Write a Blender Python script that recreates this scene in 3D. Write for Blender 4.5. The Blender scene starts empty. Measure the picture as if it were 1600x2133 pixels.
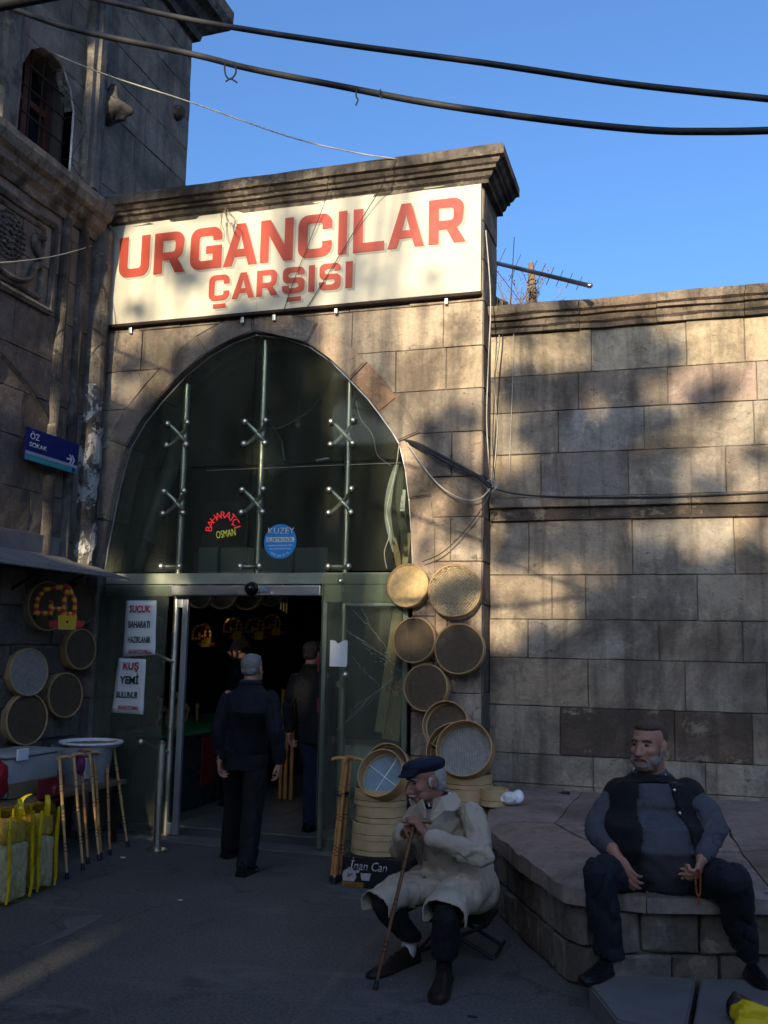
import bpy, bmesh, math, random
from mathutils import Vector, Matrix, noise
sc = bpy.context.scene
COL = sc.collection
R_ = math.radians
# ------------------------------------------------------------------ camera, sky, sun
F_PX, PITCH, ROLL, YAW, CAM_H = 2000.0, R_(8.0), R_(1.1), R_(17.2), 1.65
_f0 = Vector((-math.sin(YAW), math.cos(YAW), 0)); _r0 = Vector((math.cos(YAW), math.sin(YAW), 0)); _u0 = Vector((0, 0, 1))
C_FWD = _f0*math.cos(PITCH) + _u0*math.sin(PITCH)
_up = _u0*math.cos(PITCH) - _f0*math.sin(PITCH)
C_RIGHT = _r0*math.cos(ROLL) + _up*math.sin(ROLL)
C_UP = _up*math.cos(ROLL) - _r0*math.sin(ROLL)
C_POS = Vector((0, 0, CAM_H))
cd = bpy.data.cameras.new('camera'); cam = bpy.data.objects.new('camera', cd); COL.objects.link(cam)
cam.matrix_world = Matrix(((C_RIGHT.x, C_UP.x, -C_FWD.x, 0), (C_RIGHT.y, C_UP.y, -C_FWD.y, 0), (C_RIGHT.z, C_UP.z, -C_FWD.z, CAM_H), (0, 0, 0, 1)))
cd.sensor_fit = 'VERTICAL'; cd.sensor_height = 36; cd.lens = F_PX/2133*36; cd.clip_start = .05; cd.clip_end = 2000
sc.camera = cam

SUN_EL, SUN_AZ = R_(16.0), R_(-2.5)          # azimuth: heading of the light, from +Y, negative to the left
SUN_T = Vector((math.sin(SUN_AZ)*math.cos(SUN_EL), math.cos(SUN_AZ)*math.cos(SUN_EL), -math.sin(SUN_EL)))
w = bpy.data.worlds.new('World'); sc.world = w; w.use_nodes = True
nt = w.node_tree; nt.nodes.clear()
sky = nt.nodes.new('ShaderNodeTexSky'); sky.sky_type = 'NISHITA'; sky.sun_disc = False
sky.sun_elevation = SUN_EL; sky.sun_rotation = math.pi - SUN_AZ
sky.air_density = 1.0; sky.dust_density = 4.2; sky.ozone_density = 6.5
bg = nt.nodes.new('ShaderNodeBackground'); bg.inputs[1].default_value = .15
wo = nt.nodes.new('ShaderNodeOutputWorld')
nt.links.new(sky.outputs[0], bg.inputs[0]); nt.links.new(bg.outputs[0], wo.inputs[0])
sl = bpy.data.lights.new('sun', 'SUN'); sl.energy = 4.3; sl.angle = R_(.6); sl.color = (1.0, .85, .60)
sun = bpy.data.objects.new('sun', sl); COL.objects.link(sun)
sun.rotation_euler = SUN_T.to_track_quat('-Z', 'Y').to_euler()
sc.view_settings.view_transform = 'Standard'; sc.view_settings.look = 'None'
sc.view_settings.exposure = 1.05; sc.view_settings.gamma = 1
sc.cycles.use_denoising = True
sc.cycles.max_bounces = 8; sc.cycles.transparent_max_bounces = 24
sc.cycles.sample_clamp_indirect = 4.0

# ------------------------------------------------------------------ geometry of the place
Y0 = 7.5            # face of the gate
YR = 7.82           # face of the side wall
XL = -5.093         # face of the left building
def ray(px, py):
    return C_RIGHT*((px-800)/F_PX) - C_UP*((py-1066.5)/F_PX) + C_FWD
def hit(px, py, axis, val):
    d = ray(px, py); t = (val - C_POS[axis])/d[axis]
    return C_POS + d*t
def atY(px, py, y): return hit(px, py, 1, y)
def atX(px, py, x): return hit(px, py, 0, x)
def atZ(px, py, z): return hit(px, py, 2, z)

# ------------------------------------------------------------------ materials
def srgb(r, g, b):
    f = lambda c: (c/255/12.92) if c/255 <= .04045 else ((c/255+.055)/1.055)**2.4
    return (f(r), f(g), f(b))
class NT:
    def __init__(s, name):
        s.m = bpy.data.materials.new(name); s.m.use_nodes = True; s.t = s.m.node_tree; s.t.nodes.clear()
        s.out = s.n('ShaderNodeOutputMaterial')
    def n(s, typ, **kw):
        nd = s.t.nodes.new(typ)
        for k, v in kw.items(): setattr(nd, k, v)
        return nd
    def l(s, a, b): s.t.links.new(a, b)
    def coord(s, which='Object'): return s.n('ShaderNodeTexCoord').outputs[which]
    def noise(s, vec, scale, detail=5, rough=.6, dist=0):
        nd = s.n('ShaderNodeTexNoise'); nd.inputs['Scale'].default_value = scale; nd.inputs['Detail'].default_value = detail
        nd.inputs['Roughness'].default_value = rough; nd.inputs['Distortion'].default_value = dist
        s.l(vec, nd.inputs['Vector']); return nd.outputs['Fac']
    def ramp(s, fac, stops):
        nd = s.n('ShaderNodeValToRGB'); e = nd.color_ramp.elements
        while len(e) < len(stops): e.new(.5)
        for i, (p, c) in enumerate(stops):
            e[i].position = p; e[i].color = (c[0], c[1], c[2], 1) if not isinstance(c, (int, float)) else (c, c, c, 1)
        s.l(fac, nd.inputs[0]); return nd.outputs[0]
    def mix(s, fac, a, b, mode='MIX'):
        nd = s.n('ShaderNodeMix', data_type='RGBA', blend_type=mode)
        for i, v in ((0, fac), (6, a), (7, b)):
            if hasattr(v, 'is_linked'): s.l(v, nd.inputs[i])
            elif isinstance(v, (int, float)) and i == 0: nd.inputs[0].default_value = v
            else: nd.inputs[i].default_value = (v[0], v[1], v[2], 1)
        return nd.outputs[2]
    def math(s, op, a, b=None):
        nd = s.n('ShaderNodeMath', operation=op)
        for i, v in ((0, a), (1, b)):
            if v is None: continue
            if hasattr(v, 'is_linked'): s.l(v, nd.inputs[i])
            else: nd.inputs[i].default_value = v
        return nd.outputs[0]
    def scalevec(s, vec, sx, sy, sz, rot=(0, 0, 0)):
        nd = s.n('ShaderNodeMapping'); nd.inputs['Scale'].default_value = (sx, sy, sz); nd.inputs['Rotation'].default_value = rot
        s.l(vec, nd.inputs['Vector']); return nd.outputs[0]
    def bump(s, h, strength, dist=.01):
        nd = s.n('ShaderNodeBump'); nd.inputs['Strength'].default_value = strength; nd.inputs['Distance'].default_value = dist
        s.l(h, nd.inputs['Height']); return nd.outputs[0]
    def bsdf(s, col, rough=.8, metal=0, normal=None, spec=.4, **kw):
        b = s.n('ShaderNodeBsdfPrincipled')
        if hasattr(col, 'is_linked'): s.l(col, b.inputs['Base Color'])
        else: b.inputs['Base Color'].default_value = (*col, 1)
        if hasattr(rough, 'is_linked'): s.l(rough, b.inputs['Roughness'])
        else: b.inputs['Roughness'].default_value = rough
        b.inputs['Metallic'].default_value = metal; b.inputs['Specular IOR Level'].default_value = spec
        if normal is not None: s.l(normal, b.inputs['Normal'])
        for k, v in kw.items(): b.inputs[k].default_value = v
        return b.outputs[0]
    def done(s, sh): s.l(sh, s.out.inputs[0]); return s.m
def plain(name, col, rough=.7, metal=0, var=.25, scale=14, bump=.15, bscale=60, spec=.3, world=True, sheen=0):
    t = NT(name); v = t.coord('Object')
    n1 = t.noise(v, scale, 6, .65); f = t.ramp(n1, [(.25, 1-var), (.75, 1+var*.6)])
    c = t.mix(1.0, (*col,), f, 'MULTIPLY')
    nb = t.bump(t.noise(v, bscale, 4, .6), bump, .004) if bump else None
    r = t.ramp(t.noise(v, scale*2.3, 3), [(.2, max(.02, rough-.12)), (.8, min(1, rough+.1))])
    return t.done(t.bsdf(c, r, metal, nb, spec))
def stone(name, grime=.55, pale=.35, pink=.2, scale=1.0, dark=(.056, .047, .039)):
    """ashlar: each block's own colour comes from the 'tone' attribute; stains, scabs, pits and streaks on top"""
    t = NT(name); v = t.coord('Object')
    a = t.n('ShaderNodeAttribute', attribute_name='tone').outputs['Color']
    big = t.noise(t.scalevec(v, 1, 1, .8), 1.25*scale, 8, .66, .5)
    fine = t.noise(v, 34*scale, 6, .72)
    med = t.noise(v, 6*scale, 8, .72, .7)
    wear = t.noise(t.scalevec(v, 1, 1, 1.5), 2.6*scale, 9, .72, .4)
    c = t.mix(1.0, a, t.ramp(med, [(.28, .76), (.5, 1.0), (.70, 1.14)]), 'MULTIPLY')
    c = t.mix(t.ramp(wear, [(.50, 0.0), (.56, pink), (.75, pink)]), c, (.27, .19, .145))
    c = t.mix(t.ramp(t.noise(t.scalevec(v, 1, 1, 1.3), 3.4*scale, 9, .74, .3), [(.555, 0.0), (.60, pale), (.8, pale)]), c, (.46, .385, .27))
    c = t.mix(t.ramp(big, [(.36, min(1, grime*1.25)), (.46, grime*.7), (.52, grime*.12), (.62, 0.0)]), c, dark)
    streak = t.noise(t.scalevec(v, 5.5, 5.5, .5), 1.4*scale, 6, .62, .3)
    c = t.mix(t.ramp(streak, [(.50, 0.0), (.60, grime*.5), (.72, grime*1.1)]), c, dark)
    scab = t.ramp(t.noise(t.scalevec(v, 1, 1, 1.8), 8.5*scale, 8, .75, .4), [(.60, 0.0), (.655, grime)])
    c = t.mix(scab, c, (dark[0]*.9, dark[1]*.85, dark[2]*.8))
    c = t.mix(1.0, c, t.ramp(fine, [(.25, .74), (.5, 1.0), (.8, 1.12)]), 'MULTIPLY')
    vor = t.n('ShaderNodeTexVoronoi', feature='F1'); vor.inputs['Scale'].default_value = 13*scale; t.l(t.scalevec(v, 1, 1, 1.6), vor.inputs['Vector'])
    pit = t.ramp(t.math('ADD', vor.outputs['Distance'], t.math('MULTIPLY', fine, .25)), [(.15, 0.0), (.22, 1.0)])
    sel = t.ramp(t.noise(v, 4.3*scale, 3), [(.47, 1.0), (.55, 0.0)])
    pitm = t.math('MAXIMUM', pit, sel)
    c = t.mix(pitm, (.05, .042, .036), c)
    h = t.math('ADD', t.math('MULTIPLY', fine, .5), t.math('MULTIPLY', med, .9))
    h = t.math('ADD', h, t.math('MULTIPLY', pitm, .5)); h = t.math('ADD', h, t.math('MULTIPLY', wear, 1.2))
    return t.done(t.bsdf(c, .92, 0, t.bump(h, .8, .018), .15))
M = {}
M['stone'] = stone('weathered_ashlar', .62, .5, .35)
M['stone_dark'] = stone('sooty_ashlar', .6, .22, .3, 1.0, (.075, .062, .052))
M['stone_trim'] = stone('weathered_moulding', .8, .35, .15, 1.5, (.035, .031, .027))
M['paving'] = stone('worn_paving', .35, .12, .2, 1.3)
M['mortar'] = plain('mortar', (.13, .112, .092), .95)
M['chrome'] = plain('polished_steel', (.70, .66, .54), .42, 1, .05, 2, 0, 30)
M['steel'] = plain('brushed_steel', (.42, .43, .43), .34, 1, .12, 3, 0, 90)
M['alu'] = plain('aluminium_profile', (.46, .49, .50), .4, .8, .12, 8, .04)
M['header'] = plain('painted_header_rail', (.24, .26, .20), .5, .1, .25, 4, .06)
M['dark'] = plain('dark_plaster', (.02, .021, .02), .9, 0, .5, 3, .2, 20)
M['black'] = plain('black_rubber', (.012, .012, .013), .6, 0, .3)
M['cable'] = plain('black_cable', (.03, .03, .033), .6, 0, .3, 20, .1)
M['cable_white'] = plain('grey_cable', (.38, .36, .31), .6, 0, .3, 20, .1)
M['wood'] = plain('bent_beech', (.50, .30, .13), .55, 0, .28, 9, .12, 50)
M['wood_pale'] = plain('pale_beech', (.47, .33, .17), .6, 0, .25, 9, .12, 50)
M['cane'] = plain('varnished_cane', (.42, .20, .06), .38, 0, .35, 16, .1)
M['cane_pale'] = plain('pale_cane', (.52, .30, .11), .42, 0, .35, 16, .1)
M['char'] = plain('burnt_ring', (.03, .018, .01), .7)
M['paper'] = plain('white_paper', (.62, .62, .60), .8, 0, .06, 5, .1, 12)
M['red'] = plain('red_paint', (.31, .038, .021), .5, 0, .12, 6, .03)
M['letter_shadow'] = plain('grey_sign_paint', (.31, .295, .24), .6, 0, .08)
M['sign'] = plain('sign_sheet', (.49, .455, .355), .55, 0, .17, 2.2, .06, 5)
M['ink'] = plain('dark_ink', (.02, .035, .035), .7, 0, .1)
M['ink_red'] = plain('red_ink', (.42, .025, .05), .7, 0, .1)
M['white'] = plain('white_paint', (.75, .76, .78), .6, 0, .08)
M['navy_sign'] = plain('navy_enamel', (.012, .018, .14), .35, 0, .15, 5, .02)
M['teal_sign'] = plain('teal_enamel', (.05, .27, .31), .4, 0, .12, 5, .02)
M['sticker'] = plain('blue_sticker', (.02, .26, .62), .45, 0, .1, 5, .02)
M['iron'] = plain('rusty_iron', (.035, .022, .018), .8, .3, .4, 25, .2)
M['wood_red'] = plain('red_brown_timber', (.12, .04, .026), .7, 0, .35, 7, .2)
M['winglass'] = plain('dusty_pane', (.012, .014, .018), .2, 0, .3, 3, 0, 10, .5)
M['rust'] = plain('weathered_wood', (.17, .12, .075), .85, 0, .4, 9, .3)
M['board'] = plain('grey_board', (.17, .165, .165), .85, 0, .35, 5, .25, 30)
M['plastic'] = plain('milky_plastic', (.36, .36, .36), .45, 0, .12, 6, .05)
M['toy_red'] = plain('toy_red', (.40, .02, .02), .4, 0, .1)
M['toy_yellow'] = plain('toy_yellow', (.50, .30, .015), .4, 0, .1)
M['green'] = plain('green_felt', (.02, .22, .07), .95, 0, .35, 20, .3)
M['maroon'] = plain('maroon_panel', (.17, .015, .02), .6, 0, .2)
M['purple'] = plain('purple_bag', (.14, .03, .10), .6, 0, .2)
M['sack'] = plain('woven_sack', (.46, .47, .42), .9, 0, .25, 12, .3, 120)
M['foliage'] = plain('leaf', (.07, .085, .03), .7, 0, .4, 3, 0)
M['bark'] = plain('bark', (.10, .075, .055), .95, 0, .4, 8, .5, 20)
M['dry'] = plain('dry_stem', (.22, .165, .105), .9, 0, .35, 10, 0)
M['render'] = plain('house_render', (.24, .20, .16), .95, 0, .3, .8, .2, 8)
M['roof'] = plain('clay_roof', (.20, .08, .05), .9, 0, .35, 3, .3, 12)
M['skin'] = plain('skin', (.33, .165, .115), .55, 0, .16, 22, .12, 90)
M['skin_old'] = plain('aged_skin', (.26, .125, .085), .6, 0, .2, 25, .2, 70)
M['hair_grey'] = plain('grey_hair', (.33, .32, .31), .8, 0, .4, 60, .5, 140)
M['hair_dim'] = plain('dim_grey_hair', (.17, .165, .16), .85, 0, .4, 60, .5, 140)
M['coat_seam'] = plain('coat_seam', (.22, .17, .115), .9)
M['hair_brown'] = plain('greying_brown_hair', (.07, .045, .034), .8, 0, .4, 60, .5, 140)
M['beard'] = plain('grey_stubble', (.20, .165, .148), .85, 0, .35, 80, .4, 160)
M['coat'] = plain('beige_raincoat', (.385, .32, .245), .85, 0, .12, 7, .12, 120)
M['navy'] = plain('navy_wool', (.010, .014, .034), .95, 0, .3, 14, .3, 150)
M['navy2'] = plain('navy_suit', (.0055, .0065, .012), .9, 0, .25, 8, .2, 120)
M['black_cloth'] = plain('black_cloth', (.0075, .0075, .010), .9, 0, .25, 10, .2, 120)
M['knit'] = plain('charcoal_knit', (.062, .066, .080), .95, 0, .2, 30, .5, 170)
M['knit_dark'] = plain('dark_knit', (.028, .030, .038), .95, 0, .2, 30, .5, 170)
M['leather'] = plain('black_leather', (.010, .009, .010), .32, 0, .3, 12, .1)
M['leather_brown'] = plain('dark_brown_leather', (.022, .015, .013), .36, 0, .3, 12, .1)
M['shirt'] = plain('pale_shirt', (.55, .58, .66), .8, 0, .08)
M['sock'] = plain('pale_sock', (.48, .47, .48), .9, 0, .1)
M['jeans'] = plain('dark_denim', (.010, .014, .036), .9, 0, .25)
M['beads'] = plain('amber_beads', (.22, .05, .015), .3, 0, .2)
M['eye'] = plain('dark_eye', (.02, .015, .012), .2, 0, 0)
M['bag_white'] = plain('white_plastic', (.72, .72, .75), .45, 0, .1)
def glass_mat(name, tint=(.72, .80, .74), gloss=.09, dust=.05, dustcol=(.55, .62, .42), streaks=True):
    t = NT(name); v = t.coord('Object')
    tr = t.n('ShaderNodeBsdfTransparent'); tr.inputs[0].default_value = (*tint, 1)
    gl = t.n('ShaderNodeBsdfGlossy'); gl.inputs['Roughness'].default_value = .03; gl.inputs[0].default_value = (.9, .95, .92, 1)
    df = t.n('ShaderNodeBsdfDiffuse'); df.inputs[0].default_value = (*dustcol, 1)
    fr = t.n('ShaderNodeFresnel'); fr.inputs['IOR'].default_value = 1.5
    m1 = t.n('ShaderNodeMixShader'); t.l(t.math('MULTIPLY', fr.outputs[0], gloss/.04), m1.inputs[0]); t.l(tr.outputs[0], m1.inputs[1]); t.l(gl.outputs[0], m1.inputs[2])
    d = t.ramp(t.noise(t.scalevec(v, 2.2, 2.2, .7), 1.6, 6, .65, .4), [(.3, dust*.35), (.7, dust*1.6)])
    if streaks:
        d = t.math('ADD', d, t.ramp(t.noise(t.scalevec(v, 14, 14, .25), 2, 4, .6), [(.55, 0.0), (.75, dust*1.0)]))
    m2 = t.n('ShaderNodeMixShader'); t.l(d, m2.inputs[0]); t.l(m1.outputs[0], m2.inputs[1]); t.l(df.outputs[0], m2.inputs[2])
    return t.done(m2.outputs[0])
M['glass'] = glass_mat('dusty_green_glass', (.76, .80, .77), .006, .034, (.40, .42, .32))
M['glass_low'] = glass_mat('dusty_lower_glass', (.78, .82, .78), .03, .085, (.42, .45, .34))
M['clear'] = glass_mat('clear_film', (.9, .9, .9), .12, .10, (.7, .7, .72))
def emit(name, col, strength):
    t = NT(name); e = t.n('ShaderNodeEmission'); e.inputs[0].default_value = (*col, 1); e.inputs[1].default_value = strength
    return t.done(e.outputs[0])
M['led_red'] = emit('red_led', (1, .03, .05), .75)
M['led_yellow'] = emit('yellow_led', (.75, .8, .12), .40)
def weave(name, col, pitch=.012, hole=.35, dark=(.05, .04, .03), diag=True, var=.3):
    """woven strips with real gaps between them; the mesh lies in local XY"""
    t = NT(name); v = t.coord('Object')
    def strips(rot):
        w_ = t.n('ShaderNodeTexWave', wave_type='BANDS', bands_direction='X', wave_profile='SIN'); w_.inputs['Scale'].default_value = 1.0/pitch*.314
        w_.inputs['Distortion'].default_value = .6; w_.inputs['Detail'].default_value = 1; w_.inputs['Detail Scale'].default_value = .6
        t.l(t.scalevec(v, 1, 1, 1, (0, 0, rot)), w_.inputs['Vector']); return w_.outputs['Fac']
    a, b = strips(R_(32 if diag else 0)), strips(R_(122 if diag else 90))
    mx = t.math('MAXIMUM', a, b)
    mask = t.ramp(mx, [(max(0, hole-.06), 0.0), (hole+.06, 1.0)])
    nz = t.noise(v, 22, 5, .7)
    c = t.mix(t.ramp(nz, [(.3, 0.0), (.7, 1.0)]), tuple(x*(1-var) for x in col), tuple(min(1, x*(1+var)) for x in col))
    c = t.mix(t.ramp(a, [(.3, .35), (.9, 0.0)]), c, dark)
    sh = t.bsdf(c, .7, 0, t.bump(mx, .5, .003), .3)
    tr = t.n('ShaderNodeBsdfTransparent'); m = t.n('ShaderNodeMixShader')
    t.l(mask, m.inputs[0]); t.l(tr.outputs[0], m.inputs[1]); t.l(sh, m.inputs[2])
    return t.done(m.outputs[0])
M['weave_straw'] = weave('straw_weave', (.50, .36, .17), .012, .12, (.28, .16, .06))
def holes_mat(name, col, pitch):
    t = NT(name); v = t.coord('Object'); vo = t.n('ShaderNodeTexVoronoi', feature='F1'); vo.inputs['Scale'].default_value = 1/pitch; vo.inputs['Randomness'].default_value = .28
    t.l(t.scalevec(v, 1, 1.15, 0, (0, 0, .5)), vo.inputs['Vector']); mask = t.ramp(vo.outputs['Distance'], [(.36, 0.0), (.46, 1.0)])
    c = t.mix(t.ramp(t.noise(v, 22, 5, .7), [(.3, 0.0), (.7, 1.0)]), tuple(x*.7 for x in col), tuple(x*1.3 for x in col))
    sh = t.bsdf(c, .7, 0, None, .3); tr = t.n('ShaderNodeBsdfTransparent'); m = t.n('ShaderNodeMixShader'); t.l(mask, m.inputs[0]); t.l(tr.outputs[0], m.inputs[1]); t.l(sh, m.inputs[2])
    return t.done(m.outputs[0])
M['weave_cane'] = holes_mat('open_cane_weave', (.46, .35, .19), .018)
M['weave_gut'] = weave('brown_gut_mesh', (.105, .072, .042), .010, .22, (.03, .02, .014))
M['weave_wire'] = weave('grey_wire_mesh', (.27, .26, .24), .012, .20, (.10, .10, .10), False)
M['weave_blue'] = plain('blue_film', (.17, .26, .30), .5, 0, .3, 9, .1)
def yellow_bag_mat():
    """thin see-through yellow plastic, crinkled"""
    t = NT('yellow_net_plastic'); v = t.coord('Object')
    n = t.noise(t.scalevec(v, 1, 1, .55), 30, 8, .8, 1.8); b = t.bump(n, 1.0, .05)
    sh = t.bsdf(t.ramp(n, [(.35, (.52, .36, .01)), (.65, (.66, .52, .05))]), .18, 0, b, .7)
    tr = t.n('ShaderNodeBsdfTransparent'); tr.inputs[0].default_value = (.99, .95, .76, 1); m = t.n('ShaderNodeMixShader')
    t.l(t.ramp(t.noise(t.scalevec(v, 1, 1, .3), 22, 6, .75, 1.0), [(.46, .05), (.64, .50)]), m.inputs[0]); t.l(tr.outputs[0], m.inputs[1]); t.l(sh, m.inputs[2])
    return t.done(m.outputs[0])
M['yellow_bag'] = yellow_bag_mat()
def pack_mat(name, c0, c1):
    t = NT(name); v = t.coord('Object'); n = t.noise(t.scalevec(v, 1, 1, .6), 24, 7, .75, 1.2)
    return t.done(t.bsdf(t.ramp(n, [(.38, c0), (.62, c1)]), .22, .05, t.bump(n, 1.0, .03), .7))
M['silver_pack'] = pack_mat('silver_pack', (.50, .51, .52), (.85, .85, .84)); M['gold_pack'] = pack_mat('gold_pack', (.62, .40, .06), (.88, .68, .24))
M['yellow_plain'] = plain('yellow_plastic', (.62, .45, .01), .35, 0, .15, 6, .3, 20)
def asphalt():
    t = NT('asphalt'); v = t.coord('Object')
    big = t.noise(v, .7, 6, .6, .3); fine = t.noise(v, 60, 3, .6); mid = t.noise(v, 9, 6, .7)
    c = t.ramp(big, [(.3, (.076, .070, .064)), (.7, (.112, .104, .096))])
    c = t.mix(1.0, c, t.ramp(fine, [(.3, .6), (.7, 1.35)]), 'MULTIPLY')
    c = t.mix(t.ramp(mid, [(.58, 0.0), (.72, .45)]), c, (.12, .115, .11))
    wv = t.n('ShaderNodeVectorMath', operation='ADD'); t.l(v, wv.inputs[0]); nz = t.n('ShaderNodeTexNoise'); nz.inputs['Scale'].default_value = 2.2; nz.inputs['Detail'].default_value = 6; t.l(v, nz.inputs['Vector']); t.l(nz.outputs['Color'], wv.inputs[1])
    ck = t.n('ShaderNodeTexVoronoi', feature='DISTANCE_TO_EDGE'); ck.inputs['Scale'].default_value = .55; t.l(wv.outputs[0], ck.inputs['Vector'])
    c = t.mix(t.ramp(ck.outputs['Distance'], [(.003, .4), (.010, 0.0)]), c, (.022, .021, .02))
    c = t.mix(t.ramp(t.noise(t.scalevec(v, .5, 1.6, 1), 1.3, 7, .7, .8), [(.56, 0.0), (.66, .5)]), c, (.16, .148, .132))
    c = t.mix(t.ramp(t.noise(v, 1.9, 5, .65, .3), [(.60, 0.0), (.68, .55)]), c, (.045, .043, .041))
    sp = t.n('ShaderNodeTexVoronoi'); sp.inputs['Scale'].default_value = 26; t.l(v, sp.inputs['Vector'])
    c = t.mix(t.ramp(sp.outputs['Distance'], [(.06, .8), (.11, 0.0)]), c, (.03, .03, .03))
    return t.done(t.bsdf(c, .9, 0, t.bump(t.math('ADD', fine, mid), .5, .008), .2))
M['asphalt'] = asphalt()
M['asphalt_sunlit'] = plain('sunlit_asphalt_paint', (.115, .112, .108), .95, 0, .3, 20, .4, 60)  # lighter road tone that stands for a sliver of sun
M['worn_paint'] = plain('worn_road_paint', (.17, .15, .125), .9, 0, .4, 20, .3, 60)
M['slab'] = plain('grey_paving', (.135, .128, .122), .9, 0, .3, 4, .3, 40)
# ------------------------------------------------------------------ mesh helpers
def new(): return bmesh.new()
def tone_layer(bm): return bm.loops.layers.float_color.get('tone') or bm.loops.layers.float_color.new('tone')
def paint(bm, faces, col):
    L = tone_layer(bm)
    for f in faces:
        for lp in f.loops: lp[L] = (*col, 1)
def face(bm, vs):
    try: return bm.faces.new(vs)
    except ValueError: return None
def box(bm, lo, hi, bev=0, rot=None):
    lo, hi = Vector(lo), Vector(hi); c = (lo+hi)/2; s = hi-lo
    m = Matrix.Translation(c) @ (rot.to_4x4() if rot else Matrix.Identity(4)) @ Matrix.Diagonal((*s, 1))
    r = bmesh.ops.create_cube(bm, size=1, matrix=m); vs = r['verts']
    if bev:
        es = list({e for v in vs for e in v.link_edges})
        bmesh.ops.bevel(bm, geom=es, offset=bev, segments=2, affect='EDGES', profile=.6)
    return vs
def frame_of(d):
    d = d.normalized(); a = Vector((0, 0, 1)) if abs(d.z) < .92 else Vector((1, 0, 0))
    x = d.cross(a).normalized(); return x, x.cross(d).normalized()
def tube(bm, pts, r, seg=8, cap=True):
    pts = [Vector(p) for p in pts]; n = len(pts); rings = []
    rr = r if isinstance(r, (list, tuple)) else [r]*n
    px = None
    for i, p in enumerate(pts):
        d = (pts[min(i+1, n-1)] - pts[max(i-1, 0)])
        if d.length < 1e-9: d = Vector((0, 0, 1))
        x, y = frame_of(d)
        if px is not None:
            x = (px - d.normalized()*px.dot(d.normalized()))
            x = x.normalized() if x.length > 1e-6 else frame_of(d)[0]
            y = x.cross(d.normalized()).normalized()
        px = x
        rings.append([bm.verts.new(p + (x*math.cos(2*math.pi*k/seg) + y*math.sin(2*math.pi*k/seg))*rr[i]) for k in range(seg)])
    for a, b in zip(rings, rings[1:]):
        for k in range(seg): face(bm, (a[k], a[(k+1) % seg], b[(k+1) % seg], b[k]))
    if cap:
        face(bm, rings[0][::-1]); face(bm, rings[-1])
    return rings
def spline(pts, n=6):
    pts = [Vector(p) for p in pts]; out = []
    for i in range(len(pts)-1):
        p0, p1, p2, p3 = pts[max(i-1, 0)], pts[i], pts[i+1], pts[min(i+2, len(pts)-1)]
        for k in range(n):
            t = k/n
            out.append(.5*((2*p1) + (p2-p0)*t + (2*p0-5*p1+4*p2-p3)*t*t + (3*p1-p0-3*p2+p3)*t**3))
    out.append(pts[-1]); return out
def ball(bm, c, r, sub=2, scale=(1, 1, 1), rot=None):
    m = Matrix.Translation(Vector(c)) @ (rot.to_4x4() if rot else Matrix.Identity(4)) @ Matrix.Diagonal((*scale, 1))
    return bmesh.ops.create_icosphere(bm, subdivisions=sub, radius=r, matrix=m)['verts']
def lathe(bm, prof, c, axis=(0, 0, 1), seg=28, close=False):
    """prof: (radius, height) pairs along axis"""
    a = Vector(axis).normalized(); x, y = frame_of(a); c = Vector(c); rings = []
    for r, h in prof:
        rings.append([bm.verts.new(c + a*h + (x*math.cos(2*math.pi*k/seg) + y*math.sin(2*math.pi*k/seg))*max(r, 1e-4)) for k in range(seg)])
    pairs = list(zip(rings, rings[1:])) + ([(rings[-1], rings[0])] if close else [])
    for p, q in pairs:
        for k in range(seg): face(bm, (p[k], p[(k+1) % seg], q[(k+1) % seg], q[k]))
    return rings
def prism(bm, poly, y0, y1, axis='Y'):
    """poly of (x, z) pushed from y0 to y1 (axis Y), or (y, z) pushed along X"""
    P = (lambda a, b, d: Vector((a, d, b))) if axis == 'Y' else ((lambda a, b, d: Vector((d, a, b))) if axis == 'X' else (lambda a, b, d: Vector((a, b, d))))
    A = [bm.verts.new(P(a, b, y0)) for a, b in poly]; B = [bm.verts.new(P(a, b, y1)) for a, b in poly]
    n = len(poly); fs = [face(bm, A), face(bm, B[::-1])]
    for i in range(n): fs.append(face(bm, (A[i], B[i], B[(i+1) % n], A[(i+1) % n])))
    return [f for f in fs if f]
def sweep(bm, prof, path, wob=0):
    """profile of (out, up) carried along path of (point, outward) pairs; closed profile"""
    rings = [[bm.verts.new(Vector(p) + Vector(o)*a + Vector((0, 0, b)) + Vector(noise.noise_vector(Vector(p)*3 + Vector((a*9, b*9, 0))))*wob) for a, b in prof] for p, o in path]
    n = len(prof)
    for A, B in zip(rings, rings[1:]):
        for k in range(n): face(bm, (A[k], A[(k+1) % n], B[(k+1) % n], B[k]))
    face(bm, rings[0][::-1]); face(bm, rings[-1])
def link(name, me, mat, parent=None, loc=None):
    o = bpy.data.objects.new(name, me); COL.objects.link(o)
    if mat is not None and not me.materials: me.materials.append(M[mat] if isinstance(mat, str) else mat)
    if parent is not None:
        o.parent = parent
        w_ = Vector((0, 0, 0)); p = parent
        while p is not None: w_ += p.location; p = p.parent
        if not parent.get('_local'): me.transform(Matrix.Translation(-w_))
    return o
def obj(name, bm, mat, parent=None, smooth=False, base=None):
    """one mesh object from a bmesh given in world coordinates (or the parent's own, for things built at the origin)"""
    bmesh.ops.recalc_face_normals(bm, faces=bm.faces)
    me = bpy.data.meshes.new(name); bm.to_mesh(me); bm.free()
    if smooth:
        for p in me.polygons: p.use_smooth = True
        if smooth != 'all':
            try: me.set_sharp_from_angle(angle=R_(smooth if isinstance(smooth, (int, float)) and smooth is not True else 42))
            except Exception: pass
    o = link(name, me, mat, parent)
    if base is not None and parent is None:
        me.transform(Matrix.Translation(-Vector(base))); o.location = base
    return o
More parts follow.
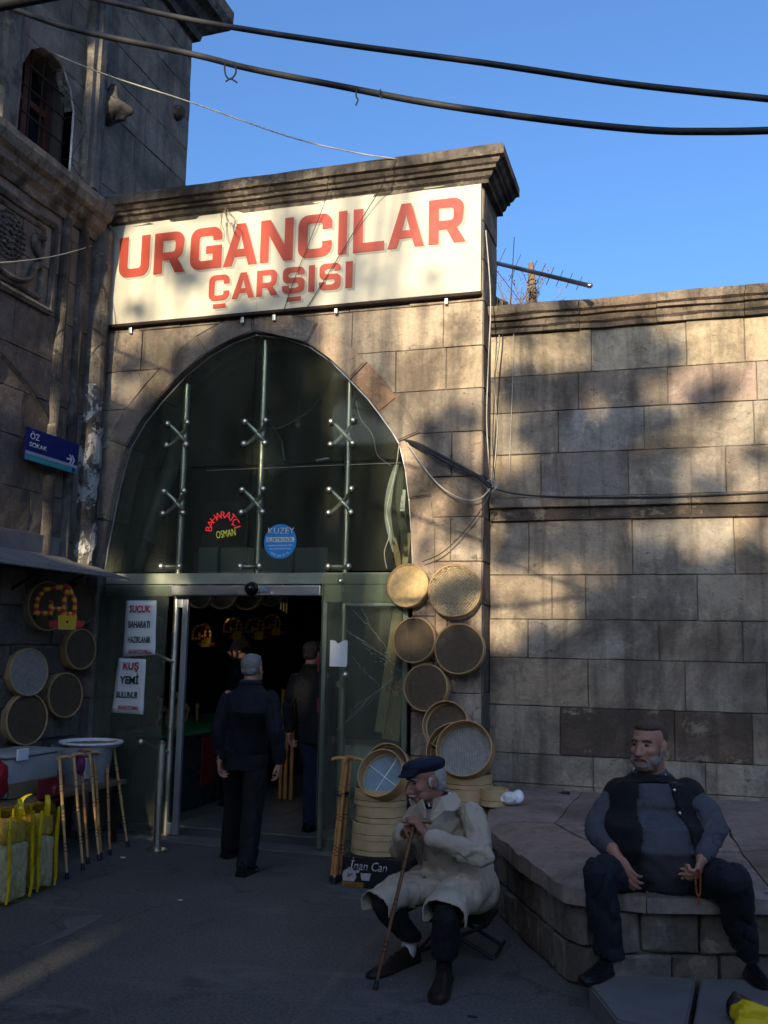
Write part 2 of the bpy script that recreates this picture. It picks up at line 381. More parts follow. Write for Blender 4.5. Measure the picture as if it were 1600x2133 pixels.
def tag(o, label=None, cat=None, group=None, kind=None):
    if label: o['label'] = label
    if cat: o['category'] = cat
    if group: o['group'] = group
    if kind: o['kind'] = kind
    return o
def thing(name, label, cat, loc=(0, 0, 0), group=None):
    o = bpy.data.objects.new(name, None); COL.objects.link(o); o.location = loc; o.empty_display_size = .1
    return tag(o, label, cat, group)
def dup(root, loc, rot=None, label=None, scale=None):
    r = root.copy(); COL.objects.link(r); r.location = loc
    if rot is not None: r.rotation_euler = rot
    if scale: r.scale = scale
    if label: r['label'] = label
    for ch in list(root.children):
        c = ch.copy(); COL.objects.link(c); c.parent = r
        for g in list(ch.children):
            d = g.copy(); COL.objects.link(d); d.parent = c
    return r
def evaluated(o):
    dg = bpy.context.evaluated_depsgraph_get()
    me = bpy.data.meshes.new_from_object(o.evaluated_get(dg)); return me
def scrap(o):
    d = o.data; bpy.data.objects.remove(o)
    if d and d.users == 0 and isinstance(d, bpy.types.Mesh): bpy.data.meshes.remove(d)
def carve(bm, cut):
    """bm minus cut (both closed), returns a new bmesh"""
    out = []
    for b in (bm, cut):
        bmesh.ops.recalc_face_normals(b, faces=b.faces)
        me = bpy.data.meshes.new('tmp'); b.to_mesh(me); b.free(); o = bpy.data.objects.new('tmp', me); COL.objects.link(o); out.append(o)
    md = out[0].modifiers.new('b', 'BOOLEAN'); md.operation = 'DIFFERENCE'; md.object = out[1]; md.solver = 'EXACT'
    me = evaluated(out[0]); r = bmesh.new(); r.from_mesh(me); bpy.data.meshes.remove(me)
    for o in out: scrap(o)
    return r
def meld(bm, voxel, smooth=4, wrinkle=None):
    """one continuous skin over overlapping solids"""
    bmesh.ops.recalc_face_normals(bm, faces=bm.faces)
    me = bpy.data.meshes.new('tmp'); bm.to_mesh(me); bm.free(); o = bpy.data.objects.new('tmp', me); COL.objects.link(o)
    md = o.modifiers.new('r', 'REMESH'); md.mode = 'VOXEL'; md.voxel_size = voxel
    if smooth:
        s = o.modifiers.new('s', 'SMOOTH'); s.factor = .5; s.iterations = smooth
    me = evaluated(o); r = bmesh.new(); r.from_mesh(me); bpy.data.meshes.remove(me); scrap(o)
    if wrinkle:
        r.normal_update()
        for v in r.verts: v.co += v.normal*wrinkle(v.co)
    return r
def shell(bm, th):
    """give an open cloth surface a thickness"""
    me = bpy.data.meshes.new('tmp'); bm.to_mesh(me); bm.free(); o = bpy.data.objects.new('tmp', me); COL.objects.link(o)
    md = o.modifiers.new('s', 'SOLIDIFY'); md.thickness = th; md.offset = -1; md.use_even_offset = False
    me = evaluated(o); r = bmesh.new(); r.from_mesh(me); bpy.data.meshes.remove(me); scrap(o); return r
def text_bm(body, height, bold=0, extr=.0015, width=None, spacing=1.0):
    """flat lettering in XY, centred on the origin, caps 'height' tall, squeezed to 'width'"""
    cu = bpy.data.curves.new('t', 'FONT'); cu.body = body; cu.size = 1; cu.extrude = 0; cu.offset = bold; cu.space_character = spacing; cu.resolution_u = 3
    o = bpy.data.objects.new('t', cu); COL.objects.link(o); me = evaluated(o); bpy.data.objects.remove(o); bpy.data.curves.remove(cu)
    bm = bmesh.new(); bm.from_mesh(me); bpy.data.meshes.remove(me)
    xs = [v.co.x for v in bm.verts]; x0, x1 = min(xs), max(xs)
    k = height/.73; kx = (width/(x1-x0)) if width else k
    for v in bm.verts: v.co = Vector(((v.co.x-(x0+x1)/2)*kx, (v.co.y-.365)*k, 0))
    r = bmesh.ops.extrude_face_region(bm, geom=bm.faces[:])
    for g in r['geom']:
        if isinstance(g, bmesh.types.BMVert): g.co.z += extr
    return bm
def put(bm, origin, right, up):
    """stand a flat XY drawing at origin with its x along right, y along up"""
    r = Vector(right).normalized(); u = Vector(up).normalized(); n = r.cross(u); o = Vector(origin)
    bm.transform(Matrix(((r.x, u.x, n.x, o.x), (r.y, u.y, n.y, o.y), (r.z, u.z, n.z, o.z), (0, 0, 0, 1)))); return bm
def join(a, b):
    me = bpy.data.meshes.new('tmp'); b.to_mesh(me); b.free(); a.from_mesh(me); bpy.data.meshes.remove(me); return a
def outline_bm(loops, extr=.003):
    """2-D outlines (holes allowed) filled and given a little thickness"""
    cu = bpy.data.curves.new('o', 'CURVE'); cu.dimensions = '2D'; cu.fill_mode = 'BOTH'
    for lp in loops:
        s = cu.splines.new('POLY'); s.points.add(len(lp)-1); s.use_cyclic_u = True
        for i, (x, y) in enumerate(lp): s.points[i].co = (x, y, 0, 1)
    o = bpy.data.objects.new('o', cu); COL.objects.link(o); me = evaluated(o); bpy.data.objects.remove(o); bpy.data.curves.remove(cu)
    bm = bmesh.new(); bm.from_mesh(me); bpy.data.meshes.remove(me)
    r = bmesh.ops.extrude_face_region(bm, geom=bm.faces[:])
    for g in r['geom']:
        if isinstance(g, bmesh.types.BMVert): g.co.z += extr
    return bm
# ------------------------------------------------------------------ ashlar
MAPF = lambda y: (lambda u, o, z: Vector((u, y - o, z)))          # a face looking towards the street
MAPL = lambda x: (lambda u, o, z: Vector((x + o, u, z)))          # a face looking along +X
def block(bm, P, u0, u1, z0, z1, depth, col, rng, rough=1.0, cell=.11, gap=.004):
    u0 += gap; u1 -= gap; z0 += gap; z1 -= gap
    if u1-u0 < .03 or z1-z0 < .03: return
    nu = max(2, int((u1-u0)/cell)); nz = max(2, int((z1-z0)/cell)); ch = .0055*rough
    us = [u0, u0+ch*.9] + [u0+ch*.9 + (u1-u0-1.8*ch)*i/nu for i in range(1, nu)] + [u1-ch*.9, u1]
    zs = [z0, z0+ch*.9] + [z0+ch*.9 + (z1-z0-1.8*ch)*i/nz for i in range(1, nz)] + [z1-ch*.9, z1]
    seed = Vector((rng.random()*50, rng.random()*50, rng.random()*50)); tilt = (rng.uniform(-1, 1)*.004*rough, rng.uniform(-1, 1)*.004*rough, rng.uniform(-.5, 1)*.006*rough)
    g = []; L = tone_layer(bm); n0 = len(bm.faces)
    for i, u in enumerate(us):
        row = []
        for j, z in enumerate(zs):
            e = i in (0, len(us)-1) or j in (0, len(zs)-1)
            q = Vector((u*4, z*4, 0)) + seed; nv = noise.noise_vector(q*1.7)
            o = tilt[0]*(u-u0)/(u1-u0) + tilt[1]*(z-z0)/(z1-z0) + tilt[2] + noise.noise(q)*.006*rough - (ch if e else 0) - max(0, noise.noise(q*2.3)-.25)*.02*rough
            du, dz = nv.x*.006*rough, nv.y*.006*rough
            if e: du, dz = -abs(du)*(1 if u > (u0+u1)/2 else -1)*.8, -abs(dz)*(1 if z > (z0+z1)/2 else -1)*.8
            row.append(bm.verts.new(P(u+du, o, z+dz)))
        g.append(row)
    fs = []
    for i in range(len(us)-1):
        for j in range(len(zs)-1): fs.append(face(bm, (g[i][j], g[i+1][j], g[i+1][j+1], g[i][j+1])))
    rim = [g[i][0] for i in range(len(us))] + [g[-1][j] for j in range(1, len(zs))] + [g[i][-1] for i in range(len(us)-2, -1, -1)] + [g[0][j] for j in range(len(zs)-2, 0, -1)]
    back = []
    cs = {id(g[0][0]): (u0, z0), id(g[-1][0]): (u1, z0), id(g[-1][-1]): (u1, z1), id(g[0][-1]): (u0, z1)}
    bk = [bm.verts.new(P(a, -depth, b)) for a, b in ((u0, z0), (u1, z0), (u1, z1), (u0, z1))]
    nU, nZ = len(us)-1, len(zs)-1
    sides = [(rim[0:nU+1], bk[0], bk[1]), (rim[nU:nU+nZ+1], bk[1], bk[2]), (rim[nU+nZ:2*nU+nZ+1], bk[2], bk[3]), (rim[2*nU+nZ:]+[rim[0]], bk[3], bk[0])]
    for vs, a, b in sides: fs.append(face(bm, vs + [b, a]))
    fs.append(face(bm, bk))
    for f in fs:
        if f:
            for lp in f.loops: lp[L] = (*col, 1)
def tones(rng, base, spread=.22, warm=.05):
    k = 1 + rng.uniform(-spread, spread); h = rng.uniform(-warm, warm)
    return (base[0]*k*(1+h), base[1]*k, base[2]*k*(1-h*1.2))
def course(bm, P, z0, z1, joints, depth, rng, base, special=None, rough=1.0, **kw):
    for i in range(len(joints)-1):
        c = tones(rng, base)
        if special:
            s = special((joints[i]+joints[i+1])/2, (z0+z1)/2)
            if s: c = s
        block(bm, P, joints[i], joints[i+1], z0, z1, depth, c, rng, rough, **kw)
# ------------------------------------------------------------------ ground
bm = new(); prism(bm, [(-150, -150), (150, -150), (150, 150), (-150, 150)], -.4, 0, 'Z')
obj('road', bm, 'asphalt').__setitem__('kind', 'structure')
def flat(name, pts, z, mat, th=.004):
    bm = new(); prism(bm, pts, z-th, z, 'Z'); o = obj(name, bm, mat); o['kind'] = 'structure'; return o
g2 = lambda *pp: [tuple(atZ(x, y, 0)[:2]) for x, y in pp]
flat('painted_sun_sliver', g2((40, 1990), (95, 1962), (140, 1935), (132, 1922), (140, 1913), (222, 1905), (190, 1925), (150, 1945)), .004, 'asphalt_sunlit')  # thin sliver of sunlight, painted as a paler patch on the road
# raised pavement of large slabs in front of the stone ledge
PAVE = .1
pav = [[(-.45, 4.85), (-.30, 4.45), (-.02, 4.40), (.03, 5.12), (-.30, 5.10)], [(.0, 4.40), (1.2, 4.3), (1.5, 5.6), (.05, 5.13)],
       [(-.29, 4.43), (-.1, 3.9), (1.1, 3.8), (1.19, 4.28), (-.01, 4.38)], [(1.22, 3.8), (3.2, 3.8), (3.4, 6.2), (1.52, 5.6)]]
bm = new()
for p in pav:
    cx = sum(a for a, b in p)/len(p); cy = sum(b for a, b in p)/len(p)
    p = [(cx+(a-cx)*.994, cy+(b-cy)*.994) for a, b in p]
    fs = prism(bm, p, 0, PAVE, 'Z')
bmesh.ops.bevel(bm, geom=[e for e in bm.edges if all(v.co.z > .03 for v in e.verts)], offset=.009, segments=2, affect='EDGES')
obj('pavement', bm, 'slab')['kind'] = 'structure'
# ------------------------------------------------------------------ gateway
rng = random.Random(4)
ARCH_PX = [(205, 1195), (214, 1140), (225, 1085), (240, 1010), (262, 930), (292, 878), (330, 830), (378, 778), (430, 735), (478, 708), (527, 690), (585, 697), (640, 715), (688, 748), (730, 790), (762, 823), (790, 860), (814, 893), (830, 920), (843, 975), (851, 1040), (856, 1110), (859, 1200)]
ARCH = [(p.x, p.z) for p in (atY(x, y, Y0) for x, y in ARCH_PX)]
def offset_curve(c, d):
    out = []
    for i in range(len(c)):
        a, b = Vector(c[max(0, i-1)]), Vector(c[min(len(c)-1, i+1)]); t = (b-a).normalized(); out.append((c[i][0]-t.y*d, c[i][1]+t.x*d))
    return out
RING = offset_curve(ARCH, .20)
GX0, GX1 = -5.15, -1.50
gate = thing('stone_gateway', 'weathered stone gateway with pointed arch and stepped cornice beneath the big white sign', 'gateway', (GX1, Y0, 0))
base = (.355, .287, .212)
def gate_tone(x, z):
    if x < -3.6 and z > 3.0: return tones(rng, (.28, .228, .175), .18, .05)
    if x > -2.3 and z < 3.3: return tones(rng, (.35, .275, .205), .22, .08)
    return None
bm = new(); P = MAPF(Y0)
zs = [0, .28, .62, .95, 1.30, 1.64, 2.0, 2.34, 2.70, 3.03, 3.40, 3.76, 4.12, 4.50, 4.86, 5.20, 5.54]
for k in range(len(zs)-1):
    js = [GX0]; x = GX0 + rng.uniform(.35, .8)
    while x < GX1-.3: js.append(x); x += rng.uniform(.42, .85)
    if k < 10:
        mid = -1.82 + rng.uniform(-.07, .1); js = [GX0, -2.5, mid, GX1] if k % 2 else [GX0, -2.5, GX1]
    else: js.append(GX1)
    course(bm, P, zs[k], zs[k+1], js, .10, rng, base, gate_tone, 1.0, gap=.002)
cut = new(); prism(cut, [(RING[0][0]-.4 if False else RING[0][0], -.5)] + RING + [(RING[-1][0], -.5)], Y0-.5, Y0+.5)
faceblocks = carve(bm, cut)
# the stone of the jambs below the springing and the ring of voussoirs
vb = new()
nv = len(ARCH)
sp = [0, 2, 4, 6, 8, 10, 12, 14, 16, 18, 20, 22]
for a, b in zip(sp, sp[1:]):
    inner = ARCH[a:b+1]; outer = RING[a:b+1]
    poly = inner + outer[::-1]; cx = sum(p[0] for p in poly)/len(poly); cz = sum(p[1] for p in poly)/len(poly)
    poly = [(cx+(x-cx)*.982, cz+(z-cz)*.985) for x, z in poly]
    pr = rng.uniform(-.004, .012)
    fs = prism(vb, poly, Y0-pr-.004, Y0+.34)
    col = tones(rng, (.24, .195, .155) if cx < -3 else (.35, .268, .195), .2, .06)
    if 14 <= a < 16: col = (.40, .235, .14)
    paint(vb, fs, col)
bmesh.ops.bevel(vb, geom=[e for e in vb.edges if all(v.co.y < Y0+.1 for v in e.verts)], offset=.012, segments=2, affect='EDGES')
for x0, x1 in ((-5.16, ARCH[0][0]), (ARCH[-1][0], RING[-1][0])):
    z = 0
    for z1 in (.4, .8, 1.15, 1.55, 1.9, 2.28):
        if x1 > x0: block(vb, P, x0, x1, z, z1, .34, tones(rng, (.30, .24, .19), .2), rng, 1.0)
        z = z1
join(faceblocks, vb)
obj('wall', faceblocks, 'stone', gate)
core = new(); prism(core, [(GX0, 0), (GX1-.012, 0), (GX1-.012, 5.56), (GX0, 5.56)], Y0+.016, Y0+.6)
cut = new(); off = offset_curve(ARCH, .02); prism(cut, [(off[0][0], -.5)] + off + [(off[-1][0], -.5)], Y0-.5, Y0+1)
obj('mortar', carve(core, cut), 'mortar', gate)
# return face of the gateway, seen edge on
bm = new(); PR = lambda u, o, z: Vector((GX1 + o, u, z))
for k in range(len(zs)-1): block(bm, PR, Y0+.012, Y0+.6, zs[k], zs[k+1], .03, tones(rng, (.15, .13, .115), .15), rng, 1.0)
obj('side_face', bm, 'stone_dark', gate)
def cornice(name, prof, path, parent, rng, base, step=.16, wob=.007, mat='stone_trim'):
    pts = []
    for (p, o), (q, o2) in zip(path, path[1:]):
        n = max(1, int((Vector(q)-Vector(p)).length/step))
        for i in range(n):
            pts.append((Vector(p).lerp(Vector(q), i/n), Vector(o) if i == 0 else ((Vector(q)-Vector(p)).normalized().cross(Vector((0, 0, 1))))))
    pts.append((Vector(path[-1][0]), Vector(path[-1][1])))
    bm = new(); sweep(bm, prof, pts, wob); bm.faces.ensure_lookup_table()
    for f in bm.faces:
        c = f.calc_center_median(); k = 1+.3*noise.noise(Vector((int((c.x+20)/.62)*3.7, int((c.y+20)/.62)*2.1, 0)))
        paint(bm, [f], (base[0]*k, base[1]*k, base[2]*k))
    return obj(name, bm, mat, parent)
CPROF = [(-.3, 5.51), (.055, 5.50), (.055, 5.535), (.085, 5.55), (.10, 5.585), (.13, 5.59), (.13, 5.615), (.155, 5.625), (.175, 5.66), (.205, 5.665), (.205, 5.745), (.19, 5.765), (-.3, 5.80)]
cornice('cornice', CPROF, [((GX0, Y0, 0), (0, -1, 0)), ((GX1, Y0, 0), (1, -1, 0)), ((GX1, Y0+.6, 0), (1, 0, 0))], gate, rng, (.115, .095, .078))
# ------------------------------------------------------------------ side wall to the right
side = thing('stone_wall', 'long dappled ashlar wall with moulded coping right of the gateway', 'wall', (GX1, YR, 0))
XE = 4.2
zrow = [.0, .30, .60, .832, 1.207, 1.584, 1.894, 2.253, 2.70]
zup = [2.888, 3.256, 3.613, 3.926, 4.30]
wx = lambda px, py: atY(px, py, YR).x
rows = {4.1: (738, [1232, 1430, 1552]), 3.77: (812, [1205, 1391, 1577]), 3.43: (895, [1163, 1342, 1571]), 3.07: (985, [1127, 1309, 1512]),
        2.48: (1150, [1102, 1318, 1530]), 2.07: (1245, [1150, 1220, 1453]), 1.74: (1332, [1100, 1373, 1547]), 1.4: (1425, [1225, 1427, 1597]), 1.02: (1525, [1167, 1405, 1567]), .72: (1610, [1236, 1470])}
def joints_for(zm):
    k = min(rows, key=lambda a: abs(a-zm)); py, pxs = rows[k]
    js = [GX1+.002] + [wx(p, py) for p in pxs]; x = js[-1]
    while x < XE: x += rng.uniform(.7, .95); js.append(x)
    return js
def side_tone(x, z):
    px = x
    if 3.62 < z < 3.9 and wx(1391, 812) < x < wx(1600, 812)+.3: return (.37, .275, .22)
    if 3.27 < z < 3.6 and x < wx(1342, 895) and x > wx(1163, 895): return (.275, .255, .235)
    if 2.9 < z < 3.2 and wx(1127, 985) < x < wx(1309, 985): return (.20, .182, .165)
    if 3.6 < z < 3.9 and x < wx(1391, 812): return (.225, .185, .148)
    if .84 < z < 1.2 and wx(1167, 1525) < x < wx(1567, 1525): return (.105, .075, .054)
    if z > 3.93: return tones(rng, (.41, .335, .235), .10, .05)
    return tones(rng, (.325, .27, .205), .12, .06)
bm = new(); P = MAPF(YR)
for a, b in list(zip(zrow, zrow[1:])) + list(zip(zup, zup[1:])):
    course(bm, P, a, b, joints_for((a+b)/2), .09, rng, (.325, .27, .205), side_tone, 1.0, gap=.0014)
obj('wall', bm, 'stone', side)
bm = new(); prism(bm, [(GX1+.02, 0), (XE, 0), (XE, 4.44), (GX1+.02, 4.44)], YR+.018, YR+.45); obj('mortar', bm, 'mortar', side)
bm = new(); x = GX1+.01
while x < XE:
    x2 = min(XE, x+rng.uniform(.75, 1.1)); n0 = set(bm.faces)
    dz = rng.uniform(-.008, .008)
    prism_prof = [(.0, 2.692), (.022, 2.694), (.036, 2.70), (.038, 2.795), (.072, 2.80), (.078, 2.806), (.078, 2.876), (.0, 2.884)]
    n = max(2, int((x2-x)/.12))
    sweep(bm, [(a-.05, z) for a, z in prism_prof], [((x+.003+(x2-x-.006)*i/n, YR-.05, 0), (0, -1, 0)) for i in range(n+1)], .004)
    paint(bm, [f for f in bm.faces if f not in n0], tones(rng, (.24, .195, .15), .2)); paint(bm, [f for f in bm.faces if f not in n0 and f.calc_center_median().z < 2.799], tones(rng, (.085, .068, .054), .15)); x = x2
obj('ledge_band', bm, 'stone', side)
SPROF = [(-.2, 4.30), (.045, 4.295), (.045, 4.33), (.075, 4.345), (.09, 4.385), (.12, 4.39), (.12, 4.415), (.15, 4.43), (.155, 4.50), (.12, 4.515), (-.3, 4.53)]
xs = [GX1+.01, atY(1205, 660, YR-.15).x, atY(1368, 650, YR-.15).x, atY(1553, 635, YR-.15).x, 1.5, 2.4, 3.3, XE]
bm = new()
for a, b in zip(xs, xs[1:]):
    n0 = set(bm.faces); dz = rng.uniform(-.006, .006); dy = rng.uniform(-.012, .012); n = 8
    sweep(bm, [(p+dy, z+dz) for p, z in SPROF], [((a+.002+(b-a-.004)*i/n, YR, 0), (0, -1, 0)) for i in range(n+1)], .013)
    paint(bm, [f for f in bm.faces if f not in n0], tones(rng, (.20, .15, .11), .2))
obj('coping', bm, 'stone_trim', side)
# ------------------------------------------------------------------ stone ledge (bench) along the side wall
ledge = thing('stone_ledge', 'low stone ledge with worn slab top along the foot of the ashlar wall', 'ledge', (-.48, 4.98, 0))
LA, LB, LC0, LC, LD = Vector((-1.46, 7.8, 0)), Vector((-1.22, 6.42, 0)), Vector((-.60, 5.17, 0)), Vector((-.36, 5.01, 0)), Vector((4.2, 6.6, 0))
bm = new()
def along(a, b):
    d = (b-a).normalized(); nrm = Vector((d.y, -d.x, 0)); return (lambda u, o, z: a + d*u + nrm*o + Vector((0, 0, z))), (b-a).length
for (a, b) in ((LA, LB), (LB, LC0), (LC0, LC), (LC, LD)):
    Pm, ln = along(a, b)
    for z0, z1 in ((0, .2), (.2, .405)):
        js = [0]; x = rng.uniform(.15, .4)
        while x < ln-.12: js.append(x); x += rng.uniform(.2, .48)
        js.append(ln); course(bm, Pm, z0, z1, js, .12, rng, (.19, .165, .138), None, 2.4, cell=.05)
obj('riser', bm, 'stone', ledge)
bm = new(); bed = [LA, LB+Vector((.03, 0, 0)), LC0+Vector((.03, .04, 0)), LC+Vector((.03, .04, 0)), LD, Vector((4.2, 7.8, 0))]
prism(bm, [(p.x+.03, p.y+.03) for p in bed], 0, .482, 'Z'); obj('mortar', bm, 'mortar', ledge)
def ztop(x, y): return .50 + max(0, min(.08, (y-5.0)*.03))
def worn(p):
    """the street edge of the bench is worn round"""
    d = 9
    for a, c in ((LA, LB), (LB, LC0), (LC0, LC), (LC, LD)):
        ab = (c-a).normalized(); q = Vector((p.x-a.x, p.y-a.y, 0)); t = max(0, min((c-a).length, q.dot(ab))); d = min(d, (q-ab*t).length)
    return .035*max(0, 1-d/.13)**2*(1+.6*noise.noise(Vector((p.x*4, p.y*4, 0))))
def slab_top(name, quads):
    bm = new()
    for q in quads:
        q = [Vector(p) for p in q]; n = 12; col = tones(rng, (.25, .195, .17), .18, .06); g = []
        th = rng.uniform(-.006, .006)
        for i in range(n+1):
            row = []
            for j in range(n+1):
                s, t = i/n*.99+.005, j/n*.99+.005
                p = q[0].lerp(q[1], s).lerp(q[3].lerp(q[2], s), t)
                e = (1.0 if (i in (0, n) or j in (0, n)) else (.25 if (i in (1, n-1) or j in (1, n-1)) else 0))
                nz = noise.noise(Vector((p.x*3, p.y*3, 1)))*.012
                row.append(bm.verts.new((p.x+noise.noise(Vector((p.x*7, p.y*7, 3)))*.012, p.y+noise.noise(Vector((p.x*7, p.y*7, 8)))*.012, ztop(p.x, p.y)+nz+th-.012*e-worn(p))))
            g.append(row)
        fs = [face(bm, (g[i][j], g[i+1][j], g[i+1][j+1], g[i][j+1])) for i in range(n) for j in range(n)]
        rim = [g[i][0] for i in range(n+1)] + [g[n][j] for j in range(1, n+1)] + [g[i][n] for i in range(n-1, -1, -1)] + [g[0][j] for j in range(n-1, 0, -1)]
        low = [bm.verts.new((v.co.x, v.co.y, .405)) for v in rim]
        fs += [face(bm, (rim[k], rim[(k+1) % len(rim)], low[(k+1) % len(rim)], low[k])) for k in range(len(rim))]; fs.append(face(bm, low))
        paint(bm, [f for f in fs if f], col)
    return obj(name, bm, 'paving', ledge, 60)
O = .045
slab_top('top_slabs', [[(-1.46, 7.8), (-1.25, 6.42), (-.82, 6.52), (-.76, 7.8)], [(-1.25, 6.42), (-.90, 5.64), (-.42, 5.86), (-.82, 6.52)], [(-.90, 5.64), (-.58, 5.04), (-.19, 5.00), (-.42, 5.86)],
                        [(-.19, 5.00), (.42, 5.22), (.30, 6.1), (-.42, 5.86)], [(-.82, 6.52), (-.42, 5.86), (.30, 6.1), (.25, 6.75)], [(-.76, 7.8), (-.82, 6.52), (.25, 6.75), (.2, 7.8)],
                        [(.42, 5.22), (1.3, 5.53), (1.0, 6.6), (.30, 6.1)], [(.2, 7.8), (.30, 6.1), (1.0, 6.6), (.95, 7.8)], [(1.0, 6.6), (1.3, 5.53), (4.2, 6.54), (4.2, 7.2)], [(.95, 7.8), (1.0, 6.6), (4.2, 7.2), (4.2, 7.8)]])
# ------------------------------------------------------------------ building on the left
lb = thing('stone_building', 'dark old stone building with grilled arched window at the left', 'building', (XL, 7, 0))
rng = random.Random(9); P = MAPL(XL); bm = new()
YA, YB = 1.5, 8.85
z = 0; k = 0
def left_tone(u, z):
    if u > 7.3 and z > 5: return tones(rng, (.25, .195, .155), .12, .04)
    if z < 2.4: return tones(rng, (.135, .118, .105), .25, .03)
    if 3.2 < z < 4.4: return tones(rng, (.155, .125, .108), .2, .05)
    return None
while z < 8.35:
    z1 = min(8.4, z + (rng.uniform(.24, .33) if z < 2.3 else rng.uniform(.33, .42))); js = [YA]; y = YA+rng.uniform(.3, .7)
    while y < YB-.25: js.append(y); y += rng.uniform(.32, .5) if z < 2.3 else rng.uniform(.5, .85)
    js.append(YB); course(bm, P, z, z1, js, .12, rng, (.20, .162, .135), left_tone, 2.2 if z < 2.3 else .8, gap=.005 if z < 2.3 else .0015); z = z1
wp = [atX(30, 345, XL), atX(28, 200, XL), atX(38, 118, XL), atX(62, 97, XL), atX(95, 112, XL), atX(125, 150, XL), atX(146, 205, XL), atX(143, 408, XL)]
WY0, WY1, WZ0 = wp[0].y, wp[-1].y, min(wp[0].z, wp[-1].z)-.02
wpoly = [(WY0, WZ0), (WY0, 6.36), (WY0+.10, 6.56), (WY0+.26, 6.68), (WY0+.40, 6.70), (WY0+.54, 6.66), (WY1-.06, 6.52), (WY1, 6.36), (WY1, WZ0)]
cut = new(); prism(cut, wpoly, XL-.5, XL+.3, 'X')
bm = carve(bm, cut)
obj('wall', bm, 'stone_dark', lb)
core = new(); prism(core, [(YA, 0), (YB-.01, 0), (YB-.01, 8.4), (YA, 8.4)], XL-2.5, XL-.02, 'X')
cut = new(); prism(cut, wpoly, XL-.5, XL+.3, 'X'); obj('mortar', carve(core, cut), 'mortar', lb)
bm = new(); PB = lambda u, o, z: Vector((u, YB+.002+o, z))
for k in range(20): course(bm, PB, k*.42, k*.42+.42, [XL-2.4, XL-1.6, XL-.9, XL-.14], .05, rng, (.15, .138, .126), None)
obj('end_face', bm, 'stone_dark', lb)
def vstrip(name, y0, y1, z0, z1, out, half_round=False, rough=.006, col=(.16, .145, .13)):
    bm = new(); n = max(3, int((z1-z0)/.14))
    if half_round:
        prof = [((y0+y1)/2 - (y1-y0)/2*math.cos(math.pi*k/8), out*math.sin(math.pi*k/8)) for k in range(9)]
        prof = [(prof[0][0], -.03)] + prof + [(prof[-1][0], -.03)]
    else: prof = [(y0, -.03), (y0, out*.5), (y0+.02, out), (y1-.02, out), (y1, out*.5), (y1, -.03)]
    rings = []
    for i in range(n+1):
        zz = z0+(z1-z0)*i/n; rings.append([bm.verts.new(Vector((XL+o, y, zz)) + Vector(noise.noise_vector(Vector((y*9, o*9, zz*3))))*rough) for y, o in prof])
    for A, B in zip(rings, rings[1:]):
        for k in range(len(prof)): face(bm, (A[k], A[(k+1) % len(prof)], B[(k+1) % len(prof)], B[k]))
    face(bm, rings[0][::-1]); face(bm, rings[-1]); paint(bm, bm.faces[:], col)
    return obj(name, bm, 'stone_trim', lb)
vstrip('pilaster', 6.95, 7.22, 5.72, 8.4, .07)
vstrip('pilaster', 7.02, 7.14, 5.72, 8.4, .10)
vstrip('pilaster', WY0-.26, WY0-.03, 5.6, 8.4, .05)
vstrip('column', 6.76, 6.88, 2.30, 5.32, .06, True, .008, (.12, .105, .09))
vstrip('column', 7.02, 7.14, 2.30, 5.32, .05, True, .006, (.13, .12, .11))
vstrip('corner_shaft', 7.24, 7.46, 2.3, 5.42, .12, True, .012, (.13, .118, .105))
def flakes():
    t = NT('old_whitewash'); v = t.coord('Object'); n = t.noise(t.scalevec(v, 1, 1, .55), 7, 9, .72, .5)
    z = t.n('ShaderNodeSeparateXYZ'); t.l(v, z.inputs[0])
    m = t.ramp(t.math('ADD', n, t.math('MULTIPLY', t.math('ABSOLUTE', t.math('SUBTRACT', z.outputs['Z'], 3.15)), -.16)), [(.44, 0.0), (.47, 1.0)])
    sh = t.bsdf(t.ramp(t.noise(v, 16, 6, .7), [(.3, (.26, .25, .235)), (.7, (.46, .45, .42))]), .95, 0, None, .2); tr = t.n('ShaderNodeBsdfTransparent'); x = t.n('ShaderNodeMixShader')
    t.l(m, x.inputs[0]); t.l(tr.outputs[0], x.inputs[1]); t.l(sh, x.inputs[2]); return t.done(x.outputs[0])
ww = vstrip('whitewash', 7.232, 7.468, 2.32, 3.95, .130, True, .012); ww.data.materials.clear(); ww.data.materials.append(flakes())
SP = [(-.1, 5.30), (.03, 5.30), (.05, 5.36), (.10, 5.40), (.12, 5.46), (.17, 5.49), (.20, 5.56), (.20, 5.62), (.14, 5.66), (.10, 5.70), (-.1, 5.72)]
cornice('string_course', SP, [((XL, YA, 0), (1, 0, 0)), ((XL, 7.26, 0), (1, 0, 0))], lb, rng, (.17, .155, .135), .14, .010)
TP = [(-.2, 8.36), (.06, 8.37), (.08, 8.45), (.16, 8.50), (.20, 8.58), (.30, 8.62), (.33, 8.72), (.33, 8.86), (.22, 8.95), (-.2, 9.0)]
bm_ = cornice('roof_cornice', TP, [((XL, YA, 0), (1, 0, 0)), ((XL, YB, 0), (1, 1, 0)), ((XL-2.4, YB, 0), (0, 1, 0))], lb, rng, (.10, .09, .085), .2, .014)
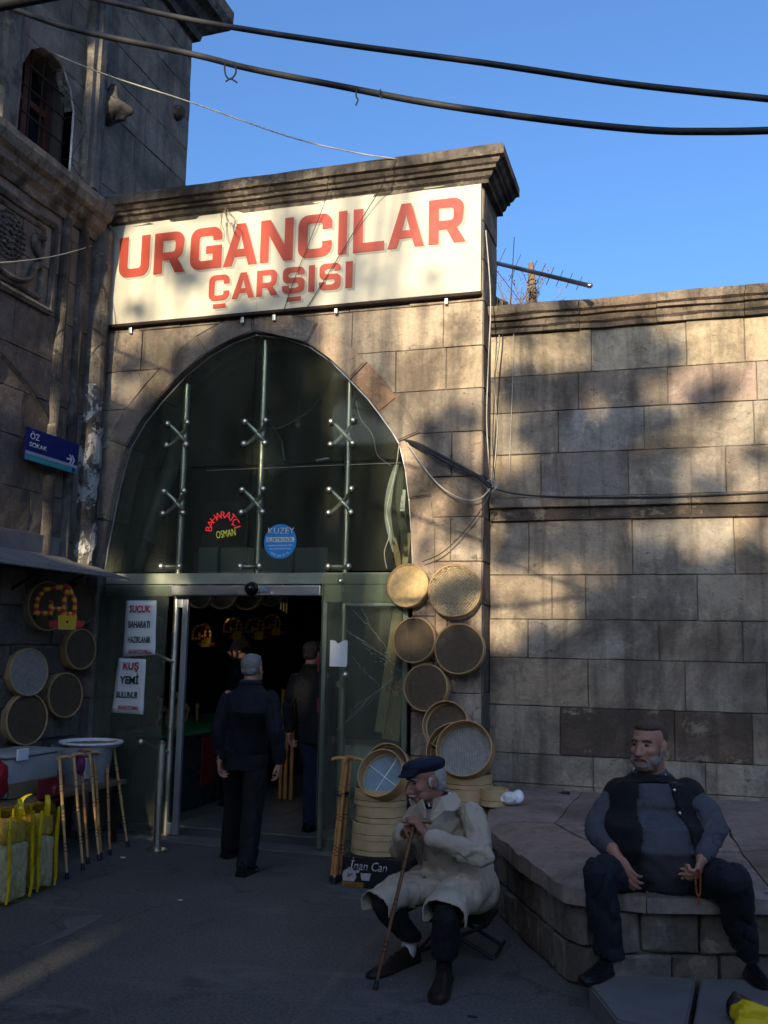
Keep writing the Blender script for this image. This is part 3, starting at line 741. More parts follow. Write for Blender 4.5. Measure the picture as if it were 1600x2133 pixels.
# arched window
win = tag(obj('window', (lambda b: (box(b, (XL-.34, WY0-.02, WZ0), (XL-.30, WY1+.02, 6.75)), b)[1])(new()), 'winglass', lb))
bm = new()
for y0, y1 in ((WY0, WY0+.07), (WY0+.34, WY0+.44), (WY1-.07, WY1)): box(bm, (XL-.30, y0, WZ0), (XL-.25, y1, 6.70), .008)
for zz in (WZ0+.02, WZ0+.44, WZ0+.84): box(bm, (XL-.295, WY0+.001, zz), (XL-.255, WY1-.001, zz+.06), .006)
obj('frame', bm, 'wood_red', win)
bm = new()
for i in range(5): tube(bm, [(XL-.10, WY0+.08+i*.155, WZ0), (XL-.10, WY0+.08+i*.155, 6.66)], .009, 6)
for zz in (WZ0+.12, WZ0+.36, WZ0+.60, WZ0+.84, WZ0+1.04): tube(bm, [(XL-.088, WY0, zz), (XL-.088, WY1, zz)], .009, 6)
obj('grille', bm, 'iron', win)
# carved panel: frame, ogee, rosette
pan = [atX(-60, 400, XL), atX(105, 505, XL), atX(100, 650, XL)]
py1, pz0, pz1 = pan[2].y, 4.42, 5.18
bm = new(); ring = [(5.3, pz0), (py1, pz0), (py1, pz1), (5.3, pz1)]
for (a, b), (c, d) in zip(ring, ring[1:]+ring[:1]): tube(bm, [(XL+.012, a, b), (XL+.012, c, d)], .035, 6)
for (a, b), (c, d) in zip(ring, ring[1:]+ring[:1]):
    sx = lambda y, z: (XL+.006, 5.9+(y-5.9)*.82, 4.8+(z-4.8)*.80)
    tube(bm, [sx(a, b), sx(c, d)], .022, 6)
og = [(py1-.14, 5.02), (py1-.26, 4.98), (py1-.25, 4.88), (py1-.14, 4.80), (py1-.25, 4.72), (py1-.30, 4.60), (py1-.5, 4.53), (py1-.8, 4.56)]
tube(bm, spline([(XL+.02, a, b) for a, b in og], 5), .03, 8)
paint(bm, bm.faces[:], (.17, .15, .13)); pn = obj('carved_panel', bm, 'stone_trim', lb, True)
bm = new(); rc = atX(18, 490, XL)
for rr, n, sz in ((.05, 8, .028), (.10, 14, .026), (.15, 20, .022), (.19, 26, .018)):
    for k in range(n):
        a = 2*math.pi*k/n; ball(bm, (XL+.01, rc.y+rr*math.cos(a), rc.z+rr*math.sin(a)), sz, 1, (.9, .8, .8))
paint(bm, bm.faces[:], (.15, .135, .12)); obj('rosette', bm, 'stone_trim', pn, True)
# blind arch edge, worn stub and animal-headed spout
bm = new(); ba = [atX(*p, XL) for p in ((-60, 690), (0, 738), (32, 775), (62, 812), (88, 855), (104, 892), (110, 960))]
tube(bm, spline([(XL-.012, p.y, p.z) for p in ba], 5), .028, 6); paint(bm, bm.faces[:], (.05, .045, .042)); obj('blind_arch', bm, 'stone_trim', lb, True)
gp = atX(222, 235, XL)
bm = new(); R0 = Matrix.Rotation(R_(-8), 3, 'Z')
for c, r, s in (((.02, 0, .02), .15, (1, .9, 1)), ((.10, -.02, .0), .12, (1.3, .75, .75)), ((.22, -.03, -.04), .085, (1.2, .8, .7)), ((.29, -.03, -.07), .05, (1, .9, .8)), ((.06, .0, .16), .09, (.7, .5, 1.6)), ((.05, -.10, .12), .06, (.6, .4, 1.5)), ((.14, .05, .05), .05, (1, 1, 1)), ((.2, -.03, -.12), .05, (1.3, .7, .5))):
    ball(bm, gp+R0 @ Vector(c), r, 2, s)
bm = meld(bm, .018, 3, lambda p: noise.noise(p*14)*.016); paint(bm, bm.faces[:], (.10, .09, .08)); obj('carved_spout', bm, 'stone_trim', lb, True)
sp_ = atX(368, 235, XL); bm = new(); ball(bm, sp_, .085, 2, (1.3, .8, 1.1)); ball(bm, sp_+Vector((.05, -.03, -.05)), .05, 2)
bm = meld(bm, .018, 3, lambda p: noise.noise(p*14)*.014); paint(bm, bm.faces[:], (.09, .08, .075)); obj('worn_stub', bm, 'stone_trim', lb, True)
# ------------------------------------------------------------------ across the street: houses and trees that shade the place
rng = random.Random(21)
def house(name, label, x0, x1, y1, depth, h, ridge):
    t = thing(name, label, 'house', ((x0+x1)/2, y1, 0), 'houses across the street')
    sk = math.tan(SUN_AZ)                       # side walls skewed to the sun's heading so the slits let light through
    bm = new(); prism(bm, [(x0, y1), (x1, y1), (x1 - sk*depth, y1-depth), (x0 - sk*depth, y1-depth)], 0, h, 'Z'); obj('wall', bm, 'render', t)
    bm = new(); y = y1+.35; n = 12
    prism(bm, [(y1+.001, h+.002), (y1+.001, h+.10), (y1-depth/2, h+ridge), (y1-depth, h+.1), (y1-depth, h+.002)], x0, x1, 'X'); obj('roof', bm, 'roof', t)
    x = x0+.9
    while x < x1-1.2:
        for z in (1.0, 4.0):
            b = new(); box(b, (x, y1+.004, z), (x+1.0, y1+.05, z+1.5), .01); f = obj('window', b, 'wood_red', t)
            b = new(); box(b, (x+.08, y1+.05, z+.08), (x+.46, y1+.058, z+1.42)); box(b, (x+.54, y1+.05, z+.08), (x+.92, y1+.058, z+1.42)); obj('pane', b, 'winglass', f)
        x += 2.3
    return t
GAP0 = -3.18 - math.tan(SUN_AZ)*17.2           # a narrow slit between two houses lets one blade of sun through
GAP1 = -4.24 - math.tan(SUN_AZ)*17.2
house('street_house', 'narrow plastered house added to split the sun into two slits across the street', GAP1+.03, GAP0-.036, -12.2, 6, 7.6, .3)  # unseen block added so that a sun slit opens on either side
_nh = [o for o in COL.objects if o.get('label', '').startswith('narrow plastered')][0]
b = new(); box(b, (GAP0-.02, -14.2, 5.50), (GAP0+.24, -14.0, 7.5)); obj('slit_blocker', b, 'render', _nh)  # added blocker that closes the slit higher up and shortens the sun streak
house('street_house', 'tall plastered house with clay roof across the street, left of the slits', -22, GAP1-.03, -12.2, 6, 7.7, .35)
house('street_house', 'low plastered house with clay roof across the street, right of the slit', GAP0+.036, -.96, -12.2, 6, 7.05, .25)
house('street_house', 'plastered house with clay roof and slightly higher eaves across the street', -.95, 3.2, -12.2, 6, 7.32, .25)
house('street_house', 'long plastered house with clay roof further right across the street', 3.3, 24, -12.5, 6, 6.6, .5)
# the pale building line closing the street at both ends keeps the sky light down at pavement level
house('end_house', 'plastered corner house standing far to the right along the street', 17, 30, 3, 9, 8.5, .6)
house('end_house', 'plastered corner house standing behind the left building', -30, -13.5, 1.3, 9, 9.5, .6)
def shade_tree(label, x, y, clumps, trunk_h):
    t = thing('street_tree', label, 'tree', (x, y, 0), 'street trees across the road')
    b = new(); top = Vector((x, y, trunk_h)); tube(b, [(x, y, 0), (x+.05, y, trunk_h*.5), top], [.22, .18, .13], 8)
    for c, r, n in clumps:
        mid = top.lerp(c, .5)+Vector((0, 0, .35)); tube(b, spline([top-Vector((0, 0, rng.uniform(0, 1.5))), mid, c], 4), [.04, .035, .03, .028, .025, .022, .02, .016, .01], 5)
        for k in range(3):
            e = c+Vector((rng.gauss(0, 1), rng.gauss(0, 1), rng.gauss(0, .8)))*r*.6; tube(b, [c, e], [.018, .006], 4)
    obj('trunk', b, 'bark', t)
    b = new()
    for c, r, n in clumps:
        for k in range(n):
            d = Vector((rng.gauss(0, 1), rng.gauss(0, 1), rng.gauss(0, 1))).normalized()*r*.85*(rng.random()**.5)
            p = c+Vector((d.x*1.1, d.y*1.6, d.z*.9)); s = rng.uniform(.035, .075)
            u = Vector((rng.gauss(0, 1), rng.gauss(0, 1), rng.gauss(0, 1))).normalized(); v = u.orthogonal().normalized()
            face(b, [b.verts.new(p+u*s*1.5), b.verts.new(p+v*s*.7), b.verts.new(p-u*s*1.5), b.verts.new(p-v*s*.7)])
    obj('crown', b, 'foliage', t)
# clumps: where on the far walls their shade falls (photo px), radius in metres, leaves
def back(px, py, dist, y=Y0):
    return atY(px, py, y) - SUN_T*(dist/SUN_T.y)
DARK = [ # px, py, radius, density
    (230, 420, .55, 1.0), (330, 395, .40, 1.2), (440, 395, .38, 1.2), (560, 375, .32, .9), (650, 365, .22, .6), (740, 350, .16, .4), (260, 350, .5, 1.0),
    (395, 575, .30, .42), (350, 500, .2, .25), (560, 640, .20, .45), (640, 480, .18, .30), (300, 650, .16, .25), (760, 580, .22, .22), (900, 600, .2, .15), (660, 620, .15, .3),
    (420, 770, .40, 1.3), (500, 690, .30, 1.4), (560, 760, .40, 1.3), (470, 860, .5, 1.2), (600, 870, .42, 1.1), (620, 960, .4, 1.0), (340, 880, .38, 1.2), (270, 760, .22, .5), (300, 960, .5, 1.1),
    (420, 980, .5, 1.2), (540, 1040, .45, 1.2), (400, 1110, .5, 1.3), (250, 1060, .5, 1.3), (560, 1130, .4, 1.2), (640, 1120, .3, .8), (620, 700, .26, .8), (230, 880, .3, .9), (230, 700, .14, .4),
    (900, 900, .20, .55), (960, 880, .22, .8), (930, 960, .25, .9), (980, 1010, .22, .9), (880, 1010, .16, .35), (960, 1090, .2, .6), (890, 1140, .16, .4),
    (980, 1230, .18, .8), (930, 1260, .2, .8), (870, 1290, .16, .7), (960, 1350, .28, 1.1), (870, 1400, .3, 1.1), (820, 1480, .3, 1.1), (940, 1450, .3, 1.2),
    (620, 1220, .3, 1.2), (560, 1300, .4, 1.2), (450, 1240, .4, 1.2)]
DARKR = [
    (1140, 600, .25, .5), (1090, 700, .16, .4), (1085, 800, .26, 1.0), (1180, 820, .28, 1.2), (1250, 700, .20, 1.0), (1330, 700, .2, .8), (1380, 740, .2, 1.1), (1290, 780, .28, 1.1), (1120, 900, .22, .8), (1200, 920, .3, 1.2),
    (1300, 860, .22, .9), (1370, 880, .2, .8), (1460, 830, .16, .9), (1500, 810, .12, .8), (1180, 1000, .34, 1.3), (1280, 960, .30, 1.2), (1380, 960, .2, .6), (1080, 1020, .26, 1.1), (1090, 1080, .24, 1.2), (1250, 1060, .30, 1.2), (1360, 1040, .26, 1.0),
    (1060, 1150, .2, .8), (1140, 1130, .22, .8), (1220, 1120, .24, 1.0), (1310, 1160, .20, .8), (1380, 1190, .28, 1.1), (1450, 1240, .32, 1.2), (1560, 1190, .28, 1.2), (1340, 1260, .26, 1.0), (1550, 1280, .34, 1.3),
    (1290, 1300, .34, 1.3), (1420, 1300, .36, 1.3), (1380, 1400, .4, 1.3), (1520, 1330, .34, 1.2), (1260, 1420, .36, 1.2), (1560, 1420, .34, 1.2), (1120, 1340, .2, .7), (1200, 1370, .24, 1.0), (1290, 1350, .3, 1.2), (1400, 1370, .3, 1.1), (1500, 1380, .34, 1.2), (1120, 1430, .28, 1.1), (1230, 1450, .28, 1.1), (1350, 1460, .32, 1.2), (1480, 1480, .3, 1.1), (1580, 1450, .24, .9),
    (1060, 1560, .28, 1.0), (1180, 1540, .18, .8), (1310, 1560, .26, 1.0), (1420, 1540, .24, 1.0), (1540, 1570, .28, 1.0), (1030, 1460, .2, .8), (1090, 1260, .10, .4), (1180, 660, .14, .4), (1570, 950, .14, .4), (1480, 1020, .2, .5)]
groups_ = {}
for px, py, r, dn in DARK + DARKR:
    right_ = (px, py, r, dn) in DARKR
    dist = rng.uniform(15.5, 19.5)
    c = back(px, py, dist, YR if right_ else Y0)
    n = int(dn*(2.9 if right_ else 1.7)*math.pi*(r*1.05)**2/.0036)
    key = 0 if px < 420 else (1 if px < 1000 else 2)
    groups_.setdefault(key, []).append((c, r, max(6, n)))
for key, lab in ((0, 'leafy street tree across the road, left one'), (1, 'leafy street tree across the road, middle one'), (2, 'leafy street tree across the road, right one')):
    cl = groups_[key]; cx = sum(c.x for c, r, n in cl)/len(cl); cy = sum(c.y for c, r, n in cl)/len(cl)
    # side clumps beyond the picture so that the crown is whole
    for k in range(14): cl.append((Vector((cx+rng.gauss(0, 1.2)-(4 if key == 0 else 0)+(4 if key == 2 else 0), cy+rng.gauss(0, .8), 10.2+rng.gauss(0, 1.3) if key != 1 else 13.4+rng.gauss(0, .6))), .6, 260))
    shade_tree(lab, cx, cy, cl, 5.5)
# the left building and its neighbours shade the far left: a big tree beside it
# ------------------------------------------------------------------ glazed front in the arch
rng = random.Random(5)
YG = 7.575
front = thing('glass_front', 'dusty glass shopfront with steel posts and spider fittings filling the arch', 'shopfront', (-3.5, YG, 0))
xp = [-4.285, -3.515, -2.703]
inn = offset_curve(ARCH, -.012)
def zat(x):
    for (a, b), (c, d) in zip(inn, inn[1:]):
        if a <= x <= c: return b+(d-b)*(x-a)/(c-a)
    return 2.3
def pane(x0, x1, z0, z1):
    pts = [(x0, z0), (x1, z0)]
    tops = [(x, min(z, z1)) for x, z in inn if x0+.02 < x < x1-.02]
    pts += [(x1, min(z1, zat(x1)))] + tops[::-1] + [(x0, min(z1, zat(x0)))]
    out = []
    for p in pts:
        if p[1] >= z0-1e-6 and (not out or (Vector(p)-Vector(out[-1])).length > .004): out.append(p)
    b = new(); prism(b, out, YG, YG+.010); return obj('pane', b, 'glass', front)
xl0, xr0 = inn[0][0]+.01, inn[-1][0]-.01
ZS = 3.205
xa = [x for x, z in inn if z > ZS]
pane(max(xl0, min(xa)-.02), -3.57, ZS+.004, 9); pane(-3.562, max(xa)+.005, ZS+.004, 9)
pane(xl0, -3.57, 2.275, ZS-.004); pane(-3.562, xr0, 2.275, ZS-.004)
b = new(); tr = [(x, YG-.004, z) for x, z in inn if z > 2.2]; tube(b, tr, .007, 5); obj('edge_trim', b, 'alu', front)
for i, x in enumerate(xp):
    b = new(); lo = 0.0 if i != 1 else 2.06
    tube(b, [(x, YG+.085, lo), (x, YG+.085, zat(x)-.02)], .030, 14); post = obj('post', b, 'chrome', front, True)
    zz = [(902, 1), (1044, 1), (1180, .5)] if i else [(906, 1), (1047, 1), (1180, .5)]
    for py, full in zz:
        pxs = {0: 347, 1: 518, 2: 706}[i]; c = atY(pxs, py, YG); c.x = x-.03
        sp = new()
        arms = [(-.1, .1), (.1, .1), (-.1, -.1), (.1, -.1)] if full == 1 else [(-.09, 0), (.09, 0)]
        for dx, dz in arms:
            e = Vector((c.x+dx, YG+.018, c.z+dz)); tube(sp, [(c.x+dx*.08, YG+.05, c.z+dz*.08), (c.x+dx*.55, YG+.046, c.z+dz*.55), e], [.022, .019, .016], 8)
        ball(sp, (c.x, YG+.045, c.z), .02, 2, (1, .7, 1)); s = obj('spider_bracket', sp, 'chrome', post, True)
        for dx, dz in arms:
            q = new(); ball(q, (c.x+dx, YG-.018, c.z+dz), .029, 2, (1, .8, 1)); tube(q, [(c.x+dx, YG-.01, c.z+dz), (c.x+dx, YG+.03, c.z+dz)], .011, 8); obj('bolt_cap', q, 'chrome', post, True)
for px, py, dx, i in ((700, 1420, .085, 2), (706, 1226, .02, 2), (318, 1372, -.03, 0), (308, 1560, -.06, 0)):
    c = atY(px, py, YG); q = new(); ball(q, (c.x+dx, YG-.02, c.z+.06), .028, 2); tube(q, [(xp[i], YG+.07, c.z-.02), (xp[i]+.01, YG+.02, c.z-.02), (c.x+dx, YG+.01, c.z+.06)], .014, 6)
    if i == 2: tube(q, [(xp[i], YG+.02, c.z-.02), (xp[i], YG+.06, c.z-.02)], .032, 16)
    obj('panel_bracket', q, 'chrome', front, True)
b = new(); box(b, (xl0, YG+.015, 2.165), (xr0, YG+.07, 2.262), .006); obj('transom', b, 'header', front)
b = new(); box(b, (-4.28, YG-.05, 2.062), (-2.875, YG+.12, 2.150), .008); hd = obj('door_header', b, 'steel', front)
b = new(); box(b, (xl0, YG+.02, 2.06), (-4.29, YG+.06, 2.160), .006); box(b, (-2.865, YG+.02, 2.015), (-2.13, YG+.06, 2.160), .006); obj('side_header', b, 'header', front)
b = new(); ball(b, (-3.50, YG-.07, 2.12), .055, 3, (1, 1, .95)); tube(b, [(-3.50, YG-.051, 2.12), (-3.50, YG-.03, 2.12)], .062, 20); obj('dome_camera', b, plain('smoked_dome', (.008, .008, .01), .12, 0, 0, 5, 0), front, True)
b = new(); box(b, (-3.42, YG-.053, 2.105), (-3.34, YG-.05, 2.135)); obj('door_sticker', b, plain('faded_sticker', (.10, .24, .34), .5), front)
b = new(); box(b, (-3.32, YG-.053, 2.075), (-3.295, YG-.05, 2.1)); obj('door_sticker', b, 'paper', front)
# fixed panels at both sides of the door, the left one standing a little proud
b = new(); box(b, (-4.99, YG-.03, .03), (-4.31, YG-.018, 2.155)); obj('side_panel', b, 'glass_low', front)
b = new(); box(b, (-2.865, YG-.03, .0), (-2.12, YG-.018, 2.255)); obj('side_panel', b, 'glass_low', front)
b = new()
box(b, (-2.68, YG+.035, 1.985), (-2.13, YG+.065, 2.012), .003); box(b, (-2.175, YG+.03, .0), (-2.13, YG+.07, 1.985), .004)
obj('window_frame', b, 'alu', front)
b = new(); box(b, (-4.215, YG+.06, .02), (-4.16, YG+.10, 2.06), .004); box(b, (-4.30, YG+.06, 1.96), (-4.217, YG+.10, 2.06), .004); box(b, (-4.29, YG+.06, .02), (-4.217, YG+.10, .12), .004); obj('door_stile', b, 'alu', front)
b = new(); box(b, (-2.885, YG+.06, .0), (-2.85, YG+.10, 2.06), .004); obj('door_stile', b, 'alu', front)
for px, y0, y1 in ((664, 1368, 1398), (663, 1455, 1484)):
    a, c = atY(px, y0, YG+.055), atY(px, y1, YG+.055); b = new(); box(b, (a.x-.008, YG+.05, c.z), (a.x+.008, YG+.058, a.z)); obj('red_mark', b, 'maroon', front)
# cracks in the right panel
b = new(); o = atY(808, 1372, YG-.033); rr = random.Random(3)
def crack(p0, p1, w, jag=.03, n=9):
    a, c = atY(*p0, YG-.033), atY(*p1, YG-.033); pts = []
    for i in range(n+1):
        t = i/n; p = a.lerp(c, t)+Vector((rr.gauss(0, 1), 0, rr.gauss(0, 1)))*jag*.28*math.sin(t*math.pi); pts.append(p)
    tube(b, pts, [max(.0005, w*.62*rr.uniform(.2, 1.2)) for _ in pts], 4)
for p0, p1, w in (((728, 1318), (808, 1370), .0022), ((722, 1312), (775, 1352), .0016), ((735, 1270), (800, 1340), .0016), ((752, 1268), (792, 1335), .0012), ((735, 1368), (775, 1415), .0015), ((770, 1408), (792, 1428), .001), ((808, 1372), (838, 1400), .0012),
                  ((700, 1522), (818, 1412), .0022), ((715, 1510), (826, 1408), .0016), ((724, 1485), (800, 1430), .0012), ((800, 1340), (812, 1372), .0014), ((792, 1360), (810, 1372), .002), ((760, 1350), (806, 1378), .0012), ((805, 1372), (822, 1345), .0012), ((780, 1560), (812, 1500), .0012), ((790, 1490), (830, 1545), .001)):
    crack(p0, p1, w)
for k in range(26):
    p = o+Vector((rr.gauss(0, .045), 0, rr.gauss(0, .05))); ball(b, p, rr.uniform(.001, .004), 1, (rr.uniform(1, 3), .3, 1))
obj('crack', b, plain('glass_crack', (.45, .48, .40), .25, 0, .2, 9, 0, 10, .8), front)
b = new(); box(b, (-4.99, YG-.02, .0), (-4.3, YG+.08, .03)); box(b, (-2.865, YG+.0, -.02), (-2.12, YG+.07, .012)); obj('sill', b, 'steel', front)
b = new(); box(b, (-4.85, Y0-.05, .0), (-2.0, Y0+.2, .012)); obj('threshold', b, 'slab', front)
# ------------------------------------------------------------------ writing
def glyphs():
    """heavy squarish capitals, cap height 1; every glyph is (width, loops)"""
    T = .235
    def arc(cx, cy, r, a0, a1, n=5): return [(cx+r*math.cos(R_(a0+(a1-a0)*i/n)), cy+r*math.sin(R_(a0+(a1-a0)*i/n))) for i in range(n+1)]
    G = {}
    W = .84; r, q = .24, .07
    G['U'] = (W, [[(0, 1), (0, r)] + arc(r, r, r, 180, 270)[1:] + arc(W-r, r, r, 270, 360) + [(W, 1), (W-T, 1)] + arc(W-T-q, T+q-.03, q, 0, -90) + arc(T+q, T+q-.03, q, 270, 180) + [(T, 1)]])
    W = .84
    G['R'] = (W+.02, [[(0, 0), (0, 1)] + arc(W-r-.02, 1-r, r, 90, 0) + arc(W-.02-r, .36+r*.8, r*.9, 0, -60) + [(.65, .345), (W+.02, 0), (W-.25, 0), (.42, .315), (T, .315), (T, 0)],
                      [(T, .80)] + arc(.50, .72, .08, 90, 0) + arc(.50, .59, .08, 0, -90) + [(T, .51)]])
    W = .84
    G['G'] = (W, [arc(W-r, 1-r, r, 0, 90) + arc(r, 1-r, r, 90, 180) + arc(r, r, r, 180, 270) + [(W, 0), (W, .55), (.42, .55), (.42, .37), (W-T, .37), (W-T, .20)] + arc(T+q, .20+q, q, 270, 180) + arc(T+q, .80-q, q, 180, 90) + arc(W-T-q, .80-q, q, 90, 0) + [(W-T, .68), (W, .68)]])
    G['C'] = (W, [arc(W-r, 1-r, r, 0, 90) + arc(r, 1-r, r, 90, 180) + arc(r, r, r, 180, 270) + arc(W-r, r, r, 270, 360) + [(W, .36), (W-T, .36)] + arc(W-T-q, .20+q, q, 0, -90) + arc(T+q, .20+q, q, 270, 180) + arc(T+q, .80-q, q, 180, 90) + arc(W-T-q, .80-q, q, 90, 0) + [(W-T, .64), (W, .64)]])
    G['A'] = (.98, [[(0, 0), (.36, 1), (.62, 1), (.98, 0), (.73, 0), (.655, .21), (.325, .21), (.25, 0)], [(.385, .39), (.595, .39), (.49, .74)]])
    G['N'] = (.88, [[(0, 0), (0, 1), (.26, 1), (.65, .38), (.65, 1), (.88, 1), (.88, 0), (.63, 0), (.23, .63), (.23, 0)]])
    G['I'] = (.25, [[(0, 0), (0, 1), (.25, 1), (.25, 0)]])
    G['L'] = (.76, [[(0, 0), (0, 1), (T, 1), (T, .21), (.76, .21), (.76, 0)]])
    s = .20
    G['S'] = (.82, [[(0, .31), (0, .2)] + arc(s, s, s, 180, 270)[1:] + arc(.82-s, s, s, 270, 360) + arc(.82-s, .60-s, s, 0, 90) + [(.26, .60)] + arc(.26, .70, .06, 230, 130) + [(.3, .80), (.54, .80), (.57, .77), (.57, .70), (.81, .70), (.81, .8)] + arc(.81-s, 1-s, s, 0, 90) + arc(s+.01, 1-s, s, 90, 180) + arc(s+.01, .40+s, s, 180, 270) + [(.54, .40)] + arc(.54, .30, .06, 50, -50) + [(.5, .20), (.28, .20), (.25, .23), (.25, .31)]])
    for a, bse, in (('Ç', 'C'), ('Ş', 'S')):
        wd, lp = G[bse]; G[a] = (wd, lp + [[(.2, -.30), (.2, -.13), (wd-.12, -.13), (wd-.12, -.30)]])
    return G
GL = glyphs()
sign = thing('shop_sign', 'large white sign board with red lettering above the arched entrance', 'sign', (-3.3, Y0-.03, 4.56))
ZB, ZT = 4.563, 5.525; X0, X1 = -5.105, -1.51
b = new(); box(b, (X0, Y0-.055, ZB), (X1, Y0-.012, ZT), .004); obj('board', b, 'sign', sign)
b = new(); box(b, (X0-.008, Y0-.062, ZB-.028), (X1+.003, Y0-.008, ZB-.002), .003); obj('bottom_rail', b, 'iron', sign)
b = new()
for px, py in ((272, 687), (505, 665), (571, 660), (930, 625), (700, 645)):
    p = atY(px, py, Y0-.03); box(b, (p.x-.014, Y0-.04, p.z-.035), (p.x+.014, Y0-.02, p.z+.02), .003)
obj('bracket', b, 'alu', sign)
b = new(); box(b, (atY(543, 560, Y0).x-.002, Y0-.0565, ZB+.002), (atY(543, 560, Y0).x+.002, Y0-.0545, ZT-.002)); obj('seam', b, 'letter_shadow', sign)
def sign_line(word, spans, ztop, zbot):
    lo, sh = [], []
    for ch, (a, c) in zip(word, spans):
        xa, xc = (atY(180+.575*v, 500, Y0-.055).x for v in (a, c)); wd, loops = GL[ch]; kx = (xc-xa)/wd; kz = ztop-zbot
        for lp in loops: lo.append([(xa+x*kx, zbot+y*kz) for x, y in lp])
    return lo
L1 = sign_line('URGANCILAR', [(125, 233), (250, 362), (380, 493), (500, 622), (632, 750), (768, 890), (913, 944), (967, 1080), (1092, 1224), (1240, 1374)], 5.40, 5.005)
L2 = sign_line('ÇARŞISI', [(453, 526), (536, 616), (624, 701), (716, 796), (810, 832), (848, 926), (943, 968)], 4.935, 4.695)
TR = lambda bm, dx, y, dz: bm.transform(Matrix(((1, 0, 0, dx), (0, 0, -1, y), (0, 1, 0, dz), (0, 0, 0, 1))))
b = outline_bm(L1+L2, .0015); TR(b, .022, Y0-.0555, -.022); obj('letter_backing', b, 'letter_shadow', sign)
b = outline_bm(L1+L2, .004); TR(b, 0, Y0-.0575, 0); obj('lettering', b, 'red', sign)
def letter(parent, body, px, py, y, h, width, mat, bold=.012, rot=0, extr=.001):
    p = atY(px, py, y); b = text_bm(body, h, bold, extr, width); b.transform(Matrix.Rotation(rot, 4, 'Z')); put(b, p, (1, 0, 0), (0, 0, 1)); return obj('lettering', b, mat, parent)
# street name plate on the left building
pa, pb = atX(55, 888, XL+.15), atX(169, 975, XL+.15)
sn = thing('street_sign', 'blue and teal street name plate on the left building', 'sign', pa)
ya, yb = atX(57, 925, XL+.15).y, atX(166, 950, XL+.15).y
zt, zb = atX(60, 888, XL+.15).z, atX(60, 958, XL+.15).z
b = new(); box(b, (XL+.12, ya, zb), (XL+.135, yb, zt), .003); obj('plate', b, 'navy_sign', sn)
hh = zt-zb
b = new(); box(b, (XL+.135, ya+.003, zb+.003), (XL+.137, yb-.003, zb+hh*.19)); obj('band', b, 'teal_sign', sn)
b = new(); box(b, (XL+.135, ya+.003, zb+hh*.195), (XL+.137, yb-.003, zb+hh*.285)); obj('band', b, plain('pale_enamel', (.35, .42, .5), .4), sn)
b = new(); box(b, (XL-.01, ya+.15, zb+.04), (XL+.12, ya+.2, zt-.04)); box(b, (XL-.01, yb-.2, zb+.04), (XL+.12, yb-.15, zt-.04)); obj('bracket', b, 'iron', sn)
def onl(body, yc, zc, h, wd, mat, bold=.012, par=sn, x=XL+.1355):
    b = text_bm(body, h, bold, .002, wd); put(b, (x, yc, zc), (0, 1, 0), (0, 0, 1)); return obj('lettering', b, mat, par)
L_ = yb-ya
onl('ÖZ', ya+L_*.155, zb+hh*.775, hh*.20, L_*.17, 'white', .008); onl('SOKAK', ya+L_*.225, zb+hh*.51, hh*.14, L_*.32, 'white', .012)
b = outline_bm([[(-.06, .006), (0, .006), (0, -.006), (-.06, -.006)], [(-.03, .04), (-.015, .04), (.02, 0), (-.015, -.04), (-.03, -.04), (.005, 0)], [(.005, .04), (.02, .04), (.055, 0), (.02, -.04), (.005, -.04), (.04, 0)]], .002)
put(b, (XL+.1355, ya+L_*.86, zb+hh*.42), (0, 1, 0), (0, 0, 1)); obj('arrow', b, 'white', sn)
b = new(); lathe(b, [(0, 0), (.022, 0), (.022, .002), (0, .002)], (XL+.1365, yb-.06, zb+hh*.11), (1, 0, 0), 14); obj('emblem', b, 'navy_sign', sn)
onl('BÜYÜKŞEHİR BELEDİYESİ', ya+L_*.42, zb+hh*.1, hh*.06, L_*.62, plain('faint_print', (.12, .36, .40), .5), 0, sn, XL+.1368)
# round blue sticker
sc_ = atY(584, 1128, YG-.003); RS = .150
st = thing('round_sticker', 'round blue security firm sticker on the glass above the doorway', 'sticker', sc_)
b = new(); lathe(b, [(0, 0), (RS, 0), (RS, .002), (0, .002)], sc_+Vector((0, -.002, 0)), (0, -1, 0), 40); obj('disc', b, 'sticker', st)
yq = sc_.y-.0045
letter(st, 'KUZEY', 586, 1105, yq, .058, .25, 'ink', .035); letter(st, 'KUZEY', 586, 1105, yq-.002, .056, .24, 'white', -.004)
b = new(); p = atY(584, 1124, yq); box(b, (p.x-.128, yq-.0005, p.z-.020), (p.x+.128, yq+.0005, p.z+.020)); obj('strip', b, 'white', st)
letter(st, 'ELEKTRONİK', 584, 1124, yq-.001, .030, .235, 'ink', .012)
letter(st, 'KAMERA GÜVENLİK SİST.', 584, 1136, yq, .014, .235, 'white', .004); letter(st, 'İLE KORUNMAKTADIR', 584, 1143, yq, .014, .20, 'white', .004)
def arc_text(parent, body, c, y, rad, a0, a1, h, mat, bold=.01, flip=False):
    bm = new()
    for i, ch in enumerate(body):
        if ch == ' ': continue
        a = R_(a0+(a1-a0)*i/(len(body)-1)); t = text_bm(ch, h, bold, .001)
        t.transform(Matrix.Rotation(a-math.pi/2 if not flip else a+math.pi/2, 4, 'Z')); put(t, Vector((c.x+rad*math.cos(a), y, c.z+rad*math.sin(a))), (1, 0, 0), (0, 0, 1)); join(bm, t)
    return obj('lettering', bm, mat, parent)
arc_text(st, '0352 222 20 13', sc_, yq, .122, 232, 308, .018, 'white', .01, True)
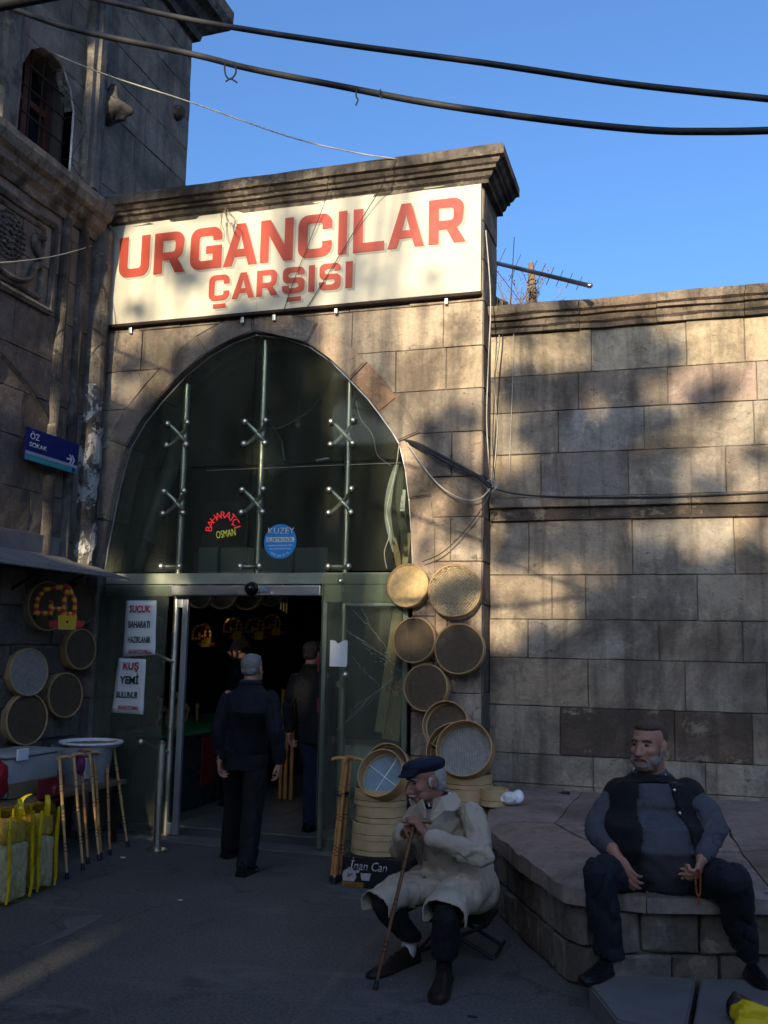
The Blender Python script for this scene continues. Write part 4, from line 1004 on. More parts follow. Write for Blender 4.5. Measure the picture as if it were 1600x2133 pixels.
# LED sign inside
YL = 8.25
lc = atY(466, 1092, YL); led = thing('led_sign', 'small glowing LED sign in red and yellow behind the glass', 'sign', lc)
b = new(); box(b, (lc.x-.24, YL+.02, lc.z-.22), (lc.x+.24, YL+.05, lc.z+.22), .005); obj('panel', b, 'black', led)
arc_text(led, 'BAHARATÇI', lc+Vector((-.01, 0, -.06)), YL+.012, .155, 172, 12, .075, 'led_red', -.012)
b = text_bm('OSMAN', .075, -.012, .002, .20); b.transform(Matrix.Rotation(R_(8), 4, 'Z')); put(b, lc+Vector((.02, .012, -.085)), (1, 0, 0), (0, 0, 1)); obj('lettering', b, 'led_yellow', led)
# posters on the left glass panel
def poster(label, pts, lines):
    yy = YG-.034
    P4 = [atY(x, y, yy) for x, y in pts]; t = thing('poster', label, 'poster', P4[0]); nx, nz = 8, 10; b = new(); g = []
    for i in range(nx+1):
        row = []
        for j in range(nz+1):
            s, q = i/nx, j/nz; p = P4[0].lerp(P4[1], s).lerp(P4[3].lerp(P4[2], s), q)
            row.append((p, -.003-.006*abs(math.sin(q*5+s*2))*(.3+abs(s-.5))))
        g.append(row)
    V = [[b.verts.new(p+Vector((0, d, 0))) for p, d in row] for row in g]; Wt = [[b.verts.new(p+Vector((0, d+.001, 0))) for p, d in row] for row in g]
    for i in range(nx):
        for j in range(nz): face(b, (V[i][j], V[i+1][j], V[i+1][j+1], V[i][j+1])); face(b, (Wt[i][j], Wt[i][j+1], Wt[i+1][j+1], Wt[i+1][j]))
    for i in range(nx): face(b, (V[i][0], Wt[i][0], Wt[i+1][0], V[i+1][0])); face(b, (V[i][nz], V[i+1][nz], Wt[i+1][nz], Wt[i][nz]))
    for j in range(nz): face(b, (V[0][j], V[0][j+1], Wt[0][j+1], Wt[0][j])); face(b, (V[nx][j], Wt[nx][j], Wt[nx][j+1], V[nx][j+1]))
    obj('sheet', b, 'paper', t, 'all')
    for body, px, py, h, wd, mt, bold in lines: letter(t, body, px, py, yy-.0125, h, wd, mt, bold)
poster('upper white poster with SUCUK in red letters on the left glass', [(264, 1251), (327, 1251), (324, 1364), (257, 1368)],
       [('SUCUK', 292, 1268, .060, .215, 'ink_red', .03), ('BAHARATI', 290, 1300, .062, .215, 'ink', .02), ('HAZIRLANIR', 290, 1332, .056, .225, 'ink', .018), ('BAHARATÇI OSMAN', 291, 1357, .038, .22, 'ink_red', .012)])
poster('lower white poster with YEMİ in dark letters on the left glass', [(248, 1371), (305, 1373), (299, 1489), (233, 1484)],
       [('KUŞ', 273, 1387, .062, .155, 'ink_red', .03), ('YEMİ', 269, 1416, .066, .19, 'ink', .03), ('BULUNUR', 265, 1447, .056, .215, 'ink', .02), ('BAHARATÇI OSMAN', 267, 1474, .038, .20, 'ink_red', .012)])
# blank white paper on the right post
q0, q1 = atY(688, 1333, YG-.045), atY(723, 1389, YG-.045)
b = new(); prism(b, [(q0.x, q1.z), (q1.x-.006, q1.z), (q1.x, q1.z+.03), (q1.x, q0.z-.004), (q1.x-.03, q0.z), (q0.x+.068, q0.z-.03), (q0.x+.045, q0.z-.005), (q0.x, q0.z)], YG-.046, YG-.044)
tag(obj('notice_paper', b, 'paper', base=q0), 'blank white sheet of paper on the right post', 'paper')
# ------------------------------------------------------------------ sieves
rng = random.Random(77)
def sieve(label, c, axis, r, depth, mesh, opened=False, wood='wood', name='sieve', group='sieves hung and stacked at the entrance', sag=0.0):
    """c: centre of the front rim; axis points out of the front"""
    c = Vector(c); a = Vector(axis).normalized(); t = thing(name, label, 'sieve', c, group)
    th = .006; b = new(); seg = 40
    rg = lathe(b, [(r, 0), (r, -depth), (r-th, -depth), (r-th, 0)], c, a, seg, True)
    for ring in rg:
        for i, v in enumerate(ring): v.co += (v.co-c).normalized()*.004*noise.noise(v.co*5)
    x, y = frame_of(a)
    for k in range(14):                       # lap of the bent hoop
        pass
    lap = [c + (x*math.cos(q)+y*math.sin(q))*(r+.004) for q in (2.2, 2.35, 2.5, 2.65)]
    obj('hoop', b, wood, t, True)
    b = new(); zf = -.012 if not opened else -depth+.02
    lathe(b, [(r+.0025, zf+.012), (r+.006, zf+.008), (r+.006, zf-.016), (r+.0025, zf-.02)] if not opened else [(r-th-.001, zf+.014), (r-th-.008, zf+.012), (r-th-.008, zf-.006), (r-th-.001, zf-.008)], c, a, seg, True)
    obj('binding', b, 'wood_pale' if wood == 'wood' else wood, t, True)
    # woven disc in its own frame so that the pattern lies in its plane
    b = new(); d = lathe(b, [(1e-4, 0), (r*.35, 0), (r*.7, 0), (r-th*.9, 0)], (0, 0, 0), (0, 0, 1), seg)
    for v in b.verts: v.co.z -= sag*(1-min(1, (v.co.xy.length/r)**2))
    q = a.to_track_quat('Z', 'Y').to_matrix().to_4x4(); bmesh.ops.recalc_face_normals(b, faces=b.faces)
    me = bpy.data.meshes.new('woven_mesh'); b.to_mesh(me); b.free(); me.materials.append(M[mesh])
    o = bpy.data.objects.new('woven_mesh', me); COL.objects.link(o); o.parent = t; o.matrix_local = Matrix.Translation(a*zf) @ q @ Matrix.Rotation(rng.uniform(-.3, .3), 4, 'Z')
    return t
def drum(label, c, r, h, wood='wood_pale', tilt=(0, 0, 0)):
    """a sieve lying flat in a stack, its hoops seen from the side; c is the bottom centre"""
    t = thing('sieve', label, 'sieve', c, 'sieves hung and stacked at the entrance'); c = Vector(c)
    b = new(); lathe(b, [(r, 0), (r, h), (r-.006, h), (r-.006, .0)], c, (0, 0, 1), 44, True)
    for v in b.verts: v.co += Vector((v.co.x-c.x, v.co.y-c.y, 0)).normalized()*.004*noise.noise(v.co*4)
    obj('hoop', b, wood, t, True)
    b = new(); lathe(b, [(r+.001, h*.34), (r+.006, h*.33), (r+.006, .004), (r+.001, .002)], c, (0, 0, 1), 44, True); obj('binding', b, wood, t, True)
    b = new()
    for k in range(1):
        tube(b, [c+Vector(((r+.0065)*math.cos(a), (r+.0065)*math.sin(a), h*.355+.002*math.sin(a*9+k*3))) for a in [2*math.pi*i/44 for i in range(45)]], .0017, 4)
    obj('stitching', b, 'char', t)
    b = new(); lathe(b, [(1e-4, h*.35), (r-.007, h*.35)], c, (0, 0, 1), 36); obj('woven_mesh', b, 'weave_gut', t)
    return t
S = lambda px, py, y: atY(px, py, y)
fa = (.02, -1, .10)
sieve('sunlit straw sieve with close weave, uppermost on the pillar beside the glass', S(848, 1219, 7.40), (-.06, -1, .10), .172, .09, 'weave_straw')
sieve('large cane sieve with open hexagon weave at the top right of the pillar', S(946, 1230, 7.39), (.03, -1, .10), .207, .10, 'weave_cane')
sieve('brown sieve with pale inner hoop below the straw sieve, half over the glass', S(862, 1333, 7.39), (-.10, -1, .10), .178, .095, 'weave_gut')
sieve('large dark brown sieve below the open cane sieve on the pillar edge', S(956, 1351, 7.38), (.0, -1, .10), .195, .10, 'weave_gut')
sieve('dark grid sieve hung lowest over the edge of the glass', S(886, 1432, 7.37), (-.08, -1, .08), .180, .095, 'weave_gut', wood='wood')
sieve('tilted deep sieve with orange hoop leaning under the dark grid sieve', S(926, 1508, 7.16), (-.10, -1, .30), .178, .10, 'weave_gut', True)
sieve('wide deep sieve with grey wire mesh leaning behind the flat cap of the old man', S(966, 1558, 6.93), (.02, -1, .38), .205, .13, 'weave_wire', True)
sieve('deep dark hoop peeking out behind the grey wire sieve', S(944, 1562, 7.06), (-.03, -1, .34), .205, .12, 'weave_gut', True)
sieve('deep sieve with bluish film over its mesh tilted on the stack by the canes', S(791, 1609, 6.62), (-.16, -1, .50), .172, .12, 'weave_blue', True)
_fs = [o for o in COL.objects if o.get('label', '').startswith('deep sieve with bluish')][0]
b = new(); _c = _fs.location; _a = Vector((-.16, -1, .50)).normalized(); _x, _y = frame_of(_a)
for q in (.5, 2.0): tube(b, [Vector(_c)-_a*.094+(_x*math.cos(q)+_y*math.sin(q))*.16, Vector(_c)-_a*.094, Vector(_c)-_a*.094-(_x*math.cos(q)+_y*math.sin(q))*.16], .004, 5)
obj('cross_strip', b, 'bag_white', _fs)
sieve('orange hoop standing behind the bluish sieve on the stack', S(803, 1594, 6.76), (-.05, -1, .42), .165, .09, 'weave_gut', True)
bx = atY(759, 1820, 6.60)
for i, (dx, z, r, h, lab) in enumerate(((0.0, .205, .196, .105, 'drum sieve lowest in the stack on the black carton'), (.004, .31, .196, .115, 'drum sieve second from the bottom of the stack on the carton'), (.012, .425, .182, .112, 'drum sieve third from the bottom in the stack on the carton'), (.006, .537, .186, .115, 'topmost flat drum sieve under the bluish sieve'))):
    drum(lab, (-2.095+dx, 6.80, z), r, h)
for i, (dx, z, r, h, lab) in enumerate(((-.01, .28, .175, .12, 'drum sieve lowest in the stack behind the coat of the old man'), (.0, .40, .18, .125, 'drum sieve in the middle of the stack behind the old man'), (.008, .525, .178, .12, 'drum sieve directly under the wide grey wire sieve'), (.0, .645, .178, .10, 'topmost flat drum sieve behind the cap of the old man'))):
    drum(lab, (-1.52+dx, 7.12, z), r, h)
b = new(); box(b, (-1.72, 6.93, 0), (-1.33, 7.32, .275), .01); tag(obj('wooden_crate', b, 'rust', base=(-1.52, 7.12, 0)), 'low wooden crate carrying the sieve stack behind the old man', 'crate')
drum('small drum sieve on the ledge beside the coat of the old man', (-1.30, 7.0, .545), .10, .12)
# left wall
LX = (1, -.22, .06)
def on_left(px, py, off=.11): return atX(px, py, XL+off)
sieve('sieve with toy in front high on the left wall under the board', on_left(101, 1262), LX, .20, .11, 'weave_gut', wood='wood_pale')
sieve('dark flat sieve under the board nearest to the glass on the left wall', on_left(172, 1257, .08), (1, -.1, .05), .18, .06, 'weave_gut', wood='rust')
sieve('brown sieve right of the pair on the left wall, below the toy', on_left(170, 1352), LX, .172, .10, 'weave_gut')
sieve('grey mesh sieve at the left picture edge on the left wall', on_left(62, 1400), LX, .185, .10, 'weave_wire', wood='wood_pale')
sieve('brown sieve low on the left wall right of the lowest one', on_left(138, 1448), LX, .185, .10, 'weave_gut')
sieve('lowest and largest sieve on the left wall above the tub', on_left(58, 1498), LX, .20, .11, 'weave_gut', wood='wood_pale')
# ------------------------------------------------------------------ walking sticks
def stick(label, foot, top, hand, mat, r=.0115, group='walking sticks leaning at the table', both=.025, bamboo=True):
    foot, top, hand = Vector(foot), Vector(top), Vector(hand).normalized(); t = thing('walking_stick', label, 'cane', foot, group)
    b = new(); n = 26; pts = [foot.lerp(top, i/n) for i in range(n+1)]
    tube(b, pts, [r*(.82+.25*i/n + (.14 if bamboo and i in (5, 6, 12, 13, 19, 20) else 0)) for i in range(n+1)], 8); obj('shaft', b, mat, t, True)
    b = new(); up = (top-foot).normalized()
    tube(b, spline([top-hand*both-up*.002, top+up*.012, top+hand*.040+up*.016, top+hand*.078+up*.012, top+hand*.095-up*.002], 4), [.008, .011, .013, .014, .0145, .0145, .0145, .0145, .014, .014, .0135, .013, .012, .012, .011, .0095, .007], 8); obj('handle', b, mat, t, True)
    b = new()
    for q in (.22, .25, .28, .50, .53, .72, .75, .78): p = foot.lerp(top, q); tube(b, [p-up*.003, p+up*.003], r*1.13, 8)
    obj('burnt_ring', b, 'char', t)
    b = new(); tube(b, [foot, foot+up*.03, foot+up*.045], [r*1.35, r*1.25, r*1.05], 8); obj('rubber_tip', b, 'black', t, True)
    return t
HX = Vector((.35, .95, .02))
for foot, top, hx, mat, lab in (((140, 1832), (124, 1582), -.31, 'cane_pale', 'pale walking stick nearest to the street in the leaning row'), ((173, 1812), (154, 1576), -.29, 'cane_pale', 'second walking stick from the street with handle overlapping the first'),
        ((184, 1799), (168, 1568), -.30, 'cane', 'brown walking stick third from the street, in front of the purple bag'), ((207, 1793), (187, 1572), -.29, 'cane_pale', 'pale walking stick in the middle of the row'),
        ((211, 1789), (196, 1563), -.30, 'cane', 'dark walking stick half hidden behind the middle one'), ((229, 1782), (222, 1551), -.30, 'cane', 'reddish walking stick second from the bollard'), ((266, 1764), (236, 1549), -.27, 'cane_pale', 'strongly slanted walking stick nearest to the bollard')):
    f = atZ(*foot, .0); stick(lab, f, atX(*top, f.x+hx), HX, mat)
for foot, top, yo, hand, lab in (((690, 1838), (716, 1583), .40, (-1, -.1, -.05), 'walking stick with handle turned left in the strapped bundle'), ((700, 1838), (722, 1580), .41, (.9, -.5, 0), 'middle walking stick of the strapped bundle'),
        ((707, 1836), (731, 1584), .42, (1, .1, 0), 'walking stick with handle turned right in the strapped bundle'), ((695, 1842), (722, 1586), .36, (.2, -1, 0), 'walking stick with handle pointing to the street in the strapped bundle')):
    f = atZ(*foot, .0); stick(lab, f, atY(*top, f.y+yo), hand, 'cane', .0125, 'walking sticks strapped in a bundle')
p = atY(712, 1655, 6.92); b = new()
for k in range(3): tube(b, [p+Vector((.058*math.cos(a), .05*math.sin(a)-.02, .008*k+.006*math.sin(a*2+k))) for a in [2*math.pi*i/20 for i in range(21)]], .0045, 5)
tube(b, [p+Vector((-.05, -.05, .01)), p+Vector((-.075, -.06, .03)), p+Vector((-.06, -.06, -.01))], .004, 5)
tag(obj('strap', b, 'black', base=p, smooth=True), 'black strap tied around the bundle of walking sticks', 'strap')
# ------------------------------------------------------------------ carton with lettering
ct = thing('carton', 'black carton with white italic lettering and teapot picture under the sieves', 'box', (-2.09, 6.8, 0))
cx0, cx1, cy = atY(712, 1830, 6.58).x, -1.80, 6.58
b = new(); box(b, (cx0, cy, .002), (cx1, cy+.40, .203), .003); obj('box', b, plain('black_print', (.010, .010, .012), .5, 0, .2, 8, .05), ct)
b = new(); box(b, (cx0+.002, cy-.0025, .004), (cx0+.16, cy, .036)); obj('gold_band', b, plain('gold_print', (.20, .12, .02), .5), ct)
b = text_bm('İnan Can', .062, .006, .001, .27); b.transform(Matrix.Shear('XY', 4, (.22, 0)) if False else Matrix(((1, .22, 0, 0), (0, 1, 0, 0), (0, 0, 1, 0), (0, 0, 0, 1)))); put(b, (cx0+.195, cy-.002, .150), (1, 0, 0), (0, 0, 1)); obj('lettering', b, plain('grey_print', (.42, .42, .42), .6), ct)
b = text_bm('Çaydanlık', .014, .006, .0006, .09); put(b, (cx0+.07, cy-.003, .020), (1, 0, 0), (0, 0, 1)); obj('lettering', b, 'maroon', ct)
def disc2(cx, cz, rx, rz, n=18): return [(cx+rx*math.cos(2*math.pi*i/n), cz+rz*math.sin(2*math.pi*i/n)) for i in range(n)]
b = new(); px = [(x+cx0, z) for x, z in [(.01, .04), (.09, .04), (.108, .07), (.10, .095), (.122, .10), (.132, .115), (.12, .118), (.092, .112), (.075, .118), (.055, .135), (.035, .118), (.012, .105), (.004, .075)]]
prism(b, px, cy-.003, cy-.0005); prism(b, [(cx0+x, z) for x, z in [(.145, .052), (.20, .052), (.208, .085), (.215, .10), (.138, .10), (.14, .075)]], cy-.003, cy-.0005)
obj('teapot_picture', b, plain('china_print', (.36, .38, .38), .5, 0, .25, 30, 0), ct)
b = new()
for dx, dz in ((.05, .085), (.062, .078), (.045, .07), (.075, .09)): prism(b, disc2(cx0+dx, dz, .007, .006, 8), cy-.0042, cy-.0032)
obj('flower_print', b, 'maroon', ct)
# ------------------------------------------------------------------ table with tub, bin and bags at the left wall
t = thing('market_table', 'low dark table along the left wall carrying tub and bin', 'table', (-4.8, 6.4, 0))
b = new(); box(b, (-5.04, 5.5, .47), (-4.50, 7.34, .505), .006); obj('table_top', b, 'rust', t)
for x in (-5.0, -4.56):
    for y in (5.55, 7.28): b = new(); box(b, (x-.02, y-.02, 0), (x+.02, y+.02, .468)); obj('leg', b, 'iron', t)
t = thing('plastic_tub', 'milky plastic tub with folded lid flap on the table', 'tub', (-4.8, 6.25, .507))
b = new(); box(b, (-5.02, 5.98, .508), (-4.64, 6.62, .80), .04); b2 = [v for v in b.verts if v.co.z < .6]
for v in b2: v.co.x = -4.83+(v.co.x+4.83)*.9; v.co.y = 6.3+(v.co.y-6.3)*.92
obj('tub', b, 'plastic', t, True)
b = new(); box(b, (-5.03, 5.97, .80), (-4.63, 6.63, .822), .01); obj('lid', b, 'plastic', t, True)
b = new(); p = atX(50, 1572, -4.62); box(b, (-4.635, p.y-.07, p.z-.04), (-4.615, p.y+.05, p.z+.045), .006); obj('label_flap', b, 'white', t)
b = new(); box(b, (-4.66, 6.02, .512), (-4.645, 6.58, .62), .005); obj('contents', b, plain('grain', (.20, .15, .08), .9, 0, .3, 50, .4, 90), t)
b = new(); box(b, (-4.515, 6.16, .46), (-4.50, 6.47, .64), .004); rp = tag(obj('notice_board', b, 'maroon', base=(-4.51, 6.3, .55)), 'dark red board with pale emblem hanging at the table edge', 'board')
b = outline_bm([[(-.03, .03), (-.02, 0), (.02, 0), (.03, .03), (.016, .012), (0, .035), (-.016, .012)], [(-.012, -.008), (.012, -.008), (.006, -.03), (-.006, -.03)]], .002); put(b, (-4.4995, 6.34, .55), (0, 1, 0), (0, 0, 1)); obj('emblem', b, plain('rose_print', (.42, .14, .14), .6), rp)
t = thing('storage_bin', 'greyish bin with bread tray behind the walking sticks', 'bin', (-4.75, 7.0, 0))
b = new(); lathe(b, [(0, 0), (.215, 0), (.235, .14), (.25, .29), (.238, .29), (.22, .14), (.20, .02), (0, .02)], (-4.76, 7.06, .508), (0, 0, 1), 30); obj('body', b, plain('grey_bin', (.27, .265, .265), .6, 0, .2, 5, .1), t, True)
b = new(); box(b, (-4.60, 6.83, .56), (-4.565, 6.90, .72), .004); obj('paper_label', b, 'paper', t)
tr = thing('basket_tray', 'shallow tray with white rim and grain on the grey bin', 'tray', (-4.74, 7.02, .83))
c = atX(190, 1546, -4.72); b = new(); lathe(b, [(.20, -.03), (.245, .012), (.26, .012), (.262, -.002), (.21, -.045), (0, -.045)], c, (0, 0, 1), 36); obj('rim', b, 'bag_white', tr, True)
b = new(); lathe(b, [(0, .004), (.12, .0), (.235, -.012), (.24, -.02), (0, -.04)], c, (0, 0, 1), 30)
for v in b.verts: v.co.z += .006*noise.noise(v.co*30)
obj('grain', b, plain('grain_heap', (.27, .21, .13), .95, 0, .4, 80, .5, 160), tr, True)
p = atX(168, 1588, -4.50); b = new(); ball(b, p, .07, 3, (.5, .6, 1.4))
for v in b.verts: v.co += (v.co-p)*.35*noise.noise(v.co*14)
tag(obj('purple_pouch', b, 'purple', base=p, smooth=True), 'small purple pouch among the walking sticks', 'pouch')
p = atX(-30, 1630, -4.75); b = new(); ball(b, p, .20, 3, (.7, .85, 1.0))
for v in b.verts: v.co += (v.co-p)*.55*noise.noise(v.co*8); v.co.z -= .12*max(0, (v.co.y-p.y))
tag(obj('red_cloth', b, plain('red_cloth', (.30, .01, .025), .85, 0, .2, 9, .3), base=p, smooth=True), 'bright red cloth bundle at the left edge of the picture', 'cloth')
def carrier(label, c, sx, sy, h, mat, seed, handles=True):
    t = thing('carrier_bag', label, 'bag', c, 'yellow carrier bags'); c = Vector(c); b = new()
    box(b, c+Vector((-sx/2, -sy/2, .01)), c+Vector((sx/2, sy/2, h*.92)), .02); bmesh.ops.subdivide_edges(b, edges=b.edges[:], cuts=13, use_grid_fill=True)
    so = Vector((seed*3.1, seed, 0))
    for v in b.verts:
        k = (v.co.z-c.z)/h; bul = 1+.10*math.sin(k*3.0); d = Vector(((v.co.x-c.x)*bul, (v.co.y-c.y)*bul, 0)); pin = 1-.16*max(0, k-.62)/.3
        nv = noise.noise_vector(Vector((v.co.x, v.co.y, v.co.z*.6))*9+so)*.030+noise.noise_vector((v.co+so)*26)*.012
        v.co = Vector((c.x+d.x*pin, c.y+d.y*pin, v.co.z))+Vector((nv.x, nv.y, nv.z*.6*(1 if k > .1 else .1)))
    obj('bag', b, mat, t, 'all', c)
    if mat == 'yellow_bag':
        for nm, mt, z0, z1, k in (('silver_pack', 'silver_pack', .03, .58, .84), ('gold_pack', 'gold_pack', .59, .80, .76)):
            b = new(); box(b, c+Vector((-sx/2*k, -sy/2*k, h*z0)), c+Vector((sx/2*k, sy/2*k, h*z1)), .025); bmesh.ops.subdivide_edges(b, edges=b.edges[:], cuts=7, use_grid_fill=True)
            for v in b.verts: v.co += noise.noise_vector(Vector((v.co.x, v.co.y, v.co.z*.6))*16+so)*.014
            obj(nm, b, mt, t, 'all')
        for sx_ in (-1, 1):
            for sy_ in (-1, 1):
                b = new(); tube(b, [c+Vector((sx_*sx*.47, sy_*sy*.47, .015))+noise.noise_vector(Vector((sx_, sy_, seed)))*.006] + [c+Vector((sx_*sx*(.475+.035*math.sin(q*5+seed)-.06*max(0, q-.7)), sy_*sy*(.475-.05*max(0, q-.7)), h*q)) for q in (.15, .3, .45, .6, .75, .88)], [.008, .011, .013, .012, .014, .012, .008], 6); obj('side_fold', b, 'yellow_plain', t, True)
    if handles == 'loops':
        for s in (-1, 1):
            b = new(); y = c.y+s*sy*.22; pts = spline([(c.x-sx*.33, y, c.z+h*.84), (c.x-sx*.27, y+.01, c.z+h*.98), (c.x, y+s*.015, c.z+h*1.05), (c.x+sx*.27, y-.01, c.z+h*.98), (c.x+sx*.33, y, c.z+h*.84)], 6)
            tube(b, pts, [.011-.004*math.sin(math.pi*i/(len(pts)-1)) for i in range(len(pts))], 6); obj('handle', b, 'yellow_plain', t, True)
    if handles is True:                       # flat straps of the vest-shaped bag, drawn up at both sides
        for sx_ in (-1, 1):
            b = new(); x = c.x+sx_*sx*.40; P_ = spline([(x, c.y-.02, c.z+h*.80), (x+sx_*.012, c.y-.03, c.z+h*.93), (x-sx_*.005, c.y-.01, c.z+h*.99), (x-sx_*.03, c.y+.02, c.z+h*1.02)], 5); A = []
            for i, q in enumerate(P_): k = .026*(1-.45*i/len(P_)); A.append([b.verts.new(q+Vector((dx*k, dy, 0))) for dx, dy in ((-1, -.003), (0, -.012), (1, -.003), (1, .003), (-1, .003))])
            for r0, r1 in zip(A, A[1:]):
                for k in range(5): face(b, (r0[k], r0[(k+1) % 5], r1[(k+1) % 5], r1[k]))
            face(b, A[0]); face(b, A[-1][::-1]); obj('handle', b, 'yellow_plain', t, True)
    return t
carrier('yellow carrier bag nearest to the street at the left edge', (-4.20, 5.42, 0), .30, .24, .62, 'yellow_bag', 1)
carrier('yellow carrier bag standing behind the other at the left, toward the walking sticks', (-4.20, 5.74, 0), .24, .20, .60, 'yellow_bag', 2)
carrier('crumpled yellow bag at the lower right corner by the shoe of the seated man', tuple(Vector((.30, 4.50, .101))), .24, .2, .10, 'yellow_plain', 5, False)
p = Vector((.17, 4.60, .115)); b = new(); ball(b, p+Vector((.03, .03, .03)), .055, 3, (1.0, .8, 1.1))
for v in b.verts: v.co += (v.co-p)*.3*noise.noise(v.co*22)
tag(obj('dark_cloth', b, 'leather_brown', base=p, smooth=True), 'small dark brown crumpled item beside the yellow bag in the corner', 'cloth')
# wild board roof over the left sieves
t = thing('board_shelf', 'weathered grey boards forming a little roof over the left sieves', 'awning', (XL, 6.6, 2.25))
rt = Matrix.Rotation(R_(4), 3, 'X')
def bd(name, y0, y1, x1, z, tilt, th=.014):
    b = new(); vs = box(b, (XL+.0, y0, z-th), (x1, y1, z), .003)
    for v in b.verts: v.co.z += -(v.co.x-XL)*tilt + .004*noise.noise(v.co*6)
    obj(name, b, 'board', t)
bd('board', 5.2, 7.05, XL+.42, 2.38, .42); bd('board', 5.25, 7.42, XL+.47, 2.345, .30); bd('board', 5.22, 7.3, XL+.40, 2.31, .20)
b = new(); box(b, (XL+.0, 5.15, 2.36), (XL+.03, 7.0, 2.52), .004); obj('back_board', b, 'board', t)
for y in (5.9, 6.45, 7.0): b = new(); tube(b, [(XL+.005, y, 2.05), (XL+.34, y, 2.24)], .012, 6); obj('strut', b, 'iron', t)
# bollard, stool, litter
t = thing('bollard', 'round stainless steel bollard on a base plate before the left glass', 'bollard', (-4.055, 7.12, 0))
b = new(); tube(b, [(-4.055, 7.12, .012), (-4.055, 7.12, .84)], .033, 20); obj('post', b, 'chrome', t, True)
b = new(); lathe(b, [(0, .866), (.022, .862), (.034, .85), (.034, .838), (0, .838)], (-4.055, 7.12, 0), (0, 0, 1), 20); obj('cap', b, 'steel', t, True)
b = new(); lathe(b, [(0, .002), (.085, .002), (.085, .010), (.034, .016), (0, .016)], (-4.055, 7.12, 0), (0, 0, 1), 28); obj('base_plate', b, 'steel', t, True)
p = atZ(1064, 1678, .56); b = new(); ball(b, p+Vector((0, 0, .045)), .06, 4, (1.35, 1, .72))
for v in b.verts:
    d = v.co-p; v.co += d*(.45*noise.noise(v.co*17)+.2*noise.noise(v.co*40)); v.co.z = max(v.co.z, p.z+.002)
tag(obj('plastic_bag', b, 'bag_white', base=p, smooth='all'), 'crumpled white plastic bag lying on the stone ledge', 'bag')
p = atZ(1178, 1655, .57); b = new(); box(b, p+Vector((-.035, -.02, 0)), p+Vector((.035, .02, .022)), .006); tube(b, [p+Vector((-.035, 0, .012)), p+Vector((-.06, .01, .006)), p+Vector((-.055, -.015, .004))], .003, 5)
tag(obj('key_fob', b, 'black', base=p), 'small black key fob lying on the stone ledge', 'key fob')
for px, py, s, lab in ((256, 1787, .02, 'tiny pale scrap of paper on the asphalt near the leaning walking sticks'), (376, 1876, .014, 'tiny pale scrap lying alone in the middle of the asphalt'), (985, 2119, .02, 'small dark lump on the asphalt before the old man')):
    p = atZ(px, py, 0); b = new(); ball(b, p+Vector((0, 0, .004)), s, 2, (1.3, .6, .22)); tag(obj('litter', b, 'paper' if py < 2000 else 'black', base=p), lab, 'litter')
# ------------------------------------------------------------------ wooden toys
def toy(name, label, c, s=1.0, back=Vector((0, 1, 0)), right=Vector((1, 0, 0))):
    t = thing(name, label, 'toy', c); c = Vector(c)
    def bar(b, x0, z0, x1, z1, w=.016): tube(b, [c+right*x0*s+Vector((0, 0, z0*s)), c+right*x1*s+Vector((0, 0, z1*s))], w*s, 8)
    segs = [(-.12, -.06, -.12, .03), (-.03, -.06, -.03, .03), (.05, -.07, .05, .03), (.12, -.07, .12, .03), (-.12, -.05, -.03, -.05), (.05, -.05, .12, -.05), (-.12, .03, -.08, .10), (-.08, .10, .07, .13), (.05, .03, .07, .13), (.12, .03, .07, .13), (-.03, -.02, .05, -.02)]
    for mat, ph in (('toy_yellow', 0), ('toy_red', 1)):
        b = new()
        for x0, z0, x1, z1 in segs:
            n = 4
            for i in range(n):
                if i % 2 == ph: bar(b, x0+(x1-x0)*i/n, z0+(z1-z0)*i/n, x0+(x1-x0)*(i+1)/n, z0+(z1-z0)*(i+1)/n)
        obj('beads', b, mat, t, True)
    b = new(); bb = c-back*.012; pl = [(.02, -.15), (.13, -.15), (.135, -.06), (.015, -.06)]
    vs0 = [b.verts.new(bb+right*x*s+Vector((0, 0, z*s))) for x, z in pl]; vs1 = [b.verts.new(bb-back*.012+right*x*s+Vector((0, 0, z*s))) for x, z in pl]
    face(b, vs0); face(b, vs1[::-1])
    for i in range(4): face(b, (vs0[i], vs1[i], vs1[(i+1) % 4], vs0[(i+1) % 4]))
    obj('plate', b, 'toy_yellow', t)
    b = new()
    b.free()
    for x in (-.12, -.03): b = new(); ball(b, c+right*x*s+Vector((0, 0, -.075*s)), .014*s, 2); obj('wheel', b, 'black', t, True)
    b = new(); ball(b, bb-back*.013+right*.075*s+Vector((0, 0, -.10*s)), .008*s, 1)
    obj('dot', b, 'black', t)
    b = new(); prof = [(.02-.06, -.10), (.02, -.09), (.02, -.14), (-.03, -.135)]; prof2 = [(.13, -.09), (.19, -.09), (.18, -.13), (.13, -.14)]
    for pr in (prof, prof2):
        a0 = [b.verts.new(c+right*x*s+Vector((0, 0, z*s))) for x, z in pr]; a1 = [b.verts.new(c-back*.01+right*x*s+Vector((0, 0, z*s))) for x, z in pr]; face(b, a0); face(b, a1[::-1])
        for i in range(4): face(b, (a0[i], a1[i], a1[(i+1) % 4], a0[(i+1) % 4]))
    obj('side_wing', b, 'toy_red', t)
    return t
toy('hanging_toy', 'red and yellow bead toy hanging before the upper left wall sieve', atX(116, 1262, XL+.30), 1.25, Vector((-.75, .66, 0)), Vector((.66, .75, 0)))
